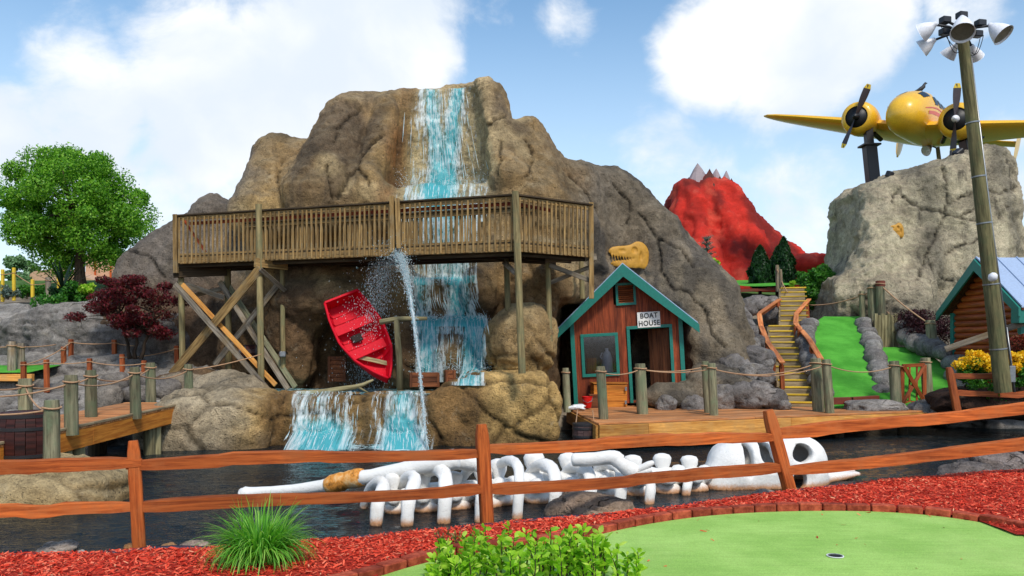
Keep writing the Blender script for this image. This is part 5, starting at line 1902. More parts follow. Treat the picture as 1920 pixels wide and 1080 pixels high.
flat_brace((412, 528, 19.1), (540, 730, 18.0), 0.12, 'grey_wood')
flat_brace((422, 526, 19.25), (554, 726, 18.2), 0.12, 'post_wood')
flat_brace((333, 528, 18.9), (420, 558, 19.1), 0.11, 'grey_wood')
flat_brace((338, 560, 19.2), (420, 540, 19.3), 0.10, 'grey_wood')
flat_brace((488, 505, 17.7), (535, 545, 18.3), 0.10, 'grey_wood')
flat_brace((945, 492, 17.2), (966, 512, 16.1), 0.10, 'grey_wood')
# right end bracing
flat_brace((1030, 497, 17.2), (1112, 528, 17.3), 0.10, 'grey_wood')
flat_brace((1112, 498, 17.4), (1032, 530, 17.5), 0.09, 'grey_wood')
MB().beam(P(1022, 486, 17.2), P(1118, 482, 17.35), 0.08, 0.15).ob('cap_beam', M['grey_wood'], bridge)
leg(1090, 490, 1092, 560, 18.3, 0.12)


# ------------------------------------------------------------------ red rowing boat
boat = thing('rowing_boat', P(670, 640, 18.0), 'battered red rowing boat hanging bow down beside the waterfall', 'boat')
S_, B_ = P(640, 556, 17.7), P(728, 712, 17.2)
U = (B_ - S_); LB = U.length; U.normalize()
Wd = Vector((-0.42, 0.86, -0.10)); Wd = (Wd - U * Wd.dot(U)).normalized()
Vv = Wd.cross(U).normalized()
if Vv.x < 0: Vv = -Vv


def boat_ring(t, k, dz, wall=0.0):
    b = float(np.interp(t, [0, .2, .45, .7, .88, 1.0], [.40, .50, .545, .43, .21, .015])) * k
    h = float(np.interp(t, [0, .5, .85, 1.0], [.40, .42, .40, .30]))
    sheer = float(np.interp(t, [0, .5, 1.0], [0.0, 0.03, -0.10]))
    o = S_ + U * (LB * t)
    bb = b - wall
    return [o + Vv * (s * bb * c) + Wd * (sheer + (h - wall) * e) for s, c, e in ((-1, 1.0, 0.0), (-1, .93, .45), (-1, .70, .98), (0, 0, 1.03), (1, .70, .98), (1, .93, .45), (1, 1.0, 0.0))]


ts = np.linspace(0, 1, 17)
outer = [boat_ring(t, 1.0, 0) for t in ts]; inner = [boat_ring(t, 1.0, 0, 0.022) for t in ts]
m = MB()
m.loft(outer, closed=False, caps=False); m.loft([r[::-1] for r in inner], closed=False, caps=False)
for i in range(len(ts) - 1):
    for k in (0, 6):
        m.add([outer[i][k], outer[i + 1][k], inner[i + 1][k], inner[i][k]], [(0, 1, 2, 3)])
m.add(outer[0], [(0, 1, 2, 3, 4, 5, 6)]); m.add([p + U * 0.025 for p in inner[0]], [(6, 5, 4, 3, 2, 1, 0)])
hull = m.ob('hull', M['boat_red'], boat)
for k in (0, 6):
    MB().tube([r[k] for r in outer], (0.030), 6).ob('gunwale', M['boat_red'], boat, smooth=True)
MB().beam(outer[0][0], outer[0][6], 0.05, 0.07, up=Wd).ob('transom_rail', M['boat_red'], boat)
for t in (0.30, 0.60):
    r = boat_ring(t, 1.0, 0, 0.03)
    MB().beam(r[1], r[5], 0.22, 0.03, up=Wd, bev=0.006).ob('seat', M['boat_red'], boat)
for t in (0.12, 0.2, 0.42, 0.5, 0.72):
    r = boat_ring(t, 1.0, 0, 0.03)
    MB().tube([r[0], r[1], r[2], r[3], r[4], r[5], r[6]], 0.014, 5).ob('frame', M['boat_red'], boat)
for s in (-.3, -.1, .1, .3):
    MB().beam(S_ + U * .03 + Vv * s * .9 + Wd * .05, S_ + U * .03 + Vv * s * .75 + Wd * .36, 0.03, 0.03).ob('transom_stud', M['boat_red'], boat)
r = boat_ring(.42, 1, 0, .06)
MB().box((r[2] + r[4]) / 2 - Vv * .05 - Wd * .03, (.24, .18, .04), Matrix((Vv, U, Wd)).transposed(), 0.015).ob('wet_rag', M['interior_dark'], boat)
r = boat_ring(.72, 1, 0, .06)
MB().beam(r[2] - Wd * .06 - U * .2, r[4] - Wd * .08 + U * .2, .10, .03, up=Wd).ob('loose_board', M['driftwood'], boat)

# things around the basin
def crate(name, px0, py0, px1, py1, d, depth, label, mat='crate_wood', rz=0.15, bands=2):
    a, b = P(px0, py1, d), P(px1, py0, d)
    w, h = b.x - a.x, b.z - a.z
    c = Vector(((a.x + b.x) / 2, d + depth / 2, a.z))
    root = thing(name, c, label, 'crate')
    rot = Matrix.Rotation(rz, 3, 'Z')
    n = max(2, int(h / 0.09))
    for i in range(n):
        MB().box(c + Vector((0, 0, h * (i + .5) / n)), (w, depth, h / n - 0.006), rot, 0.006).ob('board', M[mat], root)
    for s in (-1, 1):
        MB().box(c + rot @ Vector((s * (w / 2 - 0.03), -depth / 2 - 0.012, h / 2)), (0.05, 0.022, h), rot, 0.003).ob('batten', M[mat], root)
    return root


crate('crate', 612, 668, 645, 716, 18.3, .45, 'wooden crate standing in the dark cave left of the red boat')
crate('crate', 766, 699, 822, 726, 17.0, .35, 'wide wet wooden box under the spray left of the waterfall foot')
crate('crate', 833, 694, 853, 718, 16.9, .28, 'small square wooden box at the foot of the waterfall')
crate('crate', 878, 700, 918, 716, 16.9, .3, 'low wooden box at the right foot of the waterfall')
m = MB()
pts = [P(556, 738, 16.9), P(600, 736, 16.85), P(640, 729, 16.8), P(675, 724, 16.8), P(700, 712, 16.8)]
m.tube(smooth_path(pts, 1), [.05, .06, .062, .06, .058, .055, .05, .04, .03, .02][:len(smooth_path(pts, 1))], 8)
m.tube([P(670, 725, 16.8), P(690, 736, 16.75)], [.03, .015], 6)
m.ob('driftwood_log', M['driftwood'], None, smooth=True, label='mossy driftwood log lying on the basin rim below the boat', cat='log')
ls = thing('log_prop', P(748, 730, 17.0), 'weathered log post with crosspiece between the boat and the falls', 'log')
MB().tube([P(750, 732, 17.0), P(748, 670, 17.0), P(743, 600, 17.0)], [.075, .07, .06], 9).ob('post', M['driftwood'], ls, smooth=True)
MB().tube([P(712, 604, 17.0), P(745, 598, 17.0), P(800, 597, 17.3)], [.06, .055, .04], 8).ob('crosspiece', M['driftwood'], ls, smooth=True)
# barrel lying behind the trestle
def barrel(name, base, axis, r, h, label, wood_='barrel_wood', staves=16, bulge=0.13, open_top=False):
    root = thing(name, base, label, 'barrel')
    ax = Vector(axis).normalized(); q = ax.to_track_quat('Z', 'Y').to_matrix()
    base = Vector(base)
    for s in range(staves):
        a0, a1 = 2 * math.pi * (s + .03) / staves, 2 * math.pi * (s + .97) / staves
        rings = []
        for j in range(7):
            t = j / 6
            rr = r * (1 - bulge * (2 * t - 1) ** 2)
            rings.append([base + q @ Vector((math.cos(a) * x, math.sin(a) * x, t * h)) for a, x in ((a0, rr), (a1, rr), (a1, rr - .03), (a0, rr - .03))])
        m = MB().loft(rings)
        m.g = [((Vector(x) - base).dot(ax) + s, s * .7, (Vector(x) - base).length) for x in m.v]
        m.ob('stave', M[wood_], root)
    for t in (0.06, 0.27, 0.73, 0.94):
        rr = r * (1 - bulge * (2 * t - 1) ** 2) + 0.006
        MB().lathe([(rr, t * h - .022), (rr + .004, t * h - .02), (rr + .004, t * h + .02), (rr, t * h + .022)], base, ax, 32).ob('hoop', M['hoop'], root, smooth=True, angle=30)
    for t in ((0.03,) if open_top else (0.03, 0.97)):
        rr = r * (1 - bulge * (2 * t - 1) ** 2) - .03
        MB().lathe([(rr, t * h), (rr, t * h + .02)], base, ax, 24).ob('head', M[wood_], root)
    return root


barrel('barrel', P(448, 662, 18.9), (1, 0.25, 0.0), .20, .55, 'dark barrel lying on its side behind the trestle legs', staves=12)
barrel('barrel', (PX(36, 10.6), 10.75, PZ(884, 10.6)), (0, 0, 1), .36, .78, 'dark wine red barrel standing on the tan pond rock', staves=18)
tub = barrel('tub', P(1097, 826, 15.7), (0, 0, 1), .25, .34, 'dark wooden tub hanging below the dock corner', 'tub_wood', 14, 0.06, True)
tub['category'] = 'tub'
for s in (-1, 1):
    MB().tube([P(1097 + s * 17, 792, 15.7), P(1097 + s * 14, 768, 15.75)], .012, 5).ob('rope', M['rope'], tub)


# ------------------------------------------------------------------ boat house
W_ = 2.62
O = P(1079, 760, 19.4)
U = (P(1286, 751, 19.05) - O).normalized()
Vu = (P(1067, 603, 19.4) - O); Vu = (Vu - U * Vu.dot(U)).normalized()
Nn = U.cross(Vu).normalized()          # points away from the viewer? fixed below
if Nn.y > 0: Nn = -Nn                  # outward, to the viewer
EH, RH = 2.02, 3.20                    # eave and ridge height at the wall plane
house = thing('boat_house', O + U * W_ / 2, 'red brown board boat house with teal trim on the dock', 'shed')


def hp(u, v, w=0.0):
    return O + U * u + Vu * v + Nn * w


def hbox(u0, u1, v0, v1, w0, w1, name, mat, parent=house, bev=0.004, lab=None):
    m = MB()
    order = ((u1 - u0), (v1 - v0), (w1 - w0))
    m.box(hp((u0 + u1) / 2, (v0 + v1) / 2, (w0 + w1) / 2), order, Matrix((U, Vu, Nn)).transposed(), bev)
    return m.ob(name, M[mat], parent, label=lab)


def gable(u):
    return EH + (RH - EH) * (1 - abs(u - W_ / 2) / (W_ / 2))


win = (0.26, 1.06, 0.72, 1.66); door = (1.38, 2.34, 0.0, 1.78); vent = (1.14, 1.56, 2.38, 2.86)
wall = hbox(0.02, W_ - 0.02, 0.0, 0.05, -0.06, -0.03, 'sill_board', 'shed_board')
bwid = W_ / 20
for i in range(20):
    u0, u1 = i * bwid + 0.002, (i + 1) * bwid - 0.002
    segs = [(0.0, None)]
    cuts = []
    for (a, b, c0, c1) in (win, door, vent):
        if u1 > a + 0.01 and u0 < b - 0.01: cuts.append((c0, c1))
    lo = 0.0; pieces = []
    for c0, c1 in sorted(cuts):
        if c0 > lo: pieces.append((lo, c0))
        lo = c1
    pieces.append((lo, None))
    dp = random.uniform(0, 0.006)
    for lo, hi in pieces:
        if hi is None: poly_ = [(u0, lo), (u1, lo), (u1, gable(u1) - .01)] + ([(W_ / 2, gable(W_ / 2) - .01)] if u0 < W_ / 2 < u1 else []) + [(u0, gable(u0) - .01)]
        else: poly_ = [(u0, lo), (u1, lo), (u1, hi), (u0, hi)]
        m = MB().prism(poly_, hp(0, 0, -0.03), U, Vu, (0.03 + dp) * (1 if U.cross(Vu).dot(Nn) > 0 else -1))
        m.ob('board', M['shed_board'], house)
# side walls, back, floor and roof
DPT = 1.9
for u in (0.0, W_):
    hb = hbox(u - 0.02, u + 0.02, 0.0, EH, -DPT, -0.035, 'side_wall', 'shed_board')
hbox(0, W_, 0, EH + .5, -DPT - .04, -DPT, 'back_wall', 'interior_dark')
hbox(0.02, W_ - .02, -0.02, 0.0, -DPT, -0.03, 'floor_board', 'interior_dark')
rf_t = 0.05
for s in (-1, 1):
    rid = (W_ / 2, RH + 0.10); ev = (W_ / 2 + s * (W_ / 2 + 0.36), RH + 0.10 - (RH - EH) / (W_ / 2) * (W_ / 2 + 0.36))
    m = MB().prism([rid, ev, (ev[0], ev[1] + .05), (rid[0], rid[1] + .05)], hp(0, 0, 0.30), U, Vu, (2.3) * (-1 if U.cross(Vu).dot(Nn) > 0 else 1))
    m.ob('roof', M['roof_metal'], house)
    n_ = Vector((ev[0] - rid[0], ev[1] - rid[1], 0)); n_.normalize()
    q0 = (rid[0], rid[1] + 0.02); q1 = (ev[0] + n_.x * .03, ev[1] + 0.02 + n_.y * .03)
    m = MB().prism([q0, (q0[0], q0[1] - .30), (q1[0] - s * 0.0, q1[1] - .20), q1], hp(0, 0, 0.31), U, Vu, 0.045 * (1 if U.cross(Vu).dot(Nn) > 0 else -1))
    m.ob('barge_board', M['teal'], house)
# corner trim
hbox(-0.03, 0.07, 0, EH + .02, 0.008, 0.035, 'corner_trim', 'teal'); hbox(W_ - .07, W_ + .03, 0, EH + .02, 0.008, 0.035, 'corner_trim', 'teal')


def frame(a, b, c0, c1, t, name, root=house, bottom=True):
    fr_ = hbox(a, b, c1 - t, c1, 0.008, 0.045, name, 'teal')
    hbox(a, a + t, c0 if not bottom else c0 + t, c1 - t, 0.008, 0.042, 'frame_side', 'teal', fr_)
    hbox(b - t, b, c0 if not bottom else c0 + t, c1 - t, 0.008, 0.042, 'frame_side', 'teal', fr_)
    if bottom: hbox(a, b, c0, c0 + t, 0.008, 0.045, 'frame_sill', 'teal', fr_)
    return fr_


frame(win[0] - .05, win[1] + .05, win[2] - .05, win[3] + .05, .075, 'window_frame')
hbox(win[0], win[1], win[2], win[3], -0.028, -0.022, 'pane', 'glass', bev=0)
frame(door[0] - .06, door[1] + .06, 0.0, door[3] + .06, .075, 'door_frame', bottom=False)
# door leaf standing half open
hinge = hp(door[1] - 0.02, 0, -0.05)
dd = (-U * math.cos(R(38)) - Nn * math.sin(R(38)))
m = MB()
for i in range(5):
    a = hinge + dd * (0.12 * i); b = hinge + dd * (0.12 * i + 0.115)
    m = MB().beam(a.lerp(b, .5) + Vu * 0.03, a.lerp(b, .5) + Vu * (door[3] - .03), 0.115, 0.035, up=dd.cross(Vu))
    m.ob('door_board', M['door_board'], house)
# vent with louvre slats
vf = frame(vent[0] - .03, vent[1] + .03, vent[2] - .03, vent[3] + .03, .06, 'vent_frame')
for i in range(9):
    v0 = vent[2] + .045 + i * (vent[3] - vent[2] - .09) / 8
    MB().beam(hp(vent[0] + .02, v0, 0.0), hp(vent[1] - .02, v0, 0.0), 0.05, 0.010, up=(Vu + Nn * .9)).ob('slat', M['red_post'], vf)
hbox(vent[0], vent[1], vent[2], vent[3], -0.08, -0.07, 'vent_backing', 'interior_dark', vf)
# things seen through the window
hbox(.32, .56, .75, 1.12, -.16, -.13, 'shelf_panel', 'orange_beam')
jug = thing('water_jug', hp(.82, .74, -.19), 'white plastic jug standing inside the boat house window', 'jug')
MB().lathe([(.10, 0), (.13, .03), (.13, .35), (.09, .48), (.04, .54), (.04, .60)], hp(.82, .74, -.19), Vu, 18).ob('body', M['jug_white'], jug, smooth=True, angle=50)
MB().tube([hp(.70, 1.08, -.16), hp(.66, 1.14, -.15), hp(.71, 1.24, -.17)], .015, 6).ob('handle', M['jug_white'], jug)


def text_mesh(txt, size, bold=0.0):
    cu = bpy.data.curves.new('lettering', 'FONT')
    cu.body = txt; cu.size = size; cu.align_x = 'CENTER'; cu.align_y = 'CENTER'
    cu.offset = bold; cu.extrude = 0.004; cu.space_character = 1.12; cu.space_line = 0.86
    o = bpy.data.objects.new('lettering_src', cu)
    COL.objects.link(o)
    dg = bpy.context.evaluated_depsgraph_get()
    me = bpy.data.meshes.new_from_object(o.evaluated_get(dg))
    bpy.data.objects.remove(o)
    return me


sg = thing('sign', hp(1.87, 1.84, .05), 'white hand lettered BOAT HOUSE sign above the shed door', 'sign')
sb_ = hbox(1.59, 2.13, 1.79, 2.16, .046, .058, 'sign_board', 'sign_white', sg)
rot4 = Matrix((U, Vu, Nn)).transposed().to_4x4()
for txt, v, uo in (('BOAT', 2.065, 0.0), ('HOUSE', 1.885, 0.0)):
    me = text_mesh(txt, 0.17, 0.0035)
    me.transform(Matrix.Translation(hp(1.865 + uo, v, .0605)) @ rot4 @ Matrix.Rotation(0.02, 4, 'Z') @ Matrix.Diagonal((0.86, 1.0, 1, 1)))
    ob('lettering', me, M['sign_ink'], sg)

# ------------------------------------------------------------------ dock
A = GZ(1122, 793, 0.0); Bd = GZ(1700, 771, 0.0)
dx = (Bd - A).normalized(); dn = Vector((-dx.y, dx.x, 0))
dock = thing('dock', A, 'honey coloured plank dock in front of the boat house', 'dock')
left = (Vector((1.22, 19.6, 0)) - A).normalized()
LD = (Bd - A).length + 0.9
for i in range(25):
    w0 = i * 0.148
    k = w0 / max(left.dot(dn), .1)
    s0 = (A + left * k)
    a = s0 + dn * 0.07; b = A + dn * (w0 + .07) + dx * LD
    cut = a.lerp(b, 0.42 + 0.1 * math.sin(i * 2.3))
    z_ = Vector((0, 0, -0.02 + random.uniform(-.003, .003)))
    MB().beam(a + z_ + dx * random.uniform(-.015, .015), cut + z_, 0.140, 0.038).ob('plank', M['deck_plank'], dock)
    MB().beam(cut + z_ + dx * .004, b + z_, 0.140, 0.038).ob('plank', M['deck_plank'], dock)
zz_ = Vector((0, 0, -0.185))
c1 = A + dx * 1.05
MB().beam(A - dn * .03 + zz_, c1 - dn * .03 + zz_, .05, .285).ob('fascia', M['dock_wood'], dock)
c2 = A + dx * 4.4
MB().beam(c1 - dn * .03 + zz_ + dx * .004, c2 - dn * .03 + zz_, .05, .285).ob('fascia', M['dock_wood'], dock)
MB().beam(c2 - dn * .03 + zz_ + dx * .004, A + dx * LD - dn * .03 + zz_, .05, .285).ob('fascia', M['dock_wood'], dock)
MB().beam(A + zz_ - dx * .03, A + left * 3.4 + zz_ - dx * .03, .05, .28).ob('fascia', M['dock_wood'], dock)
for s in (.3, 2.2, 4.1, 6.0, 7.8):
    MB().tube([A + dx * s + dn * .35 + Vector((0, 0, -1.6)), A + dx * s + dn * .35 + Vector((0, 0, -.05))], .11, 10).ob('pile', M['dark_timber'], dock, smooth=True, angle=50)


def rope_post(px0, py0, px1, py1, d, r, label, mat='post_wood', group=None, wraps=1, cat='post', name='post'):
    root = thing(name, P(px1, py1, d), label, cat, group)
    a, b = P(px1, py1, d) - Vector((0, 0, .03)), P(px0, py0, d)
    n = 7
    m = MB()
    pts = [a.lerp(b, i / n) for i in range(n + 1)]
    rad = [r * (1.03 - .04 * i / n + random.uniform(-.02, .02)) for i in range(n)] + [r * .9]
    m.tube(pts, rad, 12)
    m.ob('shaft', M[mat], root, smooth=True, angle=45)
    for w in range(wraps):
        t = 1 - (.10 + .05 * w) / max((b - a).length, .2)
        c = a.lerp(b, t)
        m = MB()
        ring = [c + Vector((math.cos(q) * (r + .012), math.sin(q) * (r + .012), .008 * math.sin(2 * q))) for q in np.linspace(0, 2 * math.pi, 15)]
        m.tube(ring, .014, 5)
        m.ob('rope_wrap', M['rope'], root, smooth=True)
    return b - (b - a).normalized() * .12


def rope(pts, label, r=0.013, name='rope', sag=0.10):
    m = MB()
    full = []
    for a, b in zip(pts[:-1], pts[1:]):
        full += catenary(a, b, sag * (b - a).length / 2.0, 10)[(1 if full else 0):]
    m.tube(full, r, 6)
    return m.ob(name, M['rope'], None, smooth=True, label=label, cat='rope')


G_ = 'timber posts along the front of the dock'
dp = [(1060, 690, 1064, 770, 18.0, .085, 'squat post at the left back corner of the dock beside the shed'),
      (1126, 687, 1132, 786, 15.95, .095, 'green tinged dock post nearest the hanging tub'),
      (1200, 682, 1205, 776, 17.1, .12, 'thick dark dock post in front of the boat house door'),
      (1322, 677, 1328, 774, 17.4, .085, 'left one of the paired dock posts before the grey boulders'),
      (1334, 681, 1339, 779, 16.75, .09, 'right one of the paired dock posts before the grey boulders'),
      (1529, 672, 1535, 771, 17.75, .125, 'dark dock post at the foot of the yellow edged stairs'),
      (1549, 674, 1556, 774, 17.35, .095, 'green tinged dock post beside the foot of the stairs'),
      (1676, 677, 1681, 766, 18.4, .12, 'post left of the small lattice gate'),
      (1735, 671, 1741, 760, 19.2, .12, 'post right of the small lattice gate')]
tops = [rope_post(*q[:6], q[6], group=G_) for q in dp]
rope([tops[1], tops[2], tops[3]], 'slack rope from the tub post past the shed door to the paired posts')
rope([tops[2], tops[4]], 'second slack rope from the thick dark post to the paired posts')
rope([tops[4], tops[5]], 'rope sagging from the paired dock posts to the stair foot post', sag=.13)
rope([tops[3], tops[6]], 'lower rope sagging from the paired dock posts past the stair foot', sag=.17)
rope([tops[6], tops[7]], 'rope sagging across the front of the green fairway', sag=.13)
rope([tops[7], tops[8]], 'short rope across the top of the lattice gate', sag=.05)

# things on the dock
bx_ = thing('wooden_chest', P(1143, 764, 18.9), 'orange brown wooden chest on the dock below the shed window', 'chest')
c = P(1143, 764, 18.9)
for i in range(4):
    MB().box(c + Vector((0, .2, .07 + .135 * i)), (.80, .42, .13), Matrix.Rotation(.1, 3, 'Z'), .006).ob('board', M['orange_beam'], bx_)
MB().box(c + Vector((0, .2, .57)), (.84, .46, .03), Matrix.Rotation(.1, 3, 'Z'), .006).ob('lid', M['orange_beam'], bx_)
for s in (.12, .44):
    MB().box(c + Vector((.38, -.03, s)), (.05, .02, .09), None, .003).ob('hinge', M['steel'], bx_)
lb = thing('low_box', P(1118, 765, 18.6), 'low wooden box beside the red bucket on the dock', 'box')
MB().box(P(1120, 765, 18.6) + Vector((0, .15, .14)), (.34, .3, .28), None, .006).ob('box_body', M['crate_wood'], lb)
MB().box(P(1120, 765, 18.6) + Vector((0, .15, .295)), (.36, .32, .025), None, .004).ob('lid', M['crate_wood'], lb)
c = P(1101, 765, 18.3)
bk = thing('bucket', c, 'bright red plastic bucket on the dock by the shed', 'bucket')
MB().lathe([(.085, 0), (.095, .01), (.12, .25), (.128, .25), (.128, .265), (.112, .265), (.09, .03)], c, n=22).ob('body', M['bucket_red'], bk, smooth=True, angle=40)
MB().tube([c + Vector((-.12, 0, .25)), c + Vector((-.10, -.08, .17)), c + Vector((0, -.14, .13)), c + Vector((.10, -.08, .17)), c + Vector((.12, 0, .25))], .006, 5).ob('handle', M['steel'], bk)
me = stone_mesh('plastic_bag', (.17, .12, .06), 71, 3, .5)
ob('plastic_bag', me, None, None, 'crumpled white plastic bag lying beside the red bucket', 'bag', loc=P(1083, 768, 18.0) + Vector((0, 0, .05)))
me.materials.append(M['bag_white'])
# ------------------------------------------------------------------ stairs up the slope
stairs = thing('staircase', (6.9, 18.9, 0), 'steep outdoor staircase with yellow edged steps between grey boulders', 'stairs')
path = []
for i in range(13):
    path.append((6.82 + 0.088 * i, 18.95 + 0.36 * i, 0.10 + 0.158 * i, 0.21))
for i in range(1, 9):
    path.append((8.33 + 0.125 * i, 23.55 + 0.37 * i, 2.0 + 0.165 * i, 0.30))
for i, (x, y, z, yaw) in enumerate(path):
    rot = Matrix.Rotation(-yaw + 0.02, 3, 'Z')
    st = MB().box((x, y + 0.22, z - 0.10), (0.80, 0.44, 0.19), rot, 0.01).ob('step', M['step_wood'], stairs)
    c = Vector((x, y, z)) + rot @ Vector((0, -0.005, 0.0))
    MB().box(c + Vector((0, 0.02, 0.004)), (0.805, 0.075, 0.045), rot, 0.008).ob('nosing', M['step_paint'], st)
MB().box((8.2, 23.75, 1.93), (1.15, 0.6, 0.12), Matrix.Rotation(-.2, 3, 'Z'), .01).ob('landing', M['concrete'], stairs)


def handrail(name, pts, posts, label):
    root = thing(name, P(*posts[0][2:5]), label, 'handrail')
    for a, b in zip(pts[:-1], pts[1:]):
        MB().beam(P(*a), P(*b), 0.14, 0.04, bev=.006).ob('rail', M['stair_rail'], root)
        MB().beam(P(*a) - Vector((0, 0, .07)), P(*b) - Vector((0, 0, .07)), 0.04, 0.09).ob('rail_support', M['red_post'], root)
    for (px, py, px1, py1, d) in posts:
        MB().beam(P(px1, py1, d), P(px, py, d) - Vector((0, 0, .03)), .10, .10, up=(0, 1, 0)).ob('post', M['red_post'], root)
    return root


handrail('handrail', [(1467, 680, 19.6), (1439, 641, 21.3), (1427, 612, 22.9), (1423, 588, 23.9), (1462, 561, 25.6)],
         [(1465, 682, 1467, 730, 19.7), (1448, 655, 1450, 696, 20.7), (1437, 640, 1440, 668, 21.5), (1427, 614, 1430, 640, 22.9), (1459, 564, 1463, 606, 25.3)], 'left wooden handrail of the staircase, bending twice')
handrail('handrail', [(1539, 673, 19.4), (1517, 636, 21.3), (1492, 607, 23.0), (1493, 588, 24.0), (1517, 561, 25.6)],
         [(1522, 648, 1524, 690, 20.6), (1492, 610, 1495, 664, 22.6), (1499, 616, 1502, 670, 22.2), (1512, 567, 1515, 604, 25.2), (1536, 675, 1538, 720, 19.5)], 'right wooden handrail of the staircase beside the green fairway')

# ------------------------------------------------------------------ fairways
def lane(name, rows, nx=14):
    V = []
    rr = []
    for a, b in zip(rows[:-1], rows[1:]):
        for j in range(5):
            t = j / 5; rr.append([a[i] * (1 - t) + b[i] * t for i in range(4)])
    rr.append(rows[-1])
    for (py, d, l, r) in rr:
        for k in range(nx):
            px = l + (r - l) * k / (nx - 1)
            p = P(px, py, d); V.append((p.x, p.y, p.z))
    V = np.array(V)
    V[:, 2] += 0.03 * fbm(V * np.array([1, 1, 0]), 0.8, 2, seed=6) + 0.02
    f = [(i * nx + k, i * nx + k + 1, (i + 1) * nx + k + 1, (i + 1) * nx + k) for i in range(len(rr) - 1) for k in range(nx - 1)]
    me = np_mesh(name, V, np.array(f), True)
    return ob(name, me, M['turf'], None, kind='structure')


lane('fairway', [(766, 18.5, 1538, 1716), (735, 19.2, 1536, 1690), (700, 20.1, 1536, 1662), (660, 21.4, 1524, 1645), (630, 22.6, 1518, 1636), (606, 23.7, 1528, 1622), (594, 24.3, 1545, 1612)])
lane('lower_fairway', [(764, 18.7, 1688, 1905), (742, 19.3, 1690, 1840), (715, 20.1, 1690, 1800), (690, 21.1, 1672, 1775), (668, 22.1, 1655, 1745), (652, 22.9, 1648, 1700)])
# a strip of green on the plateau
me = grid_mesh('upper_green', np.linspace(8.2, 10.6, 8), np.linspace(28.2, 35, 12), lambda X, Y: 3.50 + (Y - 28) * .10 + 0.03 * np.sin(X * 2))
ob('upper_green', me, M['turf'], None, kind='structure')
MB().beam(P(1372, 546, 28.2), P(1462, 541, 28.4), .08, .10).ob('edging_board', M['plank_red'], None, label='dark red edging board at the front of the high green', cat='board')


def stone_row(name, pts, label, rmin, rmax, seed, col=None, squash=0.8, step=0.30):
    root = thing(name, pts[0], label, 'stone edging')
    rs = random.Random(seed)
    k = 0
    for a, b in zip(pts[:-1], pts[1:]):
        n = max(1, int((b - a).length / step))
        for j in range(n):
            p = a.lerp(b, (j + .5) / n) + Vector((rs.uniform(-.03, .03), rs.uniform(-.03, .03), rs.uniform(-.03, .03)))
            r = rs.uniform(rmin, rmax)
            me = stone_mesh('stone', (r * rs.uniform(1.0, 1.3), r * rs.uniform(.85, 1.1), r * squash * rs.uniform(.9, 1.25)), seed * 50 + k, 3, .14, col or srgb(150, 146, 140), srgb(116, 110, 106))
            ob('stone', me, M['rock_small'], root, loc=p, rot=(rs.uniform(-.2, .2), rs.uniform(-.2, .2), rs.uniform(0, 3)))
            k += 1
    return root


def PP(lst):
    return [P(*q) for q in lst]


stone_row('stone_edging', PP([(1652, 742, 19.2), (1655, 725, 19.5), (1648, 700, 20.1), (1640, 675, 20.9), (1635, 650, 21.8), (1628, 628, 22.7), (1614, 606, 23.7)]), 'grey stone edging between the two green fairways', .20, .27, 3, step=.28)
stone_row('stone_edging', PP([(1690, 628, 23.0), (1705, 636, 22.8), (1730, 648, 22.2), (1758, 656, 21.6), (1780, 668, 21.1), (1800, 690, 20.6), (1800, 715, 20.0), (1812, 738, 19.6), (1818, 752, 19.3)]), 'grey stone edging right of the lower green fairway', .22, .32, 4, step=.3)
stone_row('stone_edging', PP([(1684, 610, 23.3), (1702, 618, 23.0), (1724, 632, 22.7)]), 'upper row of grey stones below the dark purple shrub', .22, .3, 6, step=.3)
stone_row('stone_edging', PP([(1543, 745, 18.9), (1536, 715, 19.6), (1524, 690, 20.3), (1515, 665, 21.1), (1511, 640, 22.0), (1512, 618, 23.0), (1522, 602, 23.9)]), 'grey boulders filling the gap between the stairs and the fairway', .17, .24, 5, step=.24)

# tumbled boulders left of the stairs
bank = thing('boulder_bank', P(1400, 760, 19.3), 'pile of rounded grey boulders left of the staircase', 'boulders')
rs = random.Random(12)
k = 0
for (px, py, d, r) in [(1300, 762, 18.6, .34), (1345, 748, 18.7, .40), (1392, 742, 18.6, .42), (1425, 742, 18.5, .38), (1452, 750, 18.4, .28), (1470, 760, 18.2, .16), (1250, 758, 18.4, .30), (1270, 744, 18.8, .30),
                       (1402, 705, 19.3, .40), (1430, 708, 19.1, .32), (1375, 690, 19.7, .42), (1420, 672, 20.0, .38), (1436, 684, 19.7, .22), (1395, 652, 20.7, .40), (1412, 645, 21.0, .30), (1368, 645, 21.0, .42),
                       (1392, 622, 21.9, .36), (1380, 600, 22.4, .42), (1350, 700, 20.2, .40), (1345, 585, 22.6, .45), (1395, 580, 23.4, .36), (1310, 720, 19.6, .38), (1452, 592, 25.6, .34), (1468, 602, 25.2, .22), (1440, 570, 26.4, .34), (1415, 572, 25.6, .36)]:
    me = stone_mesh('boulder', (r * rs.uniform(1.05, 1.35), r * rs.uniform(.8, 1.0), r * rs.uniform(.72, .95)), 200 + k, 4, .13, srgb(142, 136, 130), srgb(104, 98, 95), ridge=.2)
    ob('boulder', me, M['rock_small'], bank, loc=P(px, py, d), rot=(rs.uniform(-.3, .3), rs.uniform(-.3, .3), rs.uniform(0, 3)))
    k += 1

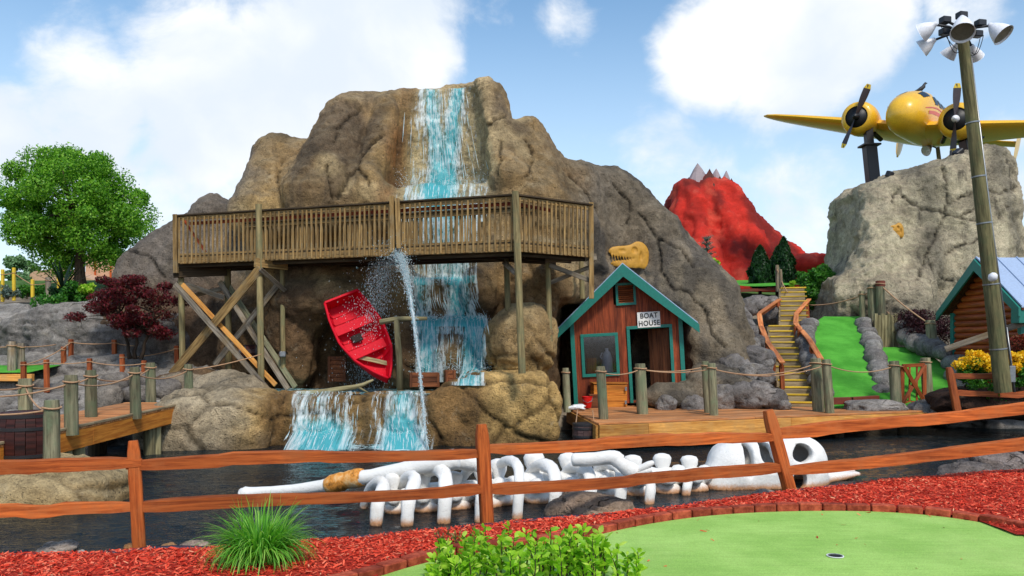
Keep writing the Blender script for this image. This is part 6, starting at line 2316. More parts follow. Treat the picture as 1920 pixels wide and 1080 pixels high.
# front edge of the fairway
for i, (a, b, lab) in enumerate([((1560, 752, 18.3), (1594, 751, 18.4), 'dark red board edging the fairway next to the stair post'), ((1597, 751, 18.4), (1646, 748, 18.6), 'longer dark red board edging the fairway front')]):
    MB().beam(P(*a), P(*b), .12, .16, bev=.008).ob('edging_board', M['plank_red'], None, label=lab, cat='board')
for i, (px, py, d, r, lab) in enumerate([(1640, 764, 18.2, (.75, .35, .17), 'flat grey rock at the front of the fairway behind the dock edge'),
                                          (1745, 768, 18.2, (.48, .35, .24), 'rounded grey boulder at the foot of the lattice gate'),
                                          (1880, 796, 19.6, (.9, .5, .22), 'low grey shore rock at the far right end of the pond'),
                                          (1800, 792, 19.8, (.7, .4, .16), 'flat grey shore rock left of the far right shore rock')]):
    boulder(P(px, py, d), r, 300 + i, lab, col=srgb(146, 140, 134), alt=srgb(112, 106, 102), rz=.1)

# lattice gate
gate = thing('gate', P(1712, 758, 18.8), 'small brown lattice gate with crossed bars between two posts', 'gate')
ga = [P(1691, 756, 18.65), P(1733, 757, 18.95), P(1733, 684, 18.95), P(1692, 686, 18.65)]
for a, b, w in [(0, 1, .11), (1, 2, .09), (3, 2, .08), (0, 3, .09)]:
    MB().beam(ga[a], ga[b], w, .05, up=(0, 1, 0)).ob('frame_bar', M['red_post'], gate)
fr = Vector((0, -.035, 0))
MB().beam(ga[0] + fr, ga[2] + fr, .085, .03, up=(0, 1, 0)).ob('cross_bar', M['red_post'], gate)
MB().beam(ga[1] + fr * 1.9, ga[3] + fr * 1.9, .085, .03, up=(0, 1, 0)).ob('cross_bar', M['red_post'], gate)
for t in (.33, .66):
    MB().beam(ga[0].lerp(ga[1], t), ga[3].lerp(ga[2], t), .04, .03, up=(0, 1, 0)).ob('slat', M['red_post'], gate)

# timber retaining wall and rope posts above the fairways
tw = thing('timber_wall', P(1654, 640, 22.9), 'short wall of upright pale timbers between the fairways', 'wall')
for i in range(7):
    MB().beam(P(1642 + 6.2 * i, 655, 23.2), P(1642 + 6.2 * i, 588 + 3 * (i % 2), 23.2), .088, .08, up=(0, 1, 0)).ob('timber', M['driftwood'], tw)
up_posts = [(1616, 546, 1618, 600, 23.9, .085, 'pale post left of the paired rope posts above the fairway', 'post_wood'), (1634, 534, 1637, 600, 23.7, .12, 'dark post beside the red topped post above the fairway', 'post_wood'),
            (1650, 526, 1652, 600, 23.5, .13, 'red topped post above the upper end of the fairway', 'post_wood'), (1744, 600, 1748, 652, 21.9, .13, 'stout post on the stones in front of the dark purple shrub', 'post_wood')]
tp = [rope_post(*q[:6], q[6], q[7]) for q in up_posts]
red_top = [o for o in bpy.data.objects if o.get('label', '').startswith('red topped post')][0]
MB().lathe([(.134, 0), (.136, .01), (.134, .16), (.09, .17)], P(1650.6, 537, 23.5), n=14).ob('post_cap', M['plank_red'], red_top)
rope([P(1516, 572, 25.4), tp[0], tp[2]], 'rope running from the stair handrail up to the red topped post', r=.02)
rope([tp[2], tp[3]], 'rope sagging from the red topped post down to the stout post', r=.02, sag=.06)
rope([P(1664, 585, 23.8), P(1718, 632, 22.6)], 'lower rope running down beside the timber wall', r=.018, sag=.04)
rp = [(1457, 497, 1458, 545, 27.4, .06, 'thin grey post at the top of the stairs'), (1463, 505, 1465, 552, 26.8, .06, 'thin grey post just below the top of the stairs')]
tp2 = [rope_post(*q[:6], q[6], 'grey_wood', wraps=0) for q in rp]
rope([tp2[0], P(1477, 548, 26.0)], 'short rope slanting down beside the top steps', r=.018)

# ------------------------------------------------------------------ log cabin
cab = thing('log_cabin', (11.8, 19.8, .6), 'orange log cabin with teal gable trim and pale metal roof', 'cabin')
XG, YR, ZR, ZE = 11.80, 19.85, 3.50, 2.28
y0_, y1_ = 18.45, 21.25
n = 19
for i in range(n):
    z = 0.35 + i * .158 + .08
    if z > ZR - .2: break
    hw = 1.40 if z < ZE + .1 else max(0.12, (ZR - z) / (ZR - ZE) * 1.45)
    MB().tube([(XG, YR - hw, z), (XG, YR - hw * .3, z + .004), (XG, YR + hw * .3, z - .004), (XG, YR + hw, z)], (.085), 10).ob('log', M['log_siding'], cab, smooth=True, angle=60)
for i in range(13):
    z = 0.35 + i * .158 + .16
    if z > ZE: break
    MB().tube([(XG - .1, y0_, z), (14, y0_, z), (17, y0_, z)], (.085), 10).ob('log', M['log_siding'], cab, smooth=True, angle=60)
MB().box((14.5, 19.85, 1.2), (5.2, 2.6, 2.2)).ob('core_wall', M['interior_dark'], cab)
for yy in (y0_ - .02, y1_ + .02):
    MB().box((XG - .06, yy, 1.25), (.12, .13, 2.1), None, .006).ob('corner_trim', M['teal'], cab)
for s, yt in ((-1, 18.08), (1, 21.62)):
    ze = ZR - (ZR - ZE) / 1.75 * abs(yt - YR) + .05
    for i in range(11):     # standing seam panels
        xa, xb = 11.52 + i * .5, 12.02 + i * .5 - .012
        v = [Vector((xa, YR, ZR + .10)), Vector((xb, YR, ZR + .10)), Vector((xb, yt, ze)), Vector((xa, yt, ze))]
        w = [q + Vector((0, 0, .03)) for q in v]
        m = MB().add(v + w, [(0, 1, 2, 3), (4, 5, 6, 7), (0, 1, 5, 4), (1, 2, 6, 5), (2, 3, 7, 6), (3, 0, 4, 7)])
        rp_ = m.ob('roof_panel', M['roof_metal'], cab)
        MB().beam(Vector((xa, YR, ZR + .145)), Vector((xa, yt, ze + .045)), .03, .03).ob('seam', M['roof_metal'], rp_)
    m = MB().prism([(YR, ZR + .09), (YR, ZR - .20), (yt, ze - .20), (yt, ze)], (11.50, 0, 0), (0, 1, 0), (0, 0, 1), -.05)
    m.ob('barge_board', M['teal'], cab)
    m = MB().prism([(YR, ZR + .07), (YR, ZR + .03), (yt, ze - .06), (yt, ze - .02)], (11.52, 0, 0), (0, 1, 0), (0, 0, 1), 5.0)
    m.ob('soffit', M['crate_wood'], cab)
MB().box((11.62, 18.25, 2.12), (.3, .30, .32), None, .01).ob('eave_box', M['teal'], cab)
MB().beam(P(1772, 655, 18.9), P(1935, 600, 18.2), .06, .14).ob('slanting_plank', M['grey_wood'], None, label='grey plank handrail slanting up before the log cabin', cat='plank')

# ------------------------------------------------------------------ floodlight pole
DL = 16.5
pole = thing('light_pole', P(1881, 730, DL), 'tall leaning wooden pole carrying a crown of white floodlights', 'light pole')
a, b = P(1881, 735, DL), P(1804, 62, DL)
m = MB(); pts = [a.lerp(b, i / 10) for i in range(11)]
m.tube(pts, [.165 - .06 * i / 10 for i in range(11)], 14)
m.ob('shaft', M['pole_wood'], pole, smooth=True, angle=50)
off = Vector((.165, -.02, 0))
MB().tube([a + off + Vector((.04, -.02, 0)), a.lerp(b, .5) + off * .86, a.lerp(b, .93) + off * .72], .022, 7).ob('conduit', M['steel'], pole, smooth=True)
MB().tube([a + off * 1.35, a.lerp(b, .18) + off * 1.25], .02, 7).ob('conduit', M['steel'], pole, smooth=True)
MB().box(a.lerp(b, .05) + off * 1.2, (.13, .09, .34), None, .01).ob('junction_box', M['steel'], pole)
for t in (.12, .3, .47, .6, .75):
    c = a.lerp(b, t); r_ = .165 - .06 * t
    MB().lathe([(r_ + .004, -.015), (r_ + .01, -.012), (r_ + .01, .012), (r_ + .004, .015)], c, (b - a), 18).ob('strap', M['steel'], pole, smooth=True, angle=30)


def floodlight(cap, mouth, r, tag_=''):
    """bell reflector from its neck (cap) to its mouth"""
    cap, mouth = Vector(cap), Vector(mouth)
    ax = (mouth - cap); L = ax.length
    prof = [(.04, -.05), (.055, -.02), (.06, 0), (r * .42, L * .12), (r * .72, L * .45), (r * .92, L * .8), (r, L), (r * 1.03, L)]
    l = MB().lathe(prof + [(r * .97, L - .004), (r * .88, L * .8), (r * .66, L * .45), (r * .3, L * .14)], cap, ax, 24).ob('floodlight', M['lamp_white'], pole, smooth=True, angle=50)
    MB().lathe([(r * .90, L * .90), (.001, L * .90)], cap, ax, 24).ob('lens', M['lamp_inner'], l)
    return l


def Q(px, py, dd=0.0):
    return P(px, py, DL + dd)


fl = [(Q(1752, 46, -.2), Q(1727, 62, -.02), .20), (Q(1750, 76, .1), Q(1727, 92, .24), .19), (Q(1804, 34, -.35), Q(1805, 62, -.62), .225), (Q(1858, 48, -.2), Q(1882, 66, -.38), .215),
      (Q(1792, 86, .3), Q(1776, 106, .46), .17), (Q(1822, 88, .35), Q(1830, 108, .5), .16)]
bal = [(1772, 38, -.1), (1803, 29, -.15), (1838, 44, -.1), (1771, 60, .15), (1832, 64, .2)]
for f_ in fl: floodlight(*f_)
for px, py, dd in bal:
    MB().box(Q(px, py, dd), (.19, .16, .13), Matrix.Rotation(.2, 3, 'Z'), .015).ob('ballast_box', M['black_metal'], pole)
hub = P(1806, 62, DL)
for px, py, dd in [(1752, 46, -.2), (1750, 76, .1), (1858, 48, -.2), (1792, 86, .3), (1822, 88, .35), (1804, 36, -.3)] + bal:
    q = Q(px, py, dd)
    MB().tube([hub, hub.lerp(q, .5) + Vector((0, 0, .04)), q], .026, 6).ob('bracket', M['black_metal'], pole, smooth=True)
for k, (p0, p1) in enumerate([((1765, 50), (1812, 92)), ((1775, 64), (1800, 95)), ((1838, 70), (1818, 100)), ((1844, 66), (1822, 98))]):
    MB().tube(catenary(Q(*p0, .1), Q(*p1, 0), .18, 8), .008, 5).ob('cable', M['black_metal'], pole)
MB().lathe([(.05, 0), (.07, .03), (.09, .09), (.06, .16), (.02, .18)], P(1857, 526, DL - .22), (0.2, -.6, .8), 16).ob('camera_dome', M['lamp_white'], pole, smooth=True)

# second, farther light pole
lp = thing('light_pole', P(1762, 330, 31), 'thin far light pole behind the rock pillar under the aeroplane', 'light pole')
MB().tube([P(1768, 360, 33), P(1758, 276, 33)], [.10, .08], 8).ob('shaft', M['post_wood'], lp, smooth=True, angle=50)
for px, py in ((1735, 272), (1733, 280)):
    MB().lathe([(.05, 0), (.12, .1), (.22, .3), (.2, .29), (.04, .1)], P(px + 12, py - 2, 33), (-.8, -.3, -.45), 16).ob('floodlight', M['lamp_white'], lp, smooth=True)
MB().tube([P(1742, 272, 33), P(1757, 278, 33)], .03, 5).ob('bracket', M['black_metal'], lp)
sl = thing('spotlight', P(1668, 334, 26.2), 'small dark spotlight on the top left edge of the rock pillar', 'spotlight')
MB().box(P(1668, 327, 26.2), (.22, .2, .2), Euler((.3, .2, .5)), .03).ob('housing', M['black_metal'], sl)
MB().beam(P(1663, 343, 26.2), P(1667, 332, 26.2), .05, .05, up=(0, 1, 0)).ob('bracket', M['black_metal'], sl)
sl = thing('spotlight', P(1795, 300, 26.2), 'dark spotlight on the rock below the aeroplane tail', 'spotlight')
MB().box(P(1796, 288, 26.4), (.34, .25, .25), Euler((.2, -.6, .3)), .03).ob('housing', M['black_metal'], sl)
MB().beam(P(1782, 305, 26.4), P(1783, 282, 26.4), .06, .06, up=(0, 1, 0)).ob('bracket', M['black_metal'], sl)
MB().beam(P(1783, 290, 26.4), P(1795, 290, 26.4), .05, .05).ob('arm', M['black_metal'], sl)

# ------------------------------------------------------------------ aeroplane
plane = thing('aeroplane', (16.04, 31.7, 10.2), 'yellow twin engine propeller aeroplane mounted on steel columns', 'aeroplane')
YAW = 38.0
fwd = Vector((-math.sin(R(YAW)), -math.cos(R(YAW)), 0)); lef = Vector((-math.cos(R(YAW)), math.sin(R(YAW)), 0))
# lef is screen-left wing; roll lifts it, pitch drops the nose a little
upv = Vector((0, 0, 1))
rollm = Matrix.Rotation(R(-11), 3, fwd) if True else None
if (rollm @ lef).z < 0: rollm = Matrix.Rotation(R(11), 3, fwd)
pitm = Matrix.Rotation(R(3), 3, lef)
if (pitm @ fwd).z > 0: pitm = Matrix.Rotation(R(-3), 3, lef)
PM = rollm @ pitm
fX, fY, fZ = PM @ fwd, PM @ lef, PM @ upv
PO = Vector((16.04, 31.7, 10.2))


def pl(x, y, z):
    return PO + fX * x + fY * y + fZ * z


def ell_ring(x, hw, zc, hh, n=24, p=2.2):
    r = []
    for k in range(n):
        a = 2 * math.pi * k / n
        c, s = math.cos(a), math.sin(a)
        q = (abs(c) ** p + abs(s) ** p) ** (-1 / p)
        r.append(pl(x, hw * c * q, zc + hh * s * q))
    return r


fus = MB().loft([ell_ring(*s) for s in [(2.78, .06, -.05, .05), (2.74, .26, -.04, .24), (2.62, .45, -.03, .44), (2.35, .58, 0, .60), (1.9, .70, .05, .76), (1.2, .76, .14, .88), (.4, .78, .20, .94), (-1.0, .76, .20, .92), (-2.6, .74, .24, .84), (-4.4, .54, .28, .6), (-6.4, .32, .34, .36), (-8.4, .12, .42, .14)]])
fus.ob('fuselage', M['plane_yellow'], plane, smooth=True)


def wing_ring(y, le, chord, z, th, n=20, inc=5.0):
    r = []
    for k in range(n):
        a = 2 * math.pi * k / n
        t = 0.5 - 0.5 * math.cos(a)
        yt = th * chord * (1.48 * math.sqrt(max(t, 0)) - .63 * t - 1.76 * t * t + 1.42 * t ** 3 - .51 * t ** 4)
        r.append(pl(le - t * chord, y, z - math.tan(R(inc)) * (t - .3) * chord + (yt if a < math.pi else -yt * .7)))
    return r


for s in (1, -1):
    st_ = [(.0, 1.35, 3.6), (.8, 1.35, 3.5), (1.75, 1.28, 3.15), (3.2, 1.05, 2.5), (4.6, .8, 1.85), (5.6, .55, 1.3), (6.05, .35, .85), (6.28, .1, .45), (6.36, -.1, .12)]
    MB().loft([wing_ring(s * y, le, ch, -.42 + y * math.tan(R(5.0)), .16) for y, le, ch in st_]).ob('wing', M['plane_yellow'], plane, smooth=True, angle=70)
    # nacelle
    ny, nz = s * 1.75, -.12
    org = pl(1.95, ny, nz)
    nac = MB().lathe([(.42, .02), (.50, .0), (.60, -.10), (.655, -.35), (.655, -.75), (.58, -1.3), (.46, -2.0), (.30, -2.8), (.08, -3.5)], org, fX, 28, caps=False).ob('nacelle', M['plane_yellow'], plane, smooth=True, angle=60)
    MB().lathe([(.43, .0), (.42, -.18), (.15, -.2), (.001, -.2)], org, fX, 28).ob('intake', M['engine_dark'], nac, smooth=True)
    for k in range(9):
        a = 2 * math.pi * k / 9
        c = org + (fY * math.cos(a) + fZ * math.sin(a)) * .27 - fX * .1
        MB().lathe([(.06, -.1), (.075, 0), (.05, .1)], c, fY * math.cos(a) + fZ * math.sin(a), 8).ob('cylinder', M['engine_dark'], nac)
    pr = MB().lathe([(.13, -.1), (.13, .10), (.10, .22), (.03, .30), (.001, .31)], org, fX, 18).ob('propeller', M['lamp_white' if s < 0 else 'engine_dark'], plane, smooth=True, angle=60)
    base_a = R(77) if s > 0 else R(97)
    for k in range(2):
        ang = base_a + math.pi * k
        rd = fY * -math.cos(ang) + fZ * math.sin(ang); td = fX.cross(rd)
        rings = []
        for j in range(9):
            t = j / 8
            rr = .1 + t * 1.12
            w = .055 + .085 * math.sin(min(t * 1.25, 1) * math.pi * .62) * (1 if t < .9 else .75) * (0.35 if j == 8 else 1)
            tw_ = R(60 - 38 * t)
            cd = td * math.cos(tw_) + fX * math.sin(tw_); nd = rd.cross(cd)
            c = org + fX * .12 + rd * rr
            rings.append([c - cd * w, c + nd * .016, c + cd * w, c - nd * .012])
        bl_ = MB().loft(rings).ob('blade', M['blade_dark'], pr, smooth=True, angle=40)
        MB().loft([[q + rd * .004 for q in rings[7]], [q + rd * .03 for q in rings[8]]]).ob('blade_tip', M['yellow_post'], pr)
    # exhaust stub
    MB().tube([pl(.9, ny - s * .45, nz - .45), pl(.35, ny - s * .62, nz - .62)], .09, 8).ob('exhaust_pipe', M['engine_dark'], nac, smooth=True, angle=50)
    # tail fin
    rings = []
    for j in range(9):
        t = j / 8
        z = .35 - .8 + 1.6 * t
        ch = 1.25 * math.sqrt(max(1 - (2 * t - 1) ** 2, .01)) + .05
        rings.append([pl(-8.0 + ch * .5, s * 2.5, z), pl(-8.0, s * 2.5 + .05, z), pl(-8.0 - ch * .5, s * 2.5, z), pl(-8.0, s * 2.5 - .05, z)])
    MB().loft(rings).ob('tail_fin', M['plane_yellow'], plane, smooth=True, angle=50)
MB().loft([wing_ring(y, -7.35 - abs(y) * .06, 1.15, .40, .10) for y in (-2.5, -1.2, 0, 1.2, 2.5)]).ob('tailplane', M['plane_yellow'], plane, smooth=True, angle=70)
# cockpit glazing, stripe
def side_patch(x0, x1, a0, a1, name, mat, s=-1, lift=.012, n=6):
    def sec(x):
        xs_ = [2.35, 1.9, 1.2, .4, -1.0, -2.6, -4.4][::-1]
        return [interp(x, xs_, v[::-1]) for v in ([.58, .70, .76, .78, .76, .74, .54], [0, .05, .14, .20, .20, .24, .28], [.60, .76, .88, .94, .92, .84, .6])]
    V = []
    for i in range(n + 1):
        x = x0 + (x1 - x0) * i / n
        hw, zc, hh = sec(x)
        for j in range(5):
            a = R(a0 + (a1 - a0) * j / 4)
            c, sn = math.cos(a), math.sin(a)
            q = (abs(c) ** 2.2 + abs(sn) ** 2.2) ** (-1 / 2.2)
            V.append(pl(x, s * (hw * c * q + lift * c), zc + (hh * sn * q + lift * sn)))
    f = [(i * 5 + j, i * 5 + j + 1, (i + 1) * 5 + j + 1, (i + 1) * 5 + j) for i in range(n) for j in range(4)]
    m = MB().add(V, f)
    return m.ob(name, M[mat], plane, smooth=True)


for s in (1, -1):
    side_patch(1.75, 1.0, 48, 70, 'windscreen', 'dark_vinyl', s)
    for k in range(5):
        side_patch(.75 - k * .72, .25 - k * .72, 26, 48, 'window', 'dark_vinyl', s)
    side_patch(1.6, -3.0, 2, 10, 'stripe', 'plane_stripe', s)
    side_patch(1.95, -1.0, 16, 19, 'stripe', 'plane_stripe', s)
# bird on the roof
c = pl(.2, 0, 1.13)
bd = thing('bird', c, 'small dark bird perched on top of the yellow aeroplane', 'bird')
m = MB(); sx = Vector((1, 0, 0)); uz = Vector((0, 0, 1))
m.tube([c + sx * -.30 + uz * .05, c + sx * -.15 + uz * .10, c + sx * 0 + uz * .16, c + sx * .09 + uz * .24, c + sx * .12 + uz * .33, c + sx * .16 + uz * .37, c + sx * .24 + uz * .37], [.012, .04, .085, .075, .045, .05, .006], 10)
m.ob('body', M['bird'], bd, smooth=True)
for s in (-.03, .03):
    MB().tube([c + Vector((.02, s, .10)), c + Vector((.03, s, -.02))], .008, 4).ob('leg', M['bird'], bd)
# steel columns
for i, (px, pt, pf, pb, d, w, lab) in enumerate([(1627, 236, 273, 352, 31.4, .22, 'black steel column holding up the left engine of the aeroplane'), (1812, 240, 262, 296, 30.0, .26, 'black steel column under the right engine of the aeroplane')]):
    col_ = thing('steel_column', P(px + 10, pb, d), lab, 'column')
    top, mid, bot = P(px, pt, d), P(px + 3, pf, d), P(px + 11, pb, d)
    low = bot + (bot - mid).normalized() * 4.5
    MB().beam(mid, top, w * 1.25, w * 1.25, up=(0, 1, 0)).ob('upper_tube', M['black_metal'], col_)
    MB().beam(low, mid, w * 1.95, w * 1.95, up=(0, 1, 0), bev=.02).ob('lower_tube', M['black_metal'], col_)
    MB().box(mid, (w * 3.0, w * 3.0, .07), None, .008).ob('flange', M['black_metal'], col_)

# ------------------------------------------------------------------ gold fossil skulls on the rock
def fossil(name, cpx, cpy, w, h, bvh, label, flip=False, fill=0.12):
    vx = Vox((-.62, -.25, -.40), (.62, .30, .40), .022)
    vx.ell((.28, .05, .06), (.30, .14, .30), k=.08)              # cranium
    vx.ell((-.12, .05, .10), (.42, .12, .14), k=.08)             # snout
    vx.ell((-.02, .05, -.20), (.46, .10, .10), k=.06)            # jaw
    vx.ell((.44, .05, -.14), (.14, .10, .16), k=.06)
    vx.ell((.16, -.08, .14), (.085, .12, .085), k=.03, sub=True)  # eye
    vx.ell((-.18, -.08, .12), (.11, .10, .06), k=.03, sub=True)
    vx.ell((.34, -.08, .0), (.05, .1, .12), k=.03, sub=True)
    vx.ell((-.20, -.08, -.06), (.36, .14, .035), k=.03, sub=True)
    for i in range(8):
        x = -.46 + i * .075
        vx.cone((x, -.02, .02), (x + .015, -.04, -.10), .032, .010, .02)
        vx.cone((x + .03, -.02, -.19), (x + .03, -.04, -.09), .028, .010, .02)
    v, f = vx.surface()
    n_ = vnormals(v, f)
    v = v + n_ * (0.012 * fbm(v, 9, 2, seed=4))[:, None]
    if flip: v[:, 0] *= -1; f = f[:, ::-1]
    c = P(cpx, cpy, 21)
    rows = []
    dd = 21.0 if bvh is MTN else 25.4
    y = on_rock(PX(cpx, dd), PZ(cpy, dd), 15, bvh, dd)
    y2 = on_rock(PX(cpx + 36, dd), PZ(cpy, dd), 15, bvh, dd); y1 = on_rock(PX(cpx - 36, dd), PZ(cpy, dd), 15, bvh, dd)
    rz = max(-.95, min(.95, math.atan2(y2 - y1, PX(cpx + 36, dd) - PX(cpx - 36, dd))))
    y = min((y1 + y2) / 2, y) - .03
    me = np_mesh(name, v * np.array([w / 1.1, .42, h / .62]), f, True)
    return ob(name, me, M['gold'], None, label, 'fossil', loc=(PX(cpx, y), y - .05, PZ(cpy, y)), rot=(0, 0, rz))


fossil('fossil_skull', 1178, 480, 1.14, .66, MTN, 'gold dinosaur skull fossil on the grey rock above the boat house')
fossil('fossil_skull', 1677, 433, .60, .44, PIL, 'small gold skull fossil on the pale rock pillar', flip=False)

# ------------------------------------------------------------------ right-hand plants
def bush(name, c, rx, rz_, n, mat, label, leaf_size, cl=14, per=None, cat='shrub', seed=1, aspect=.55, squash=.85, trunk=True, rmin=.28, rmax=.42):
    root = thing(name, (c[0], c[1], c[2] - rz_), label, cat)
    cc, rr = crown_clusters(c, rx * .72, rx * .72, rz_ * .72, cl, rx * rmin, rx * rmax, -.8, seed)
    pts, nr = clump_points(cc, rr, [n // cl] * cl, .6, squash)
    foliage('foliage', mat, pts, nr, RNG.uniform(leaf_size * .7, leaf_size * 1.3, len(pts)), root, aspect)
    if trunk:
        m = MB(); branches(m, (c[0], c[1], c[2] - rz_ * 1.05), (c[0], c[1], c[2] - rz_ * .1), cc[:6], .03 * rx + .015, 5, seed)
        m.ob('stem', M['bark'], root)
    return root


def cedar(name, base, h, r, label, n=6500, seed=1):
    """dense spindle of upright sprays"""
    root = thing(name, base, label, 'tree')
    rs = np.random.default_rng(seed)
    t = rs.random(n) ** 0.85
    prof = np.interp(t, [0, .06, .25, .5, .75, .92, 1], [.55, .85, 1.0, .88, .58, .24, .02])
    az = rs.uniform(0, 2 * math.pi, n)
    lump = 1 + .16 * np.sin(az * 5 + t * 9 + seed) + .12 * np.sin(az * 3 - t * 17)
    rad = r * prof * lump * (.62 + .42 * rs.random(n) ** .5)
    pts = np.stack([base[0] + np.cos(az) * rad, base[1] + np.sin(az) * rad, base[2] + .05 + t * h], 1)
    nr = np.stack([np.cos(az), np.sin(az), .3 + 0 * az], 1)
    v, f, q = leaves_mesh('f', pts, rs.uniform(.10, .19, n), nr, .42, up=(0, 0, 1.6))
    ob('crown', np_mesh('crown', v, f, False, {'rnd': q}), M['cedar_leaf'], root)
    MB().tube([(base[0], base[1], base[2] - .2), (base[0], base[1], base[2] + h * .5), (base[0], base[1], base[2] + h * .9)], [.07, .05, .01], 7).ob('trunk', M['bark'], root)
    return root


c = P(1425, 542, 31); cedar('cedar', (c.x, c.y, c.z), 1.62, .40, 'left dark green cedar before the red volcano', seed=3)
c = P(1469, 544, 31); cedar('cedar', (c.x, c.y, c.z), 1.98, .42, 'taller pointed dark cedar before the red volcano, by the stair top', seed=5)
c = P(1457, 544, 31.8); cedar('cedar', (c.x, c.y, c.z), 1.66, .32, 'slim dark cedar peeping out behind the taller cedar', seed=7, n=3500)
c = P(1534, 526, 27.3); bush('round_shrub', (c.x, c.y, c.z), .62, .58, 5200, 'shrub_leaf', 'clipped round green shrub beside the stair top', .10, cl=26, seed=2)
c = P(1506, 522, 28.5); bush('round_shrub', (c.x, c.y, c.z), .34, .36, 1400, 'shrub_leaf', 'smaller green shrub between the cedar and the round shrub', .09, seed=4)
c = P(1518, 562, 26.6); bush('trailing_shrub', (c.x, c.y, c.z), .36, .42, 1500, 'shrub_leaf', 'loose green shrub hanging below the clipped round shrub', .11, seed=6)
c = P(1486, 533, 28.2); bush('lime_shrub', (c.x, c.y, c.z), .16, .14, 420, 'lime_leaf', 'tiny lime green shrub at the foot of the tall cedar', .07, cl=7, seed=8)
c = P(1338, 494, 26.0); bush('lime_shrub', (c.x, c.y, c.z), .18, .2, 420, 'lime_leaf', 'small yellow green shrub behind the shoulder of the mountain', .08, cl=7, seed=9)
# blue spruce top behind the shoulder
root = thing('spruce', P(1330, 520, 26.5), 'young grey blue spruce behind the shoulder of the mountain', 'tree')
b0 = P(1325, 540, 26.5); m = MB()
m.tube([b0, b0 + Vector((0, 0, 1.7))], [.05, .01], 6)
pts, nr = [], []
for k in range(9):
    z = .25 + k * .165; L = .58 * (1 - k / 10.5)
    for j in range(7):
        a = j * .9 + k * .5
        e = b0 + Vector((math.cos(a) * L, math.sin(a) * L, z + .12))
        m.tube([b0 + Vector((0, 0, z)), e], [.014, .004], 4)
        for q in range(26):
            t = RNG.random(); p_ = (b0 + Vector((0, 0, z))).lerp(e, t)
            pts.append(np.array(p_) + RNG.normal(size=3) * .03); nr.append(RNG.normal(size=3))
m.ob('trunk', M['bark'], root)
v, f, q = leaves_mesh('f', np.array(pts), .10, np.array(nr), .18)
ob('needles', np_mesh('needles', v, f, False, {'rnd': q}), M['blue_needle'], root)
c = P(1738, 612, 23.0); bush('purple_shrub', (c.x, c.y, c.z), .98, .62, 9000, 'purple_leaf', 'wide dark purple weeping maple beside the log cabin', .085, cl=30, seed=10, aspect=.3, squash=.7)
for i, (px, py, d, rx, rz_, lab) in enumerate([(1828, 690, 17.6, .44, .36, 'yellow flowering shrub left of the light pole'), (1912, 688, 16.9, .38, .36, 'yellow flowering shrub right of the light pole')]):
    c = P(px, py, d)
    root = bush('flowering_shrub', (c.x, c.y, c.z - .12), rx, rz_, 2600, 'shrub_leaf', lab, .07, cl=16, seed=20 + i)
    cc, rr = crown_clusters((c.x, c.y, c.z + .04), rx * .8, rx * .8, rz_ * .8, 22, rx * .22, rx * .32, -.25, 30 + i)
    pts, nr = clump_points(cc, rr, [110] * 22, .7, .9)
    foliage('flowers', 'yellow_flower', pts, nr, RNG.uniform(.04, .075, len(pts)), root, .8)
c = P(1908, 648, 18.0); bush('red_shrub', (c.x, c.y, c.z), .42, .28, 1800, 'red_shrub', 'reddish shrub behind the right yellow flowering shrub', .07, seed=13)
c = P(1848, 732, 17.2); bush('low_shrub', (c.x, c.y, c.z), .48, .18, 1600, 'shrub_leaf', 'low green plants at the foot of the light pole', .07, seed=14)
# planter soil round the pole
boulder(P(1872, 752, 17.6), (1.3, .8, .42), 330, 'dark planting mound round the foot of the light pole', col=srgb(84, 58, 44), alt=srgb(60, 44, 36))

# short rail fence at the right
f2 = thing('rail_fence', P(1790, 766, 17.0), 'short brown rail fence in front of the yellow flowering shrubs', 'fence')
rough_post(P(1796, 775, 16.9), P(1779, 690, 16.9), .14, .11, 91).ob('post', M['red_post'], f2, smooth=True, angle=35)
rough_rail(P(1785, 704, 16.95), P(1960, 708, 16.7), .13, .09, 12, 92).ob('rail', M['red_post'], f2, smooth=True, angle=30)
rough_rail(P(1792, 737, 16.95), P(1960, 741, 16.7), .13, .09, 12, 93).ob('rail', M['red_post'], f2, smooth=True, angle=30)
kb = thing('red_kerb', P(1800, 764, 18.3), 'curved red painted kerb round the end of the lower fairway', 'kerb')
kp = PP([(1775, 768, 18.2), (1820, 766, 18.3), (1865, 760, 18.6), (1890, 752, 19.0), (1900, 744, 19.4)])
for a, b in zip(kp[:-1], kp[1:]):
    MB().beam(a, b, .12, .10).ob('kerb_stone', M['brick'], kb)
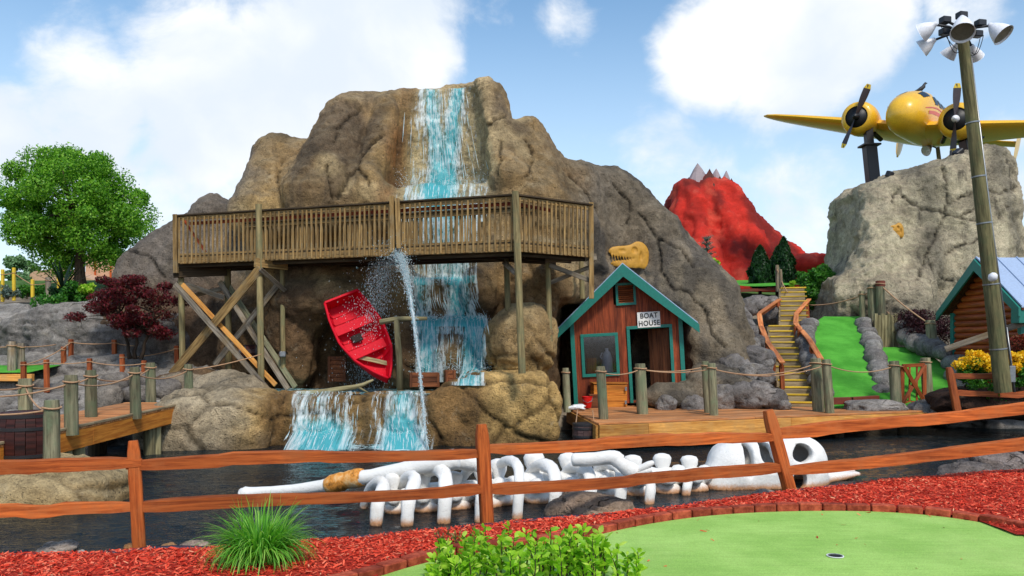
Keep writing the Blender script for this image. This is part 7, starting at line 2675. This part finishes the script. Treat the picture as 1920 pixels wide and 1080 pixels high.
# ------------------------------------------------------------------ left boardwalk
bw = thing('boardwalk', GZ(140, 812, .25), 'sloping plank boardwalk on orange beams at the left of the pond', 'boardwalk')
A2, B2 = P(60, 822, 11.05), P(358, 756, 16.3)
dx = (B2 - A2).normalized(); LB2 = (B2 - A2).length
dn = Vector((-dx.y, dx.x, 0)).normalized()
if dn.x > 0: dn = -dn
A2 = A2 - dx * 1.2; LB2 += 1.2
pw = MB().box((0, 0, 0), (1.35, .132, .036), bev=.004).mesh('plank'); pw.materials.append(M['deck_plank'])
rz = math.atan2(dn.y, dn.x); sl_ = math.asin(dx.z)
for i in range(int(LB2 / .14)):
    p = A2 + dx * (.07 + i * .14) + dn * .64
    ob('plank', pw, None, bw, loc=p + Vector((0, 0, random.uniform(-.003, .003))), rot=(0, 0, rz))
half = A2 + dx * LB2 * .42
for k, a, b in ((0, A2, half), (1, half + dx * .005, A2 + dx * LB2)):
    MB().beam(a + Vector((0, 0, -.16)), b + Vector((0, 0, -.16)), .06, .29).ob('side_beam', M['orange_beam'], bw)
    MB().beam(a + dn * 1.28 + Vector((0, 0, -.16)), b + dn * 1.28 + Vector((0, 0, -.16)), .06, .29).ob('side_beam', M['orange_beam'], bw)
    MB().beam(a - dn * .02 + Vector((0, 0, .035)), b - dn * .02 + Vector((0, 0, .035)), .05, .035).ob('kick_strip', M['step_wood'], bw)
for s in (2.2, 2.55, 4.9, 5.15):
    MB().tube([A2 + dx * s + dn * .12 + Vector((0, 0, -1.5)), A2 + dx * s + dn * .12 + Vector((0, 0, -.3))], .10, 10).ob('pile', M['driftwood'], bw, smooth=True, angle=50)
    MB().tube([A2 + dx * s + dn * 1.15 + Vector((0, 0, -1.5)), A2 + dx * s + dn * 1.15 + Vector((0, 0, -.3))], .10, 10).ob('pile', M['dark_timber'], bw, smooth=True, angle=50)
MB().box(P(330, 752, 17.2) + Vector((0, .3, -.04)), (1.3, 1.0, .06), Matrix.Rotation(.2, 3, 'Z'), .01).ob('landing_slab', M['concrete'], bw)

G2 = 'rope posts along the boardwalk'
lp_ = [(97, 750, 97, 872, 10.2, .095, 'thick net wrapped post beside the dark barrel'), (133, 703, 134, 812, 11.9, .095, 'pale green post at the near side of the boardwalk'), (252, 688, 255, 782, 13.9, .09, 'green post midway along the near side of the boardwalk'),
       (353, 683, 355, 758, 16.2, .085, 'green post at the far landing of the boardwalk'), (170, 694, 171, 782, 13.6, .095, 'dark post on the far side of the boardwalk midway'), (282, 680, 283, 756, 16.6, .10, 'dark post on the far side near the landing'),
       (47, 710, 48, 800, 11.8, .095, 'grey post at the far side left of the pale green post')]
lt = [rope_post(*q[:6], q[6], group=G2) for q in lp_]
off_l = P(-60, 742, 10.6)
rope([off_l, lt[1], lt[2], lt[3]], 'near side rope looping along the boardwalk posts', sag=.11)
rope([P(-60, 720, 10.6), lt[6], lt[4], lt[5]], 'far side rope looping along the boardwalk posts', sag=.10)
rope([P(-60, 776, 9.6), lt[0]], 'rope from the net wrapped post out of view', sag=.08)
rope([lt[6], lt[0]], 'short rope behind the barrel to the net wrapped post', sag=.12)
rope([lt[3], P(490, 664, 17.3)], 'rope from the landing post to the bridge trestle', sag=.05)

# brown stakes and ropes of the upper path
G3 = 'brown stakes along the upper path'
st_px = [(44, 678, 45, 740, 17.6, 'dark stake at the near corner of the upper path'), (87, 674, 88, 728, 18.0, 'orange brown stake second from the upper path corner'), (168, 672, 168, 726, 18.6, 'brown stake standing over the midway boardwalk post'), (270, 676, 270, 745, 18.2, 'brown stake just left of the dark landing post'),
         (119, 650, 120, 700, 19.6, 'short reddish stake beside the tallest stake'), (133, 636, 133, 700, 19.8, 'tallest reddish stake on the upper path'), (214, 637, 215, 700, 20.0, 'ochre stake in front of the grey terrace'), (270, 643, 271, 690, 20.2, 'ochre stake behind the landing stake'), (229, 664, 230, 722, 19.2, 'split topped orange stake between the ochre stakes'), (331, 648, 332, 690, 20.2, 'reddish stake beside the trestle leg')]
stk = []
for i, q in enumerate(st_px):
    root = thing('stake', P(q[2], q[3], q[4]), q[5], 'stake', G3)
    MB().beam(P(q[2], q[3] + 8, q[4]), P(q[0], q[1], q[4]), .095, .095, up=(0, 1, 0), bev=.01).ob('shaft', M['red_post'], root)
    MB().tube([P(q[0], q[1] + 6, q[4]) + Vector((math.cos(a) * .066, math.sin(a) * .066, 0)) for a in np.linspace(0, 2 * math.pi, 11)], .011, 5).ob('rope_wrap', M['rope'], root)
    stk.append(P(q[0], q[1] + 6, q[4]))
rope([stk[0], stk[1], stk[2], stk[3]], 'rope linking the near row of brown stakes', sag=.08)
rope([stk[0], stk[5], stk[6], stk[7]], 'rope rising to the tallest stake and along the far row', sag=.07)
rope([stk[8], stk[9]], 'rope from the split topped stake to the trestle', sag=.08)
gp = [(22, 640, 22, 702, 18.6, .09, 'left grey post at the edge of the small left green'), (39, 643, 39, 700, 18.9, .085, 'right grey post at the edge of the small left green')]
gt = [rope_post(*q[:6], q[6], 'grey_wood') for q in gp]
rope([P(-40, 650, 18.6), gt[0], P(105, 646, 19.8)], 'rope strung past the two grey posts on the left', sag=.05)
me = grid_mesh('small_green', np.linspace(-15, -11.0, 8), np.linspace(18.2, 20.6, 6), lambda X, Y: .84 + (Y - 18.2) * .10)
ob('small_green', me, M['turf'], None, kind='structure')
MB().beam(P(-60, 708, 18.3), P(62, 708, 18.2), .10, .16).ob('edging_board', M['dock_wood'], None, label='pale timber edging below the small left green', cat='board')

stone_row('rock_wall', PP([(176, 752, 16.9), (230, 742, 17.2), (290, 732, 17.7), (338, 722, 18.2)]), 'low wall of grey brown blocks behind the boardwalk landing', .24, .34, 8, step=.42, col=srgb(142, 132, 118), squash=.75)
stone_row('rock_wall', PP([(190, 722, 17.9), (240, 716, 18.1), (300, 706, 18.5)]), 'upper course of grey blocks behind the boardwalk', .22, .32, 9, step=.42, col=srgb(126, 118, 110), squash=.75)
# ------------------------------------------------------------------ trees on the left
def big_tree(name, base, h, c, rx, rz_, n, cl, label, mat='tree_leaf', leaf_=.12, seed=1, r0=.16):
    root = thing(name, base, label, 'tree')
    cc, rr = crown_clusters(c, rx * .80, rx * .84, rz_ * .84, cl, rx * .10, rx * .28, -.92, seed, .25)
    # domed top, level skirt
    pts, nr = clump_points(cc, rr, [n // cl] * cl, .45, .85)
    v, f, q = leaves_mesh('f', pts, RNG.uniform(leaf_ * .65, leaf_ * 1.3, len(pts)), nr, .62)
    ob('crown', np_mesh('crown', v, f, False, {'rnd': q}), M[mat], root)
    m = MB(); branches(m, base, (base[0] + .1, base[1], c[2] + rz_ * .2), cc[:26], r0, 9, seed)
    m.ob('trunk', M['bark'], root, smooth=True)
    return root


b = P(150, 528, 29.0)
c = P(140, 396, 29.0)
big_tree('shade_tree', (b.x, b.y, b.z - .3), 5, (c.x, c.y, c.z), 2.85, 2.55, 84000, 84, 'large bright green shade tree on the left hillside', seed=4, r0=.2, leaf_=.095)
# red maple
b = P(252, 650, 19.2); c = P(245, 578, 19.2)
root = thing('red_maple', (b.x, b.y, b.z), 'spreading dark red japanese maple beside the bridge', 'tree')
cc, rr = crown_clusters((c.x, c.y, c.z), 1.3, .85, .80, 52, .16, .34, -.85, 6, .2)
pts, nr = clump_points(cc, rr, [290] * 52, .3, .5)
v, f, q = leaves_mesh('f', pts, RNG.uniform(.05, .10, len(pts)), nr, .42)
ob('crown', np_mesh('crown', v, f, False, {'rnd': q}), M['maple_leaf'], root)
m = MB()
for s in (-.10, .02, .14):
    branches(m, (b.x + s, b.y, b.z - .3), (b.x + s * 3.5, b.y, c.z - .1), cc[:14] if s < 0 else cc[14:28], .045, 6, int(s * 100))
m.ob('trunk', M['bark'], root, smooth=True)
# small plants in front of the tree
for i, (px, py, d, rx, rz_, mat, lab, n_) in enumerate([(52, 546, 26.5, .34, .24, 'shrub_leaf', 'small clipped bush on the left hillside by the yellow posts', 900), (72, 545, 26.3, .30, .24, 'shrub_leaf', 'second small clipped bush right of the first on the hillside', 800), (16, 548, 26.0, .32, .22, 'blue_needle', 'pale grass green bush at the far left hillside edge', 800),
                                                         (143, 548, 22.5, .5, .36, 'shrub_leaf', 'leafy green shrub under the shade tree beside the maple', 2200), (112, 552, 22.6, .36, .30, 'cedar_leaf', 'dark green shrub under the left part of the shade tree', 1400), (165, 541, 22.4, .26, .2, 'lime_leaf', 'bright green small shrub touching the red maple', 700), (95, 566, 21.4, .5, .14, 'shrub_leaf', 'low green ground plants on top of the grey terrace', 1200),
                                                         (40, 508, 36, .8, .9, 'hill_leaf', 'pale green far tree behind the yellow posts', 3000)]):
    c = P(px, py, d); bush('hillside_shrub', (c.x, c.y, c.z), rx, rz_, n_, mat, lab, .09 if d < 30 else .16, seed=40 + i)
# spiky yucca
c = P(118, 545, 22.3)
root = thing('yucca', c, 'spiky dark green yucca with arching blades under the tree', 'plant')
for k in range(16):
    a = k * 2.4; ln = .75 + .3 * random.random(); el = .5 + .8 * random.random()
    d_ = Vector((math.cos(a) * math.cos(el), math.sin(a) * math.cos(el), math.sin(el)))
    sd = d_.cross(Vector((0, 0, 1))).normalized()
    MB().loft([[c - sd * .03, c + Vector((0, 0, .01)), c + sd * .03], [c + d_ * ln * .5 - sd * .035 + Vector((0, 0, .05)), c + d_ * ln * .5 + Vector((0, 0, .06)), c + d_ * ln * .5 + sd * .035 + Vector((0, 0, .05))], [c + d_ * ln - sd * .003, c + d_ * ln + Vector((0, 0, .004)), c + d_ * ln + sd * .003]]).ob('blade', M['cedar_leaf'], root)
# yellow posts with rope
G4 = 'yellow posts on the left hillside'
yp = []
for i, (px, p0, p1, lab) in enumerate([(5, 505, 560, 'leftmost yellow post on the hillside'), (26, 502, 558, 'tall yellow post left of the clipped bushes'), (61, 524, 552, 'shorter yellow post among the clipped bushes'), (110, 518, 545, 'yellow post behind the yucca')]):
    d = 26.0
    root = thing('yellow_post', P(px, p1, d), lab, 'post', G4)
    MB().beam(P(px, p1 + 6, d), P(px, p0, d), .085, .085, up=(0, 1, 0), bev=.01).ob('shaft', M['yellow_post'], root)
    MB().tube([P(px, p0 + 10, d) + Vector((math.cos(a) * .06, math.sin(a) * .06, 0)) for a in np.linspace(0, 2 * math.pi, 9)], .01, 4).ob('rope_wrap', M['rope'], root)
    yp.append(P(px, p0 + 10, d))
rope(yp, 'thin rope strung between the yellow hillside posts', r=.012, sag=.05)
leg_ = rope_post(90, 520, 91, 555, 25.5, .08, 'grey post right of the clipped hillside bushes', 'grey_wood')

# tan gabled building behind the tree
hb = thing('tan_building', P(130, 560, 36), 'tan gabled building half hidden behind the shade tree', 'building')
z0 = 2.6
def wallbox(px0, px1, py0, py1, d, dep, name, mat):
    a, b = P(px0, py1, d), P(px1, py0, d)
    return MB().box(((a.x + b.x) / 2, d + dep / 2, (a.z + b.z) / 2), (b.x - a.x, dep, b.z - a.z), None, .02).ob(name, M[mat], hb)
wallbox(52, 172, 526, 580, 36, 5, 'wall', 'tan_wall')
a, b, c_ = P(42, 530, 35.7), P(176, 530, 35.7), P(112, 502, 35.7)
MB().prism([(0, 0), (b.x - a.x, 0), (b.x - a.x, .12), (c_.x - a.x, c_.z - a.z), (.5, .5), (0, .12)], a, (1, 0, 0), (0, 0, 1), -5.4).ob('roof', M['tan_wall'], hb)
wallbox(160, 232, 478, 580, 38, 4, 'tower', 'tan_wall')
wallbox(176, 179, 482, 560, 37.9, .08, 'pilaster', 'orange_paint')
wallbox(205, 208, 482, 560, 37.9, .08, 'pilaster', 'orange_paint')
wallbox(120, 134, 545, 572, 35.95, .06, 'door', 'grey_wood')
# ------------------------------------------------------------------ dinosaur skeleton wading in the pond
sk = thing('dinosaur_skeleton', (PX(1000, 10.6), 10.6, WATER_Z), 'white plaster dinosaur skeleton lying in the pond', 'skeleton')


def spine_d(px):
    return interp(px, [690, 1000, 1340], [9.75, 10.55, 11.55])


def blob_tube(pts, rad, n=12, seed=0):
    """bone: smooth tube with knobbly radius"""
    rs = random.Random(seed)
    P_ = smooth_path([Vector(p) for p in pts], 2)
    ts = np.linspace(0, 1, len(P_)); tr = np.linspace(0, 1, len(rad))
    rr = [interp(t, tr, rad) * (1 + rs.uniform(-.05, .05)) for t in ts]
    rr[0] *= .7; rr[-1] *= .7
    m = MB().tube(P_, rr, n)
    return m


def rib(px_top, py_top, px_b, py_b, w, seed, back=.62):
    ds = spine_d(px_top)
    foot = GZ(px_b, py_b, WATER_Z)
    df = foot.y
    h_ = py_b - py_top
    path = [P(px_top - 34, py_top + 46, ds + .12), P(px_top - 26, py_top + 16, ds + .02), P(px_top - 6, py_top - 3, ds - .22), P(px_top * .55 + px_b * .45 + 12, py_top + 6, (ds + df) / 2 - .05),
            P(px_b + 6, py_top + h_ * .42, df + .06), P(px_b + 3, py_top + h_ * .75, df), Vector((foot.x, foot.y, WATER_Z - .25))]
    P_ = smooth_path(path, 2)
    ts = np.linspace(0, 1, len(P_)); rs = random.Random(seed)
    rr = [(interp(t, [0, .2, .45, .7, .9, 1], [.05, .065, .085, .08, .07, .065]) * w / .14 * (1 + rs.uniform(-.05, .05)), .05 * (1 + rs.uniform(-.06, .06))) for t in ts]
    m = MB(); rings = []
    for i, p in enumerate(P_):
        t = (P_[min(i + 1, len(P_) - 1)] - P_[max(i - 1, 0)]).normalized()
        nn = Vector((0.25, -1, 0.1)); nn = (nn - t * nn.dot(t)).normalized(); ax = t.cross(nn)
        rings.append([p + ax * (rr[i][0] * math.cos(q)) + nn * (rr[i][1] * math.sin(q)) for q in np.linspace(0, 2 * math.pi, 11)[:-1]])
    m.loft(rings)
    return m.ob('rib', M['bone'], sk, smooth=True)


for i, q in enumerate([(716, 905, 703, 984, .14), (775, 893, 761, 986, .14), (818, 880, 830, 981, .15), (895, 874, 898, 979, .13), (955, 864, 968, 973, .12), (1017, 872, 1037, 962, .15), (1082, 876, 1103, 954, .15), (1142, 870, 1160, 950, .15), (1195, 886, 1215, 946, .13), (1270, 888, 1284, 928, .12)]):
    rib(*q, 500 + i, back=.5)


def vertebra(px, py_top, k, seed):
    d = spine_d(px)
    top = P(px, py_top, d)
    rs = random.Random(seed)
    H = top.z - WATER_Z
    m = MB()
    # paddle-shaped spine
    prof = [(.00, .13, .16), (.22, .12, .13), (.40, .095, .09), (.52, .065, .07), (.64, .07, .065), (.78, .115, .07), (.90, .13, .07), (.97, .10, .06), (1.0, .04, .03)]
    rings = []
    for t, rx, ry in prof:
        c = Vector((top.x + (1 - t) * .03, top.y, WATER_Z - .10 + (H + .10) * t))
        rings.append([c + Vector((math.cos(a) * rx * k * (1 + rs.uniform(-.05, .05)), math.sin(a) * ry * k, 0)) for a in np.linspace(0, 2 * math.pi, 17)[:-1]])
    m.loft(rings)
    # body with side wings
    z = WATER_Z + H * .34
    c = Vector((top.x + .04, top.y, z))
    for (o, r) in [(Vector((0, 0, 0)), (.24, .19, .16)), (Vector((.17, -.06, .06)), (.13, .12, .13)), (Vector((-.16, -.05, .03)), (.13, .12, .12)), (Vector((0, -.22, .02)), (.11, .14, .09)), (Vector((.02, -.1, -.15)), (.2, .16, .12))]:
        bm = bmesh.new(); bmesh.ops.create_icosphere(bm, subdivisions=2, radius=1)
        vs = [c + (o + Vector((q.co.x * r[0], q.co.y * r[1], q.co.z * r[2])) * (1 + rs.uniform(-.03, .03))) * k for q in bm.verts]
        fs = [tuple(w.index for w in g.verts) for g in bm.faces]; bm.free()
        m.add(vs, fs)
    return m.ob('vertebra', M['bone'], sk, smooth=True)


for i, (px, py, k) in enumerate([(735, 888, .75), (790, 886, .85), (850, 884, .9), (905, 872, 1.0), (934, 860, .9), (1001, 847, 1.1), (1066, 849, 1.1), (1125, 850, 1.05), (1186, 853, 1.05), (1241, 850, 1.05), (1292, 854, 1.0)]):
    vertebra(px, py, k, 600 + i)
blob_tube([P(700, 925, 9.9), P(850, 915, 10.25), P(1000, 905, 10.7), P(1150, 900, 11.05), P(1345, 902, 11.6)], [.07, .09, .09, .085, .07], 10, 7).ob('backbone', M['bone'], sk, smooth=True)
# long limb bone with rusty joint
blob_tube([P(452, 929, 10.55), P(480, 924, 10.5), P(560, 918, 10.35), P(630, 908, 10.2)], [.085, .105, .072, .07, .085, .11], 12, 8).ob('shin_bone', M['bone'], sk, smooth=True)
blob_tube([P(612, 911, 10.22), P(640, 903, 10.15), P(660, 898, 10.1), P(682, 894, 10.05)], [.09, .125, .11, .125, .10], 12, 9).ob('joint', M['bone_rust'], sk, smooth=True)
blob_tube([P(672, 897, 10.05), P(740, 884, 9.95), P(820, 866, 9.85), P(862, 862, 9.8)], [.10, .085, .09, .12, .125, .09], 12, 10).ob('thigh_bone', M['bone'], sk, smooth=True)
blob_tube([P(815, 866, 9.95), P(855, 860, 9.95), P(895, 866, 10.0)], [.10, .13, .13, .12], 12, 11).ob('hip_bone', M['bone'], sk, smooth=True)
# fore limb laid across the ribs
blob_tube([P(1072, 862, 10.25), P(1110, 862, 10.2), P(1150, 856, 10.15), P(1162, 866, 10.15)], [.075, .095, .085, .10, .10], 12, 12).ob('arm_bone', M['bone'], sk, smooth=True)
blob_tube([P(1150, 858, 10.15), P(1172, 876, 10.1), P(1192, 888, 10.1)], [.09, .085, .115, .10], 12, 13).ob('forearm_bone', M['bone'], sk, smooth=True)
for a, b in [((1190, 884), (1226, 866)), ((1192, 888), (1222, 880)), ((1188, 890), (1212, 890))]:
    blob_tube([P(*a, 10.1), P((a[0] + b[0]) / 2, (a[1] + b[1]) / 2 + 1, 10.05), P(*b, 10.05)], [.065, .05, .045, .022], 9, a[0]).ob('finger_bone', M['bone'], sk, smooth=True)
# skull
vx = Vox((2.6, 10.6, -.9), (5.5, 13.3, .45), .035)
c = P(1420, 872, 11.75)
vx.ell((c.x - .03, c.y, c.z - .10), (.68, .42, .46), k=.15, p=3.6)
c2 = P(1492, 870, 11.9)
vx.ell((c2.x, c2.y, c2.z - .08), (.42, .40, .50), k=.2, p=2.6)
vx.cone(P(1370, 890, 11.6), P(1350, 905, 11.55), .32, .28, .2)
vx.cone(P(1490, 905, 11.7), P(1606, 889, 12.35), .22, .07, .12, sc=(1, 1, .6))
vx.cone(P(1530, 880, 12.1), P(1600, 884, 12.6), .10, .04, .10)
c = P(1425, 880, 11.75); vx.ell((c.x, c.y + .02, c.z - .15), (.66, .30, .46), k=.06, sub=True, p=2.6)
vx.ell((c2.x, c2.y, c2.z - .12), (.34, .28, .40), k=.06, sub=True, p=2.6)
for (px, py, r) in [(1401, 862, (.058, .5, .25)), (1435, 848, (.08, .5, .15)), (1444, 872, (.06, .5, .10)), (1507, 852, (.16, .5, .135)), (1497, 900, (.11, .4, .12)), (1550, 882, (.14, .2, .035))]:
    c = P(px, py, 11.45)
    vx.ell((c.x, c.y, c.z), r, k=.03, sub=True)
v, f = vx.surface(); n = vnormals(v, f)
v = v + n * (.03 * fbm(v, 3, 3, seed=3))[:, None]
ob('skull', np_mesh('skull', v, f, True), M['bone'], sk)
